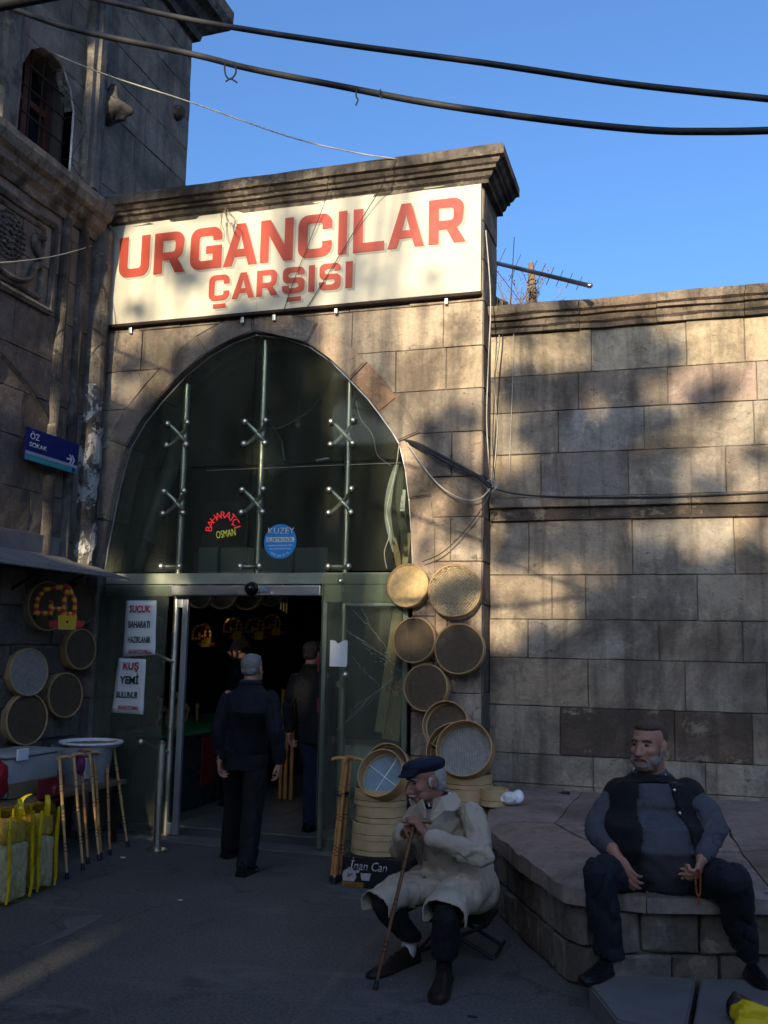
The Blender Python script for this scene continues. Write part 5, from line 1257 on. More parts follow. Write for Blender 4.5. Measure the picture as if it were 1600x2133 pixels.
# ------------------------------------------------------------------ passage behind the glass
rng = random.Random(31)
ps = thing('market_passage', 'dark vaulted market passage seen through the glass', 'passage', (-3.5, 8.1, 0))
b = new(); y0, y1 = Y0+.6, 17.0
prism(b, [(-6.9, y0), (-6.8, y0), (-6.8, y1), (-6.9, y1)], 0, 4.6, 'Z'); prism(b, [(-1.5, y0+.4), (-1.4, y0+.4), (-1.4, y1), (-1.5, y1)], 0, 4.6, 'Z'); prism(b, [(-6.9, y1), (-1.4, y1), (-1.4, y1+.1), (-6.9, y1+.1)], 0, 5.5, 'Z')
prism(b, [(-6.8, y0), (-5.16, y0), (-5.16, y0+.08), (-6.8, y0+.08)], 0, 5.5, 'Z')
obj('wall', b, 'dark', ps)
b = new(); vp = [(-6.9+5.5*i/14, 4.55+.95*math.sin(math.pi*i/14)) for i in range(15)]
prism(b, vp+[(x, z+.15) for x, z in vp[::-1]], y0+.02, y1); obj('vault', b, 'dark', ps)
bm = new()
for i in range(7):
    for j in range(12):
        x, y = -6.7+i*.74, y0-.02+j*.72; box(bm, (x+.004, y+.004, -.02), (x+.736, y+.716, .008+rng.uniform(0, .003)), .004)
M['passage_floor'] = plain('polished_stone_floor', (.15, .14, .13), .38, 0, .35, 3, .15, 12, .5)
fl = obj('passage_floor', bm, 'passage_floor'); fl['kind'] = 'structure'
# counter with green felt
t = thing('counter', 'market counter with green felt top behind the left door', 'counter', (-5.2, 9.2, 0))
b = new(); box(b, (-5.75, 8.4, .02), (-4.70, 12.5, .74), .01); obj('body', b, plain('counter_front', (.035, .035, .04), .3, 0, .2, 4, .03), t)
b = new(); box(b, (-5.76, 8.38, .742), (-4.67, 12.52, .775), .006); obj('felt_top', b, 'green', t)
b = new(); box(b, (-4.698, 9.05, .22), (-4.685, 9.35, .70), .003); obj('red_panel', b, 'maroon', t)
for i in range(12):
    p = Vector((-5.5+rng.random()*.7, 8.5+i*.14, .778)); h = rng.uniform(.12, .34); b = new()
    if i % 3 == 0: lathe(b, [(0, 0), (.045, 0), (.05, .08), (.03, .1), (.05, .14), (.045, .16), (0, .15)], p, (0, 0, 1), 14); mt = 'wood_pale'
    else: tube(b, [p, p+Vector((rng.uniform(-.05, .05), 0, h))], [.014, .02], 7); ball(b, p+Vector((0, 0, h)), .026, 2, (1, 1, 1.4)); mt = ('wood', 'cane_pale')[i % 2]
    tag(obj('wooden_utensil', b, mt, base=p, smooth=True), 'turned wooden utensils standing on the green felt counter', 'utensil', 'wooden utensils on the counter')
# goods hanging inside
for i, (px, py, y, r) in enumerate(((412, 1238, 8.0, .13), (460, 1236, 8.3, .15), (512, 1234, 8.6, .17), (560, 1232, 9.0, .15))):
    sieve(['first sieve hanging inside the doorway next to the aluminium stile', 'second sieve hanging inside the doorway', 'third sieve hanging inside the doorway, deeper in', 'farthest sieve hanging inside the doorway'][i], atY(px, py, y), (.1, -1, .0), r, .08, 'weave_gut', True, group='sieves hanging inside the doorway')
for i, (px, py, y) in enumerate(((420, 1322, 8.6), (485, 1308, 9.0), (530, 1308, 9.2), (566, 1300, 9.6))):
    toy('hanging_toy', ['bead toy hanging inside just right of the aluminium stile', 'bead toy hanging inside above the counter man', 'bead toy hanging inside right of the counter man', 'farthest bead toy hanging inside the doorway'][i], atY(px, py, y), .8)
for i, px in enumerate((590, 600, 612)):
    a = atY(px, 1436, 9.8); b = new(); box(b, (a.x-.018, 9.8, .02), (a.x+.018, 9.83, a.z), .004); tag(obj('wooden_pole', b, 'cane', base=(a.x, 9.8, .02)), 'wooden poles standing upright deep inside the doorway', 'pole', 'wooden poles inside the doorway')
for i, px in enumerate((586, 592, 598)):
    a = atY(px, 1240, 8.8); b = new(); tube(b, [a, a+Vector((.0, 0, -.14-.02*i))], .008, 6); tag(obj('wooden_spoon', b, 'wood_pale', base=a), 'pale wooden spoons hanging under the door header inside', 'spoon', 'wooden spoons inside the doorway')
# things behind the upper glass
t = thing('flue_pipe', 'pale slanting flue pipe behind the left part of the glass', 'pipe', (-4.9, 8.3, 3))
b = new(); tube(b, [atY(272, 1195, 8.25), atY(300, 1135, 8.25), atY(352, 985, 8.35), atY(372, 900, 8.6)], [.085, .08, .08, .08], 14); obj('pipe', b, plain('dull_zinc', (.20, .19, .16), .6, .3, .25, 6, .1), t, True)
b = new(); a = atY(303, 1130, 8.25); tube(b, [a-Vector((.02, 0, .03)), a+Vector((.02, 0, .03))], .092, 14); obj('collar', b, 'steel', t, True)
t = thing('wall_cabinet', 'row of pale green cabinet doors behind the glass above the doorway', 'cabinet', (-3.6, 8.1, 2.3))
for i, (a, c) in enumerate(((412, 455), (458, 530), (533, 610), (613, 680))):
    p0, p1 = atY(a, 1188, 8.05), atY(c, 1140, 8.05); b = new(); box(b, (p0.x, 8.05, 2.27), (p1.x, 8.10, p1.z), .006); obj('door', b, plain('pale_green_panel', (.15, .19, .17), .5, 0, .15, 4, .05) if i == 0 else 'pale_green', t) if False else obj('door', b, M.setdefault('pale_green', plain('pale_green_panel', (.10, .125, .115), .5, 0, .15, 4, .05)), t)
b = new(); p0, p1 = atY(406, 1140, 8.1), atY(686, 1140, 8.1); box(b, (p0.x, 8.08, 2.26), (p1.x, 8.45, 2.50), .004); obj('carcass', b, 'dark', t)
c = atY(252, 1165, 8.1); t = thing('meter_box', 'small grey meter box behind the lower left glass', 'box', c)
b = new(); box(b, c+Vector((-.12, 0, -.1)), c+Vector((.12, .12, .12)), .02); obj('case', b, plain('grey_case', (.16, .17, .16), .5), t)
b = new(); box(b, c+Vector((-.06, -.01, -.03)), c+Vector((.09, 0, .07)), .004); obj('window', b, 'winglass', t)
c = atY(566, 935, 9.2); t = thing('hanging_lamp', 'unlit tilted strip lamp hanging in the passage', 'lamp', c)
rm = Matrix.Rotation(R_(-20), 3, 'Y')
b = new(); box(b, c-Vector((.10, .05, .27)), c+Vector((.10, .05, .27)), .01, rm); obj('housing', b, plain('grey_lamp', (.13, .135, .13), .5), t)
b = new(); tube(b, [c+rm @ Vector((.12, -.07, -.2)), c+rm @ Vector((.16, -.09, 0)), c+rm @ Vector((.10, -.07, .24)), c+rm @ Vector((-.06, -.07, .25))], .012, 6); obj('bracket', b, 'steel', t, True)
c = atY(620, 884, 8.8); t = thing('light_bulb', 'bare unlit bulb on a cord behind the glass', 'bulb', c)
b = new(); ball(b, c, .03, 2, (1, 1, 1.25)); obj('bulb', b, plain('opal_glass', (.4, .4, .36), .3), t, True)
b = new(); tube(b, [c+Vector((0, 0, .03)), c+Vector((0, 0, .08))], [.022, .018], 10); tube(b, [c+Vector((0, 0, .08)), c+Vector((0, 0, .26))], .005, 5); obj('holder', b, 'plastic', t, True)
c = atY(672, 957, 7.9); b = new(); box(b, c-Vector((.06, .02, .006)), c+Vector((.06, .02, .006)), .003, Matrix.Rotation(R_(-8), 3, 'Y')); tag(obj('tube_lamp_reflector', b, 'bag_white', base=c), 'short white lamp strip floating on wires behind the right glass', 'lamp')
def wire(label, pts, r, mat='cable', name='cable', cat='cable', seg=6, group=None, n=6):
    b = new(); tube(b, spline(pts, n), r, seg); return tag(obj(name, b, mat, base=Vector(pts[0]), smooth='all'), label, cat, group)
yy = 8.6
wire('cord swinging from the bulb to the upper right post behind the glass', [atY(x, y, yy) for x, y in ((716, 782), (690, 800), (650, 850), (620, 872), (585, 890), (560, 892))], .006, 'cable_white')
wire('loose cord hanging beside the strip lamp behind the glass', [atY(x, y, yy) for x, y in ((546, 818), (556, 850), (575, 880), (592, 892))], .005)
wire('pale loose cord curling down behind the right glass pane', [atY(x, y, 7.63) for x, y in ((742, 835), (750, 870), (775, 905), (785, 945), (800, 960), (815, 970))], .004, 'cable_white')
wire('thin horizontal wire stretched across the right glass', [atY(x, y, YG-.02) for x, y in ((430, 980), (560, 975), (700, 969), (835, 964))], .0018, 'cable_white', n=2)
# behind the cracked panel
t = thing('oar_board', 'long pale plank leaning behind the cracked glass panel', 'plank', atY(790, 1520, 7.9))
a, c = atY(790, 1525, 7.85), atY(829, 1272, 7.8); b = new(); d = (c-a).normalized(); n = Vector((d.z, 0, -d.x))
vs = [b.verts.new(p+n*s*.042+Vector((0, dy, 0))) for p in (a, c) for s in (-1, 1) for dy in (0, .025)]
bmesh.ops.convex_hull(b, input=b.verts[:]); obj('plank', b, 'wood_pale', t)
b = new(); a2, c2 = atY(819, 1540, 7.95), atY(828, 1440, 7.95); tube(b, [a2, a2.lerp(c2, .5), c2, c2+Vector((.05, 0, .1))], [.10, .095, .06, .02], 8); tag(obj('wooden_paddle', b, 'wood', base=a2, smooth=True), 'round-ended wooden paddle leaning beside the plank behind cracked glass', 'paddle')
p = atY(818, 1432, 7.72); toy('hanging_toy', 'small bead toy at the right edge of the cracked glass', p, .42)
b = new(); p = atY(775, 1590, 7.9); ball(b, p+Vector((.05, .0, -.05)), .28, 3, (1.05, .6, 1.1))
for v in b.verts: v.co += (v.co-p)*.14*noise.noise(v.co*6); v.co.z = min(v.co.z, p.z+.14); v.co.y = max(v.co.y, 7.72)
tag(obj('white_sack', b, 'sack', base=p, smooth=True), 'grey white sack standing behind the cracked glass panel', 'sack')
b = new(); p = atY(735, 1560, 8.0)
for k in range(5): q = p+Vector((-.10+k*.05, 0, .03)); tube(b, [q+Vector((0, 0, -.6)), q+Vector((0, 0, .0))], .024, 8)
tag(obj('rolled_mat', b, 'sack', base=p, smooth=True), 'upright rolled mat left of the sack behind the cracked glass', 'mat')
# cloth strips hung behind glass at the arch edge
for pts, w, mt, lab in ((((826, 968), (812, 1020), (808, 1080), (822, 1150)), .030, 'sack', 'dusty cloth strip hanging nearest to the glass centre at the arch edge'), (((834, 972), (832, 1040), (840, 1100), (846, 1160)), .034, plain('dark_cloth_strip', (.05, .055, .04), .9), 'dark cloth strip hanging along the right arch edge'),
        (((842, 1020), (838, 1060), (842, 1080)), .02, 'paper', 'short pale paper strip at the right arch edge'), (((820, 1120), (826, 1150), (832, 1190)), .026, 'wood', 'orange wooden blade hanging above the straw sieve'), (((852, 1110), (846, 1150), (842, 1190)), .026, 'wood_pale', 'pale wooden blade hanging above the straw sieve')):
    b = new(); P3 = spline([atY(x, y, 7.66) for x, y in pts], 5); A = []
    for i, q in enumerate(P3):
        k = w*(.55+.45*math.sin(math.pi*(i+.5)/len(P3))); A.append([b.verts.new(q+Vector((dx*k, dy, 0))) for dx, dy in ((-1, 0), (1, .0), (1, .012), (-1, .012))])
    for r0, r1 in zip(A, A[1:]):
        for k in range(4): face(b, (r0[k], r0[(k+1) % 4], r1[(k+1) % 4], r1[k]))
    face(b, A[0]); face(b, A[-1][::-1]); tag(obj('hanging_strip', b, mt, base=P3[0], smooth=True), lab, 'strip')
# ------------------------------------------------------------------ cables outside
CY = 3.4
def far(pts):
    """the span goes on to its poles well outside the picture"""
    a = (pts[0]-pts[1]).normalized(); c = (pts[-1]-pts[-2]).normalized()
    return [pts[0]+a*t+Vector((0, 0, .012*t*t)) for t in (7, 5, 3, 1.5, .6)] + spline(pts, 6) + [pts[-1]+c*t+Vector((0, 0, .006*t*t)) for t in (.6, 1.5, 3, 5, 8, 12, 16)]
wire('upper thick black overhead cable crossing the sky', far([atY(x, y, CY) for x, y in ((60, -34), (190, -5), (400, 42), (700, 90), (1000, 130), (1300, 174), (1600, 206), (1750, 222))]), .0125, name='overhead_cable', seg=8, n=1)
cb = wire('lower sagging thick black overhead cable with old cable ties', far([atY(x, y, CY-.3) for x, y in ((-120, -12), (0, 10), (150, 60), (400, 113), (520, 143), (700, 178), (900, 216), (1150, 251), (1350, 271), (1480, 274), (1600, 272), (1750, 264))]), .0125, name='overhead_cable', seg=8, n=1)
for pts, r in ((((468, 132), (470, 155), (480, 165), (492, 150), (487, 130)), .0035), (((480, 163), (470, 170)), .0035), (((480, 163), (494, 172)), .0035), (((744, 180), (742, 200), (746, 208), (741, 220)), .003), (((793, 186), (791, 198), (796, 205)), .003)):
    b = new(); tube(b, spline([atY(x, y, CY-.32) for x, y in pts], 5), r, 5); obj('cable_tie', b, 'cable', cb)
wire('thin pale wire running down to the top of the gateway cornice', [atY(0, 62, 6.4), atY(200, 148, 6.6), atY(395, 212, 6.8), atY(600, 284, 7.05), atY(740, 318, 7.2), atY(826, 331, 7.3)], .006, 'cable_white', name='thin_wire')
wire('thin wire falling from the cornice over the R of the sign', [atY(826, 331, 7.28), atY(806, 366, 7.27), atY(785, 405, 7.36), atY(745, 470, 7.41), atY(690, 560, 7.42), atY(640, 640, 7.43)], .0035, 'cable', name='thin_wire')
wire('second thin wire slanting over the N of the sign', [atY(700, 352, 7.27), atY(683, 378, 7.28), atY(680, 410, 7.36), atY(650, 490, 7.41), atY(610, 590, 7.42), atY(590, 650, 7.43)], .003, 'cable', name='thin_wire')
wire('thin wire stretched from the left building to the sign corner', [atX(-40, 548, XL+.05), atX(30, 545, XL+.12), atX(120, 532, XL+.2), atY(205, 508, 7.4)], .0045, 'cable_white', name='thin_wire')
wire('dark wire sagging along the window of the left building', [atX(130, 180, XL+.05), atX(180, 260, XL+.1), atX(150, 340, XL+.08), atX(215, 410, XL+.06)], .004, 'cable', name='thin_wire')
yc = 7.42
for k, (dx, dy, r) in enumerate(((0, 0, .013), (3, 5, .011), (6, 2, .009))):
    wire(['thickest black cable slanting over the right pillar', 'middle black cable slanting over the right pillar', 'thinner black cable slanting over the right pillar'][k], [atY(834+dx, 916+dy, YG-.01), atY(870+dx, 924+dy, yc), atY(930+dx, 955+dy*2, yc), atY(985+dx, 985+dy, yc), atY(1024, 1012+dy, yc)], r, 'cable')
wire('pale cable hanging in a loop over the right pillar', [atY(x, y, yc) for x, y in ((848, 922), (880, 970), (920, 1015), (965, 1040), (1000, 1038), (1026, 1012))], .006, 'cable_white')
wire('thin dark cable drooping from the knot toward the straw sieve', [atY(x, y, yc) for x, y in ((1026, 1016), (1000, 1065), (960, 1115), (920, 1152), (880, 1170))], .0045, 'cable')
wire('pale cable end with connector hanging on the glass right of the post', [atY(x, y, YG-.02) for x, y in ((832, 920), (824, 980), (806, 1060), (812, 1110), (801, 1150), (806, 1185))], .004, 'cable_white')
for k, (xs, lab, mt, r) in enumerate((((1012, 1022, 1018, 1014, 1022), 'pale cable running down the pillar corner to the knot', 'cable_white', .005), ((1028, 1040, 1030, 1036, 1026), 'grey cable hanging beside the pillar corner', 'cable_white', .0045), ((1040, 1047, 1040, 1032, 1026), 'dark cable hanging beside the pillar corner', 'cable', .005), ((1072, 1070, 1068, 1064, 1060), 'pale cable hanging down from the coping of the side wall', 'cable_white', .004))):
    y_ = [480, 620, 740, 880, 1010] if k == 0 else [640, 700, 790, 900, 1005]
    wire(lab, [atY(x, y, 7.46 if k == 0 else YR-.03) for x, y in zip(xs, y_)], r, mt)
b = new(); c = atY(1024, 1012, 7.44)
for k in range(5): tube(b, [c+Vector((.05*math.cos(a)*rng.uniform(.6, 1.1), .02*math.sin(a*2), .05*math.sin(a)*rng.uniform(.7, 1.1))) for a in [2*math.pi*i/10+k for i in range(9)]], .005, 5)
tag(obj('cable_knot', b, 'cable_white', base=c, smooth=True), 'tangle of pale cable loops at the pillar corner', 'cable')
wire('black cable running along the ledge band of the side wall', [atY(x, y, YR-.085) for x, y in ((1024, 1016), (1060, 1026), (1120, 1033), (1240, 1036), (1420, 1034), (1620, 1024), (1900, 1000))], .008, 'cable')
wire('street cable strung high behind the photographer', [(-9, 1.2, 3.1), (-1.6, 2.2, 3.55), (1.2, 2.2, 4.05), (6, 2.2, 5.3), (9, 2.2, 6.2)], .018, 'cable', name='overhead_cable')
# ------------------------------------------------------------------ aerial and dry plants on the wall
YA_ = 8.35
t = thing('tv_aerial', 'old television aerial on a wooden post above the side wall', 'aerial', atY(1108, 650, YA_))
a, c = atY(1112, 680, YA_), atY(1106, 548, YA_); b = new(); tube(b, [a, a.lerp(c, .4), a.lerp(c, .75), c], [.032, .036, .034, .024], 9); obj('post', b, 'rust', t, True)
b = new(); e0, e1 = atY(1030, 547, YA_-.05), atY(1228, 595, YA_-.9); tube(b, [e0, e1], .019, 8); ball(b, e1, .022, 2, (1.3, 1, 1)); obj('boom', b, 'steel', t, True)
b = new()
for k, ln in enumerate((.19, .0, .16, .0, .13, .12, .10, .09, .08, .07)):
    p = e0.lerp(e1, .05+.095*k); tube(b, [p-Vector((.30*ln, .25*ln, .85*ln)), p+Vector((.30*ln, .25*ln, .85*ln))], .0028, 5) if ln else None
p = e0.lerp(e1, .22); tube(b, [p+Vector((-.03, 0, -.5)), p+Vector((.01, 0, .28))], .004, 5); tube(b, [e0+Vector((0, 0, -.05)), e0+Vector((.30, .2, -.45))], .003, 5)
obj('element', b, 'iron', t)
b = new()
for k in range(7): z = .35+.06*k; p = a.lerp(c, z); tube(b, [p+Vector((.038*math.cos(q), .038*math.sin(q), .01*math.sin(q*1.5+k))) for q in [2*math.pi*i/9 for i in range(10)]], .005, 4)
obj('wire_wrap', b, 'cable', t)
def dryplant(label, base, n, spread, h, seed, leafy=True, down=False):
    r = random.Random(seed); t = thing('dry_weed', label, 'plant', base); base = Vector(base); b = new(); lf = new()
    for i in range(n):
        p = base+Vector((r.uniform(-.06, .06), r.uniform(-.05, .05), 0)); d = Vector((r.gauss(0, spread), r.gauss(0, .25)-(.15 if down else 0), -1 if down else 1)).normalized(); ln = h*r.uniform(.4, 1); pts = [p]
        for k in range(5):
            d = (d+Vector((r.gauss(0, .28), r.gauss(0, .2), r.gauss(0, .15)-(.0 if not down else .1)))).normalized(); pts.append(pts[-1]+d*ln/5)
            if leafy and k > 0:
                for m in range(2):
                    q = pts[-1]+Vector((r.gauss(0, .03), r.gauss(0, .03), r.gauss(0, .03))); u = Vector((r.gauss(0, 1), r.gauss(0, 1), r.gauss(0, 1))).normalized()*.010; v = u.orthogonal().normalized()*.007
                    face(lf, [lf.verts.new(q+u), lf.verts.new(q+v), lf.verts.new(q-u), lf.verts.new(q-v)]); tube(b, [pts[-1], q], .0013, 3)
        tube(b, pts, [.0042, .0038, .0032, .0028, .0024, .002], 4)
    obj('stems', b, 'dry', t)
    if leafy: obj('leaves', lf, 'dry', t)
    return t
dryplant('dry leafy weed growing on the wall top around the aerial post', atY(1085, 665, 8.2), 26, .75, .62, 3)
dryplant('dry grass tuft on the wall top against the gateway', atY(1045, 668, 8.1), 30, .35, .26, 4, False)
dryplant('dry weed hanging from the cornice over the sign', atY(466, 440, 7.30), 8, .6, .24, 5, False, True)
dryplant('dry twigs at the left end of the cornice by the sign corner', atY(222, 470, 7.36), 9, .5, .2, 6, False, True)
# ------------------------------------------------------------------ people
UP = Vector((0, 0, 1)); RT = Vector((C_RIGHT.x, C_RIGHT.y, 0)).normalized(); FW = Vector((C_FWD.x, C_FWD.y, 0)).normalized()
def rot_of(s, f, u): return Matrix(((s.x, f.x, u.x), (s.y, f.y, u.y), (s.z, f.z, u.z)))
def chain(b, pts, rad, seg=14):
    """rounded limb through pts with a radius at each point"""
    pts = [Vector(p) for p in pts]; P2, R2 = [], []
    for i in range(len(pts)-1):
        for k in range(6): P2.append(pts[i].lerp(pts[i+1], k/6)); R2.append(rad[i]+(rad[i+1]-rad[i])*k/6)
    P2.append(pts[-1]); R2.append(rad[-1])
    tube(b, P2, R2, seg)
    for p, r in zip(pts, rad): ball(b, p, r, 2)
def loft(b, rings, seg=24):
    """closed tube through elliptical rings (centre, side axis, half width, depth axis, half depth)"""
    R = []
    for c, sx, rx, sy, ry in rings:
        c, sx, sy = Vector(c), Vector(sx).normalized(), Vector(sy).normalized()
        R.append([b.verts.new(c+sx*rx*math.cos(2*math.pi*k/seg)+sy*ry*math.sin(2*math.pi*k/seg)) for k in range(seg)])
    for a, c in zip(R, R[1:]):
        for k in range(seg): face(b, (a[k], a[(k+1) % seg], c[(k+1) % seg], c[k]))
    face(b, R[0][::-1]); face(b, R[-1])
class Head:
    def __init__(s, c, f, tilt=UP, k=1.0):
        s.c = Vector(c); s.f = Vector(f).normalized(); s.s = s.f.cross(Vector(tilt)).normalized(); s.u = s.s.cross(s.f).normalized(); s.k = k; s.R = rot_of(s.s, s.f, s.u)
    def p(s, x, y, z): return s.c+(s.s*x+s.f*y+s.u*z)*s.k
    def e(s, b, x, y, z, rx, ry, rz, sub=3): ball(b, s.p(x, y, z), s.k, sub, (rx, ry, rz), s.R)
    def build(s, b, neck_to, neck_r=.056, nose=1.0):
        s.e(b, 0, -.012, .034, .077, .098, .084); s.e(b, 0, .026, -.022, .064, .076, .080); s.e(b, 0, .052, -.088, .040, .036, .027)
        s.e(b, 0, .030, -.07, .056, .055, .04); s.e(b, 0, .080, .028, .052, .020, .013)
        for x in (-1, 1):
            s.e(b, x*.040, .066, -.028, .024, .025, .022); s.e(b, x*.079, -.008, -.012, .010, .021, .034, 2); s.e(b, x*.083, -.014, .004, .008, .016, .018, 2)
            s.e(b, x*.014, .108, -.044, .010, .010, .009, 2); s.e(b, x*.044, .05, -.066, .02, .03, .03, 2)
        chain(b, [s.p(0, .092, .012), s.p(0, .107, -.016), s.p(0, .116*nose+.003, -.040)], [.009*s.k, .011*s.k, .0145*s.k], 8)
        s.e(b, 0, .094, -.064, .026, .012, .008, 2); s.e(b, 0, .090, -.079, .022, .012, .008, 2)
        chain(b, [s.p(0, -.020, -.06), Vector(neck_to)], [neck_r*s.k, neck_r*1.08*s.k])
    def eyes(s, parent):
        b = new()
        for x in (-1, 1): s.e(b, x*.031, .088, .002, .013, .007, .0065, 2)
        obj('eye', b, 'eye', parent, True)
        return b
    def brows(s, parent, mat):
        b = new()
        for x in (-1, 1): chain(b, [s.p(x*.016, .101, .022), s.p(x*.036, .094, .026), s.p(x*.052, .078, .018)], [.0045*s.k]*3, 6)
        obj('eyebrow', b, mat, parent, True)
    def mouth(s, parent):
        b = new(); chain(b, [s.p(-.022, .096, -.072), s.p(0, .106, -.0715), s.p(.022, .096, -.072)], [.0022*s.k, .003*s.k, .0022*s.k], 6); obj('mouth', b, 'maroon', parent, True)
def hand(b, wrist, d, pn, thumb, curl=.6, k=1.0, spread=.10):
    """d: along the palm, pn: side the fingers close to, thumb: +1/-1 on which side the thumb sits"""
    d = Vector(d).normalized(); pn = (Vector(pn)-d*Vector(pn).dot(d)).normalized(); sd = d.cross(pn).normalized()*thumb; w_ = Vector(wrist)
    chain(b, [w_-d*.03*k, w_+d*.012*k], [.029*k, .027*k], 10)
    ball(b, w_+d*.050*k, k, 2, (.041, .052, .017), rot_of(sd, d, pn))
    for i, (x, ln, r) in enumerate(((.031, .90, .0090), (.010, 1.0, .0093), (-.011, .95, .0090), (-.030, .76, .0080))):
        p = w_+(d*(.088-.006*abs(i-1.3))+sd*x)*k; dd = (d+sd*x*spread*8).normalized(); pts = [p-dd*.012*k, p]; ang = curl*(.55+.12*i)
        for seg, l in enumerate((.042, .027, .022)):
            ax = dd.cross(pn); dd = (Matrix.Rotation(ang*(1 if seg == 0 else 1.15), 3, ax) @ dd).normalized(); pn2 = pn; pts.append(pts[-1]+dd*l*ln*k)
        chain(b, pts, [r*k*1.05, r*k*1.05, r*k, r*k*.93, r*k*.82], 8)
    tb = w_+(d*.022+sd*.030+pn*.006)*k; t1 = (d*.75+sd*.55+pn*.35).normalized(); t2 = (d*.9+sd*.05+pn*.5*curl).normalized()
    chain(b, [w_+d*.015*k+sd*.012*k, tb, tb+t1*.036*k, tb+t1*.036*k+t2*.030*k], [.016*k, .0145*k, .0112*k, .0088*k], 8)
def shoe(heel, toe, parent, mat='leather', w_=.046):
    """sole on the ground between heel and toe"""
    h, t = Vector(heel), Vector(toe); d = (t-h).normalized(); s = d.cross(UP).normalized(); L = (t-h).length; b = new(); rr = []
    for q, wd, ht in ((0, .74, .085), (.08, .88, .10), (.25, .86, .098), (.42, .86, .078), (.6, 1.0, .056), (.78, 1.02, .046), (.92, .78, .038), (1.0, .40, .028)):
        c = h+d*L*q; ring = []
        for a, z in ((-1, .004), (-1.04, .016), (-.92, .022), (-.8, .55), (-.45, .9), (0, 1.0), (.45, .9), (.8, .55), (.92, .022), (1.04, .016), (1, .004)):
            ring.append(b.verts.new(c+s*a*w_*wd+UP*(z if z < .03 else z*ht)))
        rr.append(ring)
    for a, c in zip(rr, rr[1:]):
        for k in range(11): face(b, (a[k], a[(k+1) % 11], c[(k+1) % 11], c[k]))
    face(b, rr[0][::-1]); face(b, rr[-1]); bmesh.ops.subdivide_edges(b, edges=b.edges[:], cuts=1, use_grid_fill=True, smooth=.6)
    o = obj('shoe', b, mat, parent, True)
    b = new(); q = [h+d*L*.30+UP*.078, h+d*L*.42+UP*.074, h+d*L*.54+UP*.064]
    tube(b, [q[0]-s*.016, q[0]+UP*.006, q[0]+s*.016, q[1]-s*.016, q[1]+UP*.006, q[1]+s*.016, q[2]-s*.016, q[2]+UP*.006, q[2]+s*.016], .0026, 5)
    obj('lace', b, 'black', o)
def folds(amp, freq, stretch=(1, 1, 1), seed=0):
    sv = Vector(stretch); sd = Vector((seed*3.7, seed*1.3, seed))
    return lambda p: amp*(noise.noise(Vector((p.x*sv.x, p.y*sv.y, p.z*sv.z))*freq+sd)*1.2 + .5*noise.noise(Vector((p.x*sv.x, p.y*sv.y, p.z*sv.z))*freq*2.3+sd) - .35*abs(noise.noise(p*freq*1.3+sd*2)))
def cloth(amp, ridge, freq, stretch=(1, 1, 1), seed=0):
    base = folds(amp, freq, stretch, seed); sv = Vector(stretch); sd = Vector((seed*2.1, seed, seed*.7))
    def fn(p):
        q = Vector((p.x*sv.x, p.y*sv.y, p.z*sv.z)); w_ = noise.noise_vector(q*freq*.6+sd)*.35
        return base(p) - ridge*sum(max(0, 1-6*abs(noise.noise(q*f+w_+sd*k))) for k, f in ((1, freq*.9), (2.3, freq*1.6)))*max(0, min(1, .5+1.6*noise.noise(p*4+sd)))
    return fn
# ---------------------------------------------------------------- old man on the stool
om = thing('person', 'old man in beige raincoat and flat cap sitting bent over a walking stick', 'person', atZ(915, 2010, 0))
K = lambda px, py, y: atY(px, py, y)
pel, che = K(962, 1838, 5.48), K(930, 1712, 5.36)
shl, shr = K(980, 1692, 5.22), K(868, 1695, 5.50)
ell, elr = K(1000, 1782, 5.10), K(830, 1765, 5.36)
wrl, wrr = K(889, 1742, 4.98), K(842, 1738, 5.10)
nk = K(912, 1662, 5.36); hd1 = Head(K(888, 1625, 5.30), -RT*.86-FW*.42-UP*.16, UP*.95-RT*.18, 1.05)
kl, kr = K(930, 1898, 4.90), K(800, 1876, 5.04)
hipl, hipr = pel+(shl-shr).normalized()*.10, pel-(shl-shr).normalized()*.10
fl0, fl1 = atZ(925, 2046, 0), atZ(912, 2086, 0); fr0, fr1 = atZ(862, 2003, 0), atZ(768, 2040, 0)
anl, anr = fl0+UP*.10+Vector((0, .0, 0)), fr0+UP*.11+(fr1-fr0).normalized()*.03
b = new()
hd1.build(b, nk-UP*.06)
chain(b, [pel, pel.lerp(che, .5), che-UP*.02, nk-UP*.06], [.12, .11, .10, .055]); chain(b, [shl.lerp(che, .15)-UP*.05, che+UP*.0, shr.lerp(che, .15)-UP*.05], [.022, .05, .022])
chain(b, [shl-UP*.03, ell, wrl], [.034, .030, .026]); chain(b, [shr-UP*.03, elr, wrr], [.034, .030, .026])
for h, k_, a in ((hipl, kl, anl), (hipr, kr, anr)): chain(b, [h, k_-UP*.01, a], [.06, .038, .032])
tip, top = atZ(781, 2062, 0), K(862, 1712, 4.99)
hand(b, wrl, (top-wrl)+UP*.03, Vector((-.2, .1, -1)), -1, .95, 1.06)
hand(b, wrr, (top-wrr)+UP*.005-RT*.0, Vector((.2, .0, -1)), 1, 1.0, 1.06)
bm = meld(b, .0055, 3); obj('body', bm, 'skin_old', om, 'all')
hd1.eyes(om); hd1.brows(om, 'hair_grey'); hd1.mouth(om)
b = new(); chain(b, [hd1.p(-.026, .100, -.062), hd1.p(0, .110, -.056), hd1.p(.026, .100, -.062)], [.006, .009, .006], 8); obj('moustache', b, 'hair_grey', om, True)
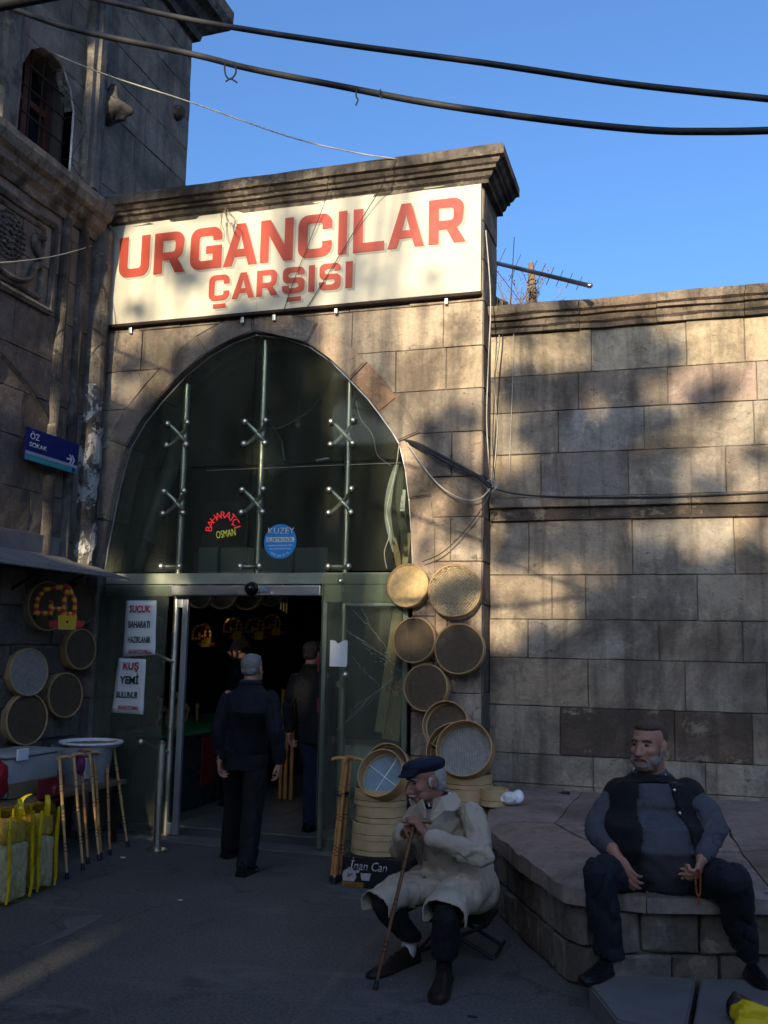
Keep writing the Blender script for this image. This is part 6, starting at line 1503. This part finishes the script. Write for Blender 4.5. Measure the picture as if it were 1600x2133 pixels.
b = new(); hd1.e(b, 0, -.035, .018, .081, .080, .078); hd1.e(b, .0, -.05, -.03, .070, .055, .045); hd1.e(b, .074, .012, -.005, .009, .018, .03); hd1.e(b, -.074, .012, -.005, .009, .018, .03); obj('hair', meld(b, .006, 2, folds(.003, 60)), 'hair_grey', om, 'all')
b = new(); hd1.e(b, 0, -.012, .078, .096, .112, .040); hd1.e(b, 0, .020, .082, .090, .100, .036); hd1.e(b, 0, -.015, .060, .086, .104, .030)
hd1.e(b, 0, .104, .046, .070, .052, .011); hd1.e(b, 0, .085, .062, .075, .045, .016); obj('flat_cap', meld(b, .006, 3, folds(.0035, 26)), 'navy', om, 'all')
# shirt, jacket collar
b = new(); loft(b, [(nk-UP*.05, RT, .085, FW, .08), (nk+UP*.0, RT, .070, FW, .068), (nk+UP*.03, RT, .066, FW, .064)]); obj('jacket', meld(b, .008, 2), 'black_cloth', om, 'all')
b = new(); a0 = nk-RT*.02-FW*.08; tube(b, [nk+RT*.068+UP*.028-FW*.02, nk+RT*.045-FW*.062+UP*.0, nk-RT*.006-FW*.088-UP*.05], [.010, .013, .006], 8); tube(b, [nk-RT*.06-FW*.05+UP*.0, nk-RT*.05-FW*.08-UP*.035], [.009, .005], 8); obj('shirt_collar', b, 'shirt', om, True)
# raincoat
b = new(); ax = (shl-shr).normalized(); fr_ = ax.cross(UP).normalized()
if fr_.dot(FW) > 0: fr_ = -fr_
loft(b, [(pel-UP*.05+fr_*.02, ax, .215, fr_, .19), (pel+UP*.08+fr_*.03, ax, .215, fr_, .195), (pel.lerp(che, .55)+fr_*.03, ax, .205, fr_, .18), (che+fr_*.01, ax, .20, fr_, .165), (che+UP*.075-fr_*.015, ax, .19, fr_, .125), (nk-UP*.045-fr_*.02, ax, .105, fr_, .085)])
chain(b, [shl-UP*.01, shl.lerp(ell, .5)+RT*.012, ell+RT*.006, ell.lerp(wrl, .55), wrl+(ell-wrl).normalized()*.03], [.072, .073, .067, .058, .050])
chain(b, [shr-UP*.01, shr.lerp(elr, .5), elr, elr.lerp(wrr, .6), wrr+(elr-wrr).normalized()*.03], [.068, .066, .060, .054, .050])
def thigh(h, k_, past, r0, r1, drop):
    d = (k_-h); d.normalize(); s = d.cross(UP).normalized(); u = s.cross(d).normalized(); e = k_+d*past
    loft(b, [(h, s, r0[0], u, r0[1]), (h.lerp(k_, .5)+UP*.005, s, (r0[0]+r1[0])/2, u, (r0[1]+r1[1])/2), (k_-UP*.01, s, r1[0], u, r1[1]), (e-UP*drop, s, r1[0]*1.05, (u+d*.35), r1[1]*1.0)])
thigh(hipl+UP*.01, kl+UP*.015, .13, (.15, .125), (.112, .082), .04); thigh(hipr+UP*.01, kr+UP*.02, .16, (.145, .12), (.108, .078), .05)
ball(b, pel+ax*.14-UP*.03+fr_*.02, .14, 3, (1, 1.15, .95))
lapn = hipl.lerp(hipr, .5).lerp(kl.lerp(kr, .5), .40); ball(b, lapn+UP*.01, 1, 3, (.17, .17, .085))
def coat_folds(p, base=folds(.016, 8, (1, 1, .7), 2), cr=folds(.010, 19, (1, 1, .6), 8)):
    rdg = sum(max(0, 1-7*abs(noise.noise(Vector((p.x, p.y, p.z*.55))*f+Vector((k, 3*k, 0))))) for k, f in ((1, 9), (5, 13)))
    near = sum(math.exp(-((p-c).length/r)**2) for c, r in ((ell, .16), (elr, .16), (shl-UP*.08, .12), (pel+fr_*.12+UP*.08, .22)))
    return base(p) + (cr(p)-.010*rdg)*min(.85, .3+near*.6)
bm = meld(b, .009, 2, coat_folds)
for k_, h, past in ((kl, hipl, .045), (kr, hipr, .075)):        # the hem is cut straight across behind each knee
    d = (k_-h).normalized(); d = (d-UP*.28).normalized(); e = k_+d*past
    for v in bm.verts:
        q = (v.co-e).dot(d)
        if q > 0 and (v.co-e).length < .26: v.co -= d*q
    bm.normal_update()
    bmesh.ops.delete(bm, geom=[f for f in bm.faces if (f.calc_center_median()-e).length < .26 and abs((f.calc_center_median()-e).dot(d)) < .004], context='FACES')
    for v in bm.verts:                                         # the lower edge hangs
        q = (v.co-e).dot(d)
        if q > -.10 and (v.co-e).length < .26: v.co -= UP*.035*(1+q/.10)*(1 if v.co.z < k_.z else .15)
dead = []                                                      # cloth only lies over the thighs, it does not close under them
for k_, h in ((kl, hipl), (kr, hipr)):
    ax_ = (k_-h).normalized(); ln_ = (k_-h).length
    for f in bm.faces:
        c_ = f.calc_center_median(); t_ = (c_-h).dot(ax_); q_ = h+ax_*t_
        if t_ > ln_*.50 and (c_-q_).length < .24 and c_.z < q_.z-.058: dead.append(f)
bmesh.ops.delete(bm, geom=list(set(dead)), context='FACES')
bmesh.ops.delete(bm, geom=[v for v in bm.verts if not v.link_faces], context='VERTS')
for _ in range(3): bmesh.ops.smooth_vert(bm, verts=[v for v in bm.verts if v.is_boundary], factor=.5, use_axis_x=True, use_axis_y=True, use_axis_z=True)
bm = shell(bm, .007)
rain = obj('raincoat', bm, 'coat', om, 'all')
def on_cloth(o, root, px, py, lift=.003):
    d = (K(px, py, 5)-C_POS).normalized(); ok_, loc, nrm, idx = o.ray_cast(C_POS-Vector(root.location), d)
    return (loc+Vector(root.location)-d*lift) if ok_ else None
for path, r_ in ((((884, 1742), (880, 1775), (876, 1810), (872, 1846)), .0028), (((952, 1775), (975, 1792)), .004), (((948, 1690), (966, 1712), (972, 1740)), .0022)):
    pts = [q for q in (on_cloth(rain, om, x, y) for x, y in path) if q is not None]
    if len(pts) > 1: b = new(); tube(b, spline(pts, 4), r_, 5); obj('seam', b, 'coat_seam', rain)
for px, py in ((888, 1790), (884, 1828)):
    q = on_cloth(rain, om, px, py)
    if q is not None: b = new(); ball(b, q, .010, 2, (1, .5, 1)); obj('button', b, 'rust', rain)
b = new()
def flap(pts, th=.010, n=fr_):
    P0 = [b.verts.new(Vector(p)) for p in pts]; P1 = [b.verts.new(Vector(p)+n*th) for p in pts]; face(b, P0); face(b, P1[::-1])
    for i in range(len(pts)): face(b, (P0[i], P1[i], P1[(i+1) % len(pts)], P0[(i+1) % len(pts)]))
yq = 5.10
flap([K(905, 1664, yq), K(924, 1658, yq+.04), K(950, 1650, yq+.12), K(962, 1668, yq+.06), K(948, 1690, yq), K(930, 1686, yq), K(916, 1700, yq), K(896, 1716, yq), K(903, 1690, yq)])
flap([K(882, 1664, yq+.12), K(868, 1656, yq+.2), K(852, 1664, yq+.24), K(858, 1678, yq+.18), K(873, 1676, yq+.14), K(888, 1706, yq+.04), K(890, 1690, yq+.05)])
bmesh.ops.bevel(b, geom=b.edges[:], offset=.003, segments=1, affect='EDGES'); obj('lapel', b, 'coat', om)
b = new(); c = nk+UP*.015-FW*.0; tube(b, [c+Vector((RT*math.cos(a)*.082+FW*math.sin(a)*.078))+UP*(.012*math.sin(a)) for a in [R_(-35+17*i) for i in range(14)]], [.016]*14, 8); obj('coat_collar', b, 'coat', om, True)
for wri, el in ((wrl, ell), (wrr, elr)):
    d = (el-wri).normalized(); b = new(); tube(b, [wri+d*.012, wri+d*.03], [.038, .041], 16); obj('shirt_cuff', b, 'shirt', om, True)
b = new()
for px, py, y in ((872, 1842, 4.99), (880, 1778, 5.03)): ball(b, K(px, py, y), .011, 2, (1, .5, 1))
b.free()
# trousers, socks, shoes
b = new()
for h, k_, a, w1 in ((hipl, kl, anl, .068), (hipr, kr, anr, .072)):
    chain(b, [h-UP*.01, k_-UP*.015, k_.lerp(a, .5)], [.075, .070, .072]); d = (a-k_).normalized(); s = RT; u = FW
    loft(b, [(k_-UP*.02, s, .072, u, .072), (k_.lerp(a, .5), s, .078, u, .080), (a-d*.02, s, w1, u, .085)])
bm = meld(b, .008, 3, cloth(.008, .010, 10, (1, 1, .5), 5)); obj('trousers', bm, 'black_cloth', om, 'all')
b = new(); chain(b, [anr+UP*.03, fr0+UP*.05+(fr1-fr0).normalized()*.05], [.040, .040]); obj('sock', b, 'sock', om, True)
b = new(); chain(b, [anl+UP*.02, fl0+UP*.05], [.04, .04]); obj('sock', b, 'black_cloth', om, True)
shoe(fl0+(fl0-fl1).normalized()*.06, fl1+(fl1-fl0).normalized()*.05, om, 'leather_brown', .052); shoe(fr0+(fr0-fr1).normalized()*.02, fr1, om, 'leather_brown', .050)
d = (tip-top).normalized(); stick('dark bamboo walking stick held in both hands of the old man', tip, top-UP*.015, ax*.6-fr_*.6, M.setdefault('cane_dark', plain('dark_bamboo', (.13, .055, .022), .35, 0, .35, 16, .1)), .0105, None, .03)
sl_ = thing('folding_stool', 'small black folding stool under the old man', 'stool', (pel.x, pel.y, 0))
zs_ = pel.z-.16; b = new(); box(b, (pel.x-.16, pel.y-.14, zs_-.02), (pel.x+.18, pel.y+.16, zs_), .008); obj('seat', b, 'black_cloth', sl_)
for (x0, x1, y) in ((-.20, .22, -.12), (.20, -.20, -.12), (-.20, .22, .14), (.20, -.20, .14)):
    b = new(); tube(b, [(pel.x+x0, pel.y+y, .011), (pel.x+x1*.75, pel.y+y, zs_-.022)], .011, 8); obj('leg', b, 'black', sl_, True)
for x in (-.20, .22): b = new(); tube(b, [(pel.x+x*.98, pel.y-.12, .03), (pel.x+x*.98, pel.y+.14, .03)], .009, 8); obj('foot_bar', b, 'black', sl_, True)
# ---------------------------------------------------------------- man on the ledge
mm = thing('person', 'grey-bearded man in black vest and charcoal sweater sitting on the stone ledge', 'person', atZ(1400, 2010, PAVE))
pel = K(1386, 1828, 5.32); bel = K(1366, 1742, 5.20); che = K(1362, 1655, 5.34); nk = K(1354, 1603, 5.38)
hd2 = Head(K(1352, 1551, 5.34), -RT*.66-FW*.74+UP*.02, UP, 1.06)
sl2, sr2 = K(1287, 1652, 5.38), K(1437, 1654, 5.36); el2, er2 = K(1243, 1728, 5.24), K(1488, 1726, 5.20); wl2, wr2 = K(1284, 1782, 5.00), K(1463, 1786, 5.00)
kl2, kr2 = K(1248, 1812, 4.90), K(1527, 1826, 4.93)
f20, f21 = atZ(1276, 2024, PAVE), atZ(1212, 2052, PAVE); g20, g21 = atZ(1546, 2012, PAVE), atZ(1596, 2064, PAVE)
al2, ar2 = f20+UP*.065+(f21-f20)*.10, g20+UP*.010+(g21-g20)*.10
b = new(); hd2.build(b, nk-UP*.06, .066)
hd2.e(b, 0, .045, -.098, .055, .05, .035); hd2.e(b, 0, .01, -.10, .06, .055, .04)
chain(b, [pel+FW*.04, bel+FW*.12, che+FW*.02-UP*.02, nk-UP*.08], [.11, .11, .09, .06]); chain(b, [sl2-UP*.03, che+UP*.01, sr2-UP*.03], [.045, .06, .045])
chain(b, [sl2, el2, wl2], [.05, .042, .029]); chain(b, [sr2, er2, wr2], [.05, .042, .029])
hl2, hr2 = pel-RT*.10, pel+RT*.10
for h, k_, a in ((hl2, kl2, al2), (hr2, kr2, ar2)): chain(b, [h, k_, a], [.07, .042, .034])
hand(b, wl2, K(1312, 1832, 4.97)-wl2, Vector((.6, .6, -.3)), -1, .5, 1.12, .05)
hand(b, wr2, K(1455, 1812, 4.97)-wr2, -RT*.8+FW*.4, 1, 1.5, 1.05, .03)
bm = meld(b, .0055, 3); obj('body', bm, 'skin', mm, 'all')
hd2.eyes(mm); hd2.brows(mm, 'hair_brown'); hd2.mouth(mm)
b = new(); hd2.e(b, 0, -.030, .040, .0815, .086, .084); hd2.e(b, 0, .010, .085, .066, .075, .034); hd2.e(b, 0, -.05, -.005, .072, .058, .05)
bm = meld(b, .006, 2, folds(.0025, 60)); obj('hair', bm, 'hair_brown', mm, 'all')
b = new(); hd2.e(b, 0, .058, -.094, .050, .042, .029); hd2.e(b, 0, .032, -.088, .067, .064, .040)
for x in (-1, 1): hd2.e(b, x*.052, .040, -.072, .020, .044, .028); hd2.e(b, x*.071, .010, -.040, .008, .016, .032)
chain(b, [hd2.p(-.026, .098, -.064), hd2.p(0, .107, -.058), hd2.p(.026, .098, -.064)], [.006, .008, .006], 8); chain(b, [hd2.p(-.028, .095, -.066), hd2.p(-.034, .082, -.085)], [.007, .008], 8); chain(b, [hd2.p(.028, .095, -.066), hd2.p(.034, .082, -.085)], [.007, .008], 8)
obj('beard', meld(b, .005, 2, folds(.002, 90)), 'beard', mm, 'all')
def sweater_rings(g):
    return [(pel-UP*.04-FW*.02, RT, .205+g, FW, .165+g), (pel+UP*.05-FW*.07, RT, .235+g, FW, .205+g), (bel-UP*.04-FW*.02, RT, .235+g, FW, .225+g), (bel+UP*.07-FW*.01, RT, .225+g, FW, .205+g), (che-UP*.07-FW*.02, RT, .212+g, FW, .17+g), (che+UP*.01, RT, .205+g, FW, .15+g), (che+UP*.07, RT, .165+g*.9, FW, .125+g), (nk-UP*.050, RT, .118+g*.8, FW, .105+g*.8), (nk-UP*.02, RT, .105+g*.5, FW, .088+g*.4), (nk+UP*.005, RT, .080+g*.2, FW, .074+g*.2)]
b = new(); loft(b, sweater_rings(0), 28)
for s, e, w_, sg in ((sl2, el2, wl2, -1), (sr2, er2, wr2, 1)):
    chain(b, [s-UP*.025, s.lerp(e, .5)+RT*.010*sg, e, e.lerp(w_, .55), w_+(e-w_).normalized()*.025], [.076, .078, .072, .060, .046])
def belly_fold(p, base=cloth(.007, .008, 10, (1, 1, .9), 7)):
    z = p.z-(bel.z+.115+.02*math.cos((p-bel).dot(RT)*6)); q = (p-bel).dot(FW)
    return base(p) - (.016*math.exp(-(z/.016)**2) if q < .02 and abs((p-bel).dot(RT)) < .2 else 0)
bm = meld(b, .008, 3, belly_fold); obj('sweater', bm, 'knit', mm, 'all')
b = new(); tube(b, [nk-UP*.028+(RT*math.cos(a)*.088+FW*math.sin(a)*.078)+UP*.02*math.sin(a) for a in [2*math.pi*i/20 for i in range(21)]], .013, 8); obj('neckband', b, 'knit_dark', mm, True)
b = new(); tube(b, [nk-UP*.010+(RT*math.cos(a)*.076+FW*math.sin(a)*.068)+UP*.022*math.sin(a) for a in [R_(-80+20*i) for i in range(18)]], .014, 8)
tube(b, [nk-FW*.075-UP*.025-RT*.005, nk-FW*.094-UP*.05+RT*.03, nk-FW*.066-UP*.02+RT*.062], [.008, .012, .010], 8); tube(b, [nk-FW*.075-UP*.025-RT*.01, nk-FW*.09-UP*.05-RT*.035], [.008, .006], 8); obj('shirt_collar', b, 'shirt', mm, True)
for w_, e in ((wl2, el2), (wr2, er2)):
    d = (e-w_).normalized(); b = new(); tube(b, [w_+d*.005, w_+d*.035], [.040, .046], 18); obj('cuff', b, 'knit_dark', mm, True)
b = new(); loft(b, sweater_rings(.026), 28); ball(b, sl2+RT*.012-UP*.035, .104, 3, (.95, 1.05, 1.2)); ball(b, sr2-RT*.012-UP*.035, .104, 3, (.95, 1.05, 1.2))
bm = meld(b, .012, 4, folds(.010, 8, (1, 1, .7), 9))
def in_front(p):
    q = p-bel; x = q.dot(RT); y = q.dot(FW); z = q.z; half = .075+.085*max(0, min(1, (.28-z)/.45)); c0 = -.005+.02*z
    return y < .05 and abs(x-c0) < half and z > -.25
bmesh.ops.delete(bm, geom=[f for f in bm.faces if in_front(f.calc_center_median()) or f.calc_center_median().z < pel.z-.035 or f.calc_center_median().z > nk.z-.012], context='FACES')
for v in list(bm.verts):
    if v.is_boundary: pass
bmesh.ops.recalc_face_normals(bm, faces=bm.faces); bmesh.ops.smooth_vert(bm, verts=[v for v in bm.verts if v.is_boundary], factor=.5, use_axis_x=True, use_axis_y=True, use_axis_z=True)
bm = shell(bm, .010); vest = obj('vest', bm, 'black_cloth', mm, 'all')
for px, py in ((1405, 1646), (1416, 1694), (1430, 1742)):
    p = K(px, py, 5.02); b = new(); o = p+(p-C_POS)*.0; ball(b, o, .008, 2, (1, .5, 1))
    # set on the cloth: march along the view ray until it meets the vest
    dirv = (p-C_POS).normalized(); okh, loc, nrm, idx = vest.ray_cast(C_POS-Vector(mm.location), dirv)
    if okh: b.transform(Matrix.Translation(loc+Vector(mm.location)-p))
    obj('snap_button', b, 'chrome', vest, True)
b = new()
for h, k_, a, sg in ((hl2, kl2, al2, -1), (hr2, kr2, ar2, 1)):
    d = (a-k_).normalized()
    chain(b, [h+UP*.0, h.lerp(k_, .5), k_-UP*.01], [.115, .100, .080]); loft(b, [(k_-UP*.0, RT, .080, FW, .082), (k_.lerp(a, .35), RT, .082, FW, .086), (k_.lerp(a, .8), RT, .078, FW, .084), (a-d*.015, RT, .079, FW, .094)])
ball(b, pel-UP*.0, .17, 3, (1.1, .9, .75))
bm = meld(b, .008, 3, cloth(.008, .010, 9, (1, 1, .5), 12)); obj('trousers', bm, M.setdefault('trouser_navy', plain('dark_navy_trousers', (.012, .014, .022), .9, 0, .25, 10, .2, 120)), mm, 'all')
shoe(f20+(f20-f21).normalized()*.05, f21, mm, 'leather', .052); shoe(g20+(g20-g21).normalized()*.04, g21, mm, 'leather', .052)
for a, f in ((al2, f20), (ar2, g20)): b = new(); chain(b, [a+UP*.03, f+UP*.05], [.042, .042]); obj('sock', b, 'black_cloth', mm, True)
pb = thing('prayer_beads', 'string of amber prayer beads hanging from the hand of the bearded man', 'beads', K(1455, 1815, 4.95))
b = new(); pts = spline([K(1452, 1812, 4.93), K(1449, 1835, 4.93), K(1452, 1862, 4.93), K(1458, 1862, 4.93), K(1459, 1835, 4.93), K(1457, 1812, 4.93)], 6)
for p in pts: ball(b, p, .0065, 1)
tube(b, pts, .002, 4); tube(b, [K(1455, 1864, 4.93), K(1455, 1884, 4.93)], [.003, .008], 6); obj('beads', b, 'beads', pb, True)
# ---------------------------------------------------------------- standing people
def standing(label, foot_l, foot_r, head, facing, width, coat, trou, hair, skin='skin', arms_out=.05, coat_len=.62, shoe_mat='leather', bald=False):
    """upright figure between two feet on the ground and a head centre"""
    fl, fr, hc = Vector(foot_l), Vector(foot_r), Vector(head); f = Vector(facing).normalized(); s = f.cross(UP).normalized()   # s: to his right
    t = thing('person', label, 'person', (fl+fr)/2); H = hc.z+.11; k = H/1.70
    hip = Vector(((fl.x+fr.x)/2, (fl.y+fr.y)/2, 0)).lerp(Vector((hc.x, hc.y, 0)), .5)+UP*.88*k; sh = Vector((hc.x, hc.y, 0))-f*.02+UP*1.40*k; n = sh+UP*.07*k
    hd = Head(hc, f, UP, k); b = new(); hd.build(b, n-UP*.06)
    chain(b, [hip, hip.lerp(sh, .5), sh-UP*.10], [.10*k, .10*k, .09*k]); hands = []
    chain(b, [sh-s*width*.8-UP*.06, sh-UP*.06, sh+s*width*.8-UP*.06], [.035, .06, .035])
    for sg, ft in ((-1, fl), (1, fr)):
        sp_ = sh+s*sg*width; el = sp_+s*sg*arms_out-UP*.30*k-f*.03; wr = el+s*sg*.005-UP*.235*k+f*.05; hands.append((sp_, el, wr, sg))
        chain(b, [sp_-UP*.03, el, wr], [.040, .034, .026]); hand(b, wr, -UP*.95+f*.2, -s*sg, -sg if True else sg, .75, 1.0*k)
        kn = (hip+s*sg*.09).lerp(ft+UP*.08, .48)+f*.03; chain(b, [hip+s*sg*.09, kn, ft+UP*.09], [.075, .052, .036])
    obj('body', meld(b, .006, 3), skin, t, 'all'); hd.eyes(t)
    if not bald:
        b = new(); hd.e(b, 0, -.030, .040, .0815, .086, .082); hd.e(b, 0, .012, .085, .064, .07, .033); hd.e(b, 0, -.05, -.012, .070, .058, .05); obj('hair', meld(b, .006, 2, folds(.0025, 60)), hair, t, 'all')
    else:
        b = new(); hd.e(b, 0, -.048, -.004, .0805, .066, .044); obj('hair', meld(b, .006, 2), hair, t, 'all')
    b = new(); loft(b, [(hip-UP*(coat_len-.52)*k, s, width*.98, f, .145), (hip+UP*.02, s, width*.95, f, .15), (hip.lerp(sh, .45), s, width*.92, f, .145), (sh-UP*.14, s, width*1.0, f, .15), (sh-UP*.05, s, width*1.0, f, .12), (sh-UP*.0, s, width*.80, f, .105), (sh+UP*.035, s, width*.55, f, .088), (n-UP*.015, s, .095, f, .085), (n+UP*.012, s, .072, f, .070)])
    for sp_, el, wr, sg in hands: chain(b, [sp_-UP*.05-s*sg*.012, el, wr+UP*.03], [.068, .060, .050])
    ct_ = obj('jacket', meld(b, .009, 3, cloth(.007, .009, 9, (1, 1, .6), width*50)), coat, t, 'all')
    b = new(); tube(b, [n+UP*.0+(s*math.cos(a)*.076+f*math.sin(a)*.07) for a in [2*math.pi*i/18 for i in range(19)]], .013, 8); obj('collar', b, coat, t, True)
    b = new(); tube(b, [n+UP*.018+(s*math.cos(a)*.066+f*math.sin(a)*.062) for a in [2*math.pi*i/18 for i in range(19)]], .010, 8); obj('shirt_collar', b, 'knit_dark', t, True)
    b = new()
    for sg, ft in ((-1, fl), (1, fr)):
        a = ft+UP*.07; kn = (hip+s*sg*.09).lerp(a, .48)+f*.03; loft(b, [(hip+s*sg*.085+UP*.02, s, .105*k, f, .125*k), (hip.lerp(kn, .5)+s*sg*.045, s, .098*k, f, .108*k), (kn, s, .085*k, f, .09*k), (a-UP*.02, s, .075*k, f, .088*k)])
    obj('trousers', meld(b, .009, 3, cloth(.007, .009, 9, (1, 1, .45), 3)), trou, t, 'all')
    for ft in (fl, fr): shoe(ft-f*.10, ft+f*.17, t, shoe_mat, .048)
    return t
standing('elderly man in dark navy jacket walking in, seen from behind', atZ(479, 1782, .012)+Vector((0, .0, 0)), atZ(512, 1822, .0), K(526, 1393, 6.62), Vector((.02, 1, .0)), .180, 'navy2', 'black_cloth', 'hair_dim', 'skin', .055)
standing('bald man in dark clothes facing left deep inside the doorway', (-4.45, 9.45, .012), (-4.40, 9.25, .012), K(499, 1352, 9.35), Vector((-1, -.35, 0)), .18, 'black_cloth', 'black_cloth', 'hair_brown', 'skin', .04, bald=True)
standing('man in black jacket and dark jeans standing inside behind the right door edge', (-3.20, 8.32, .012), (-3.06, 8.45, .012), K(652, 1362, 8.40), Vector((.25, .95, 0)), .185, 'black_cloth', 'jeans', 'hair_brown', 'skin', .05)
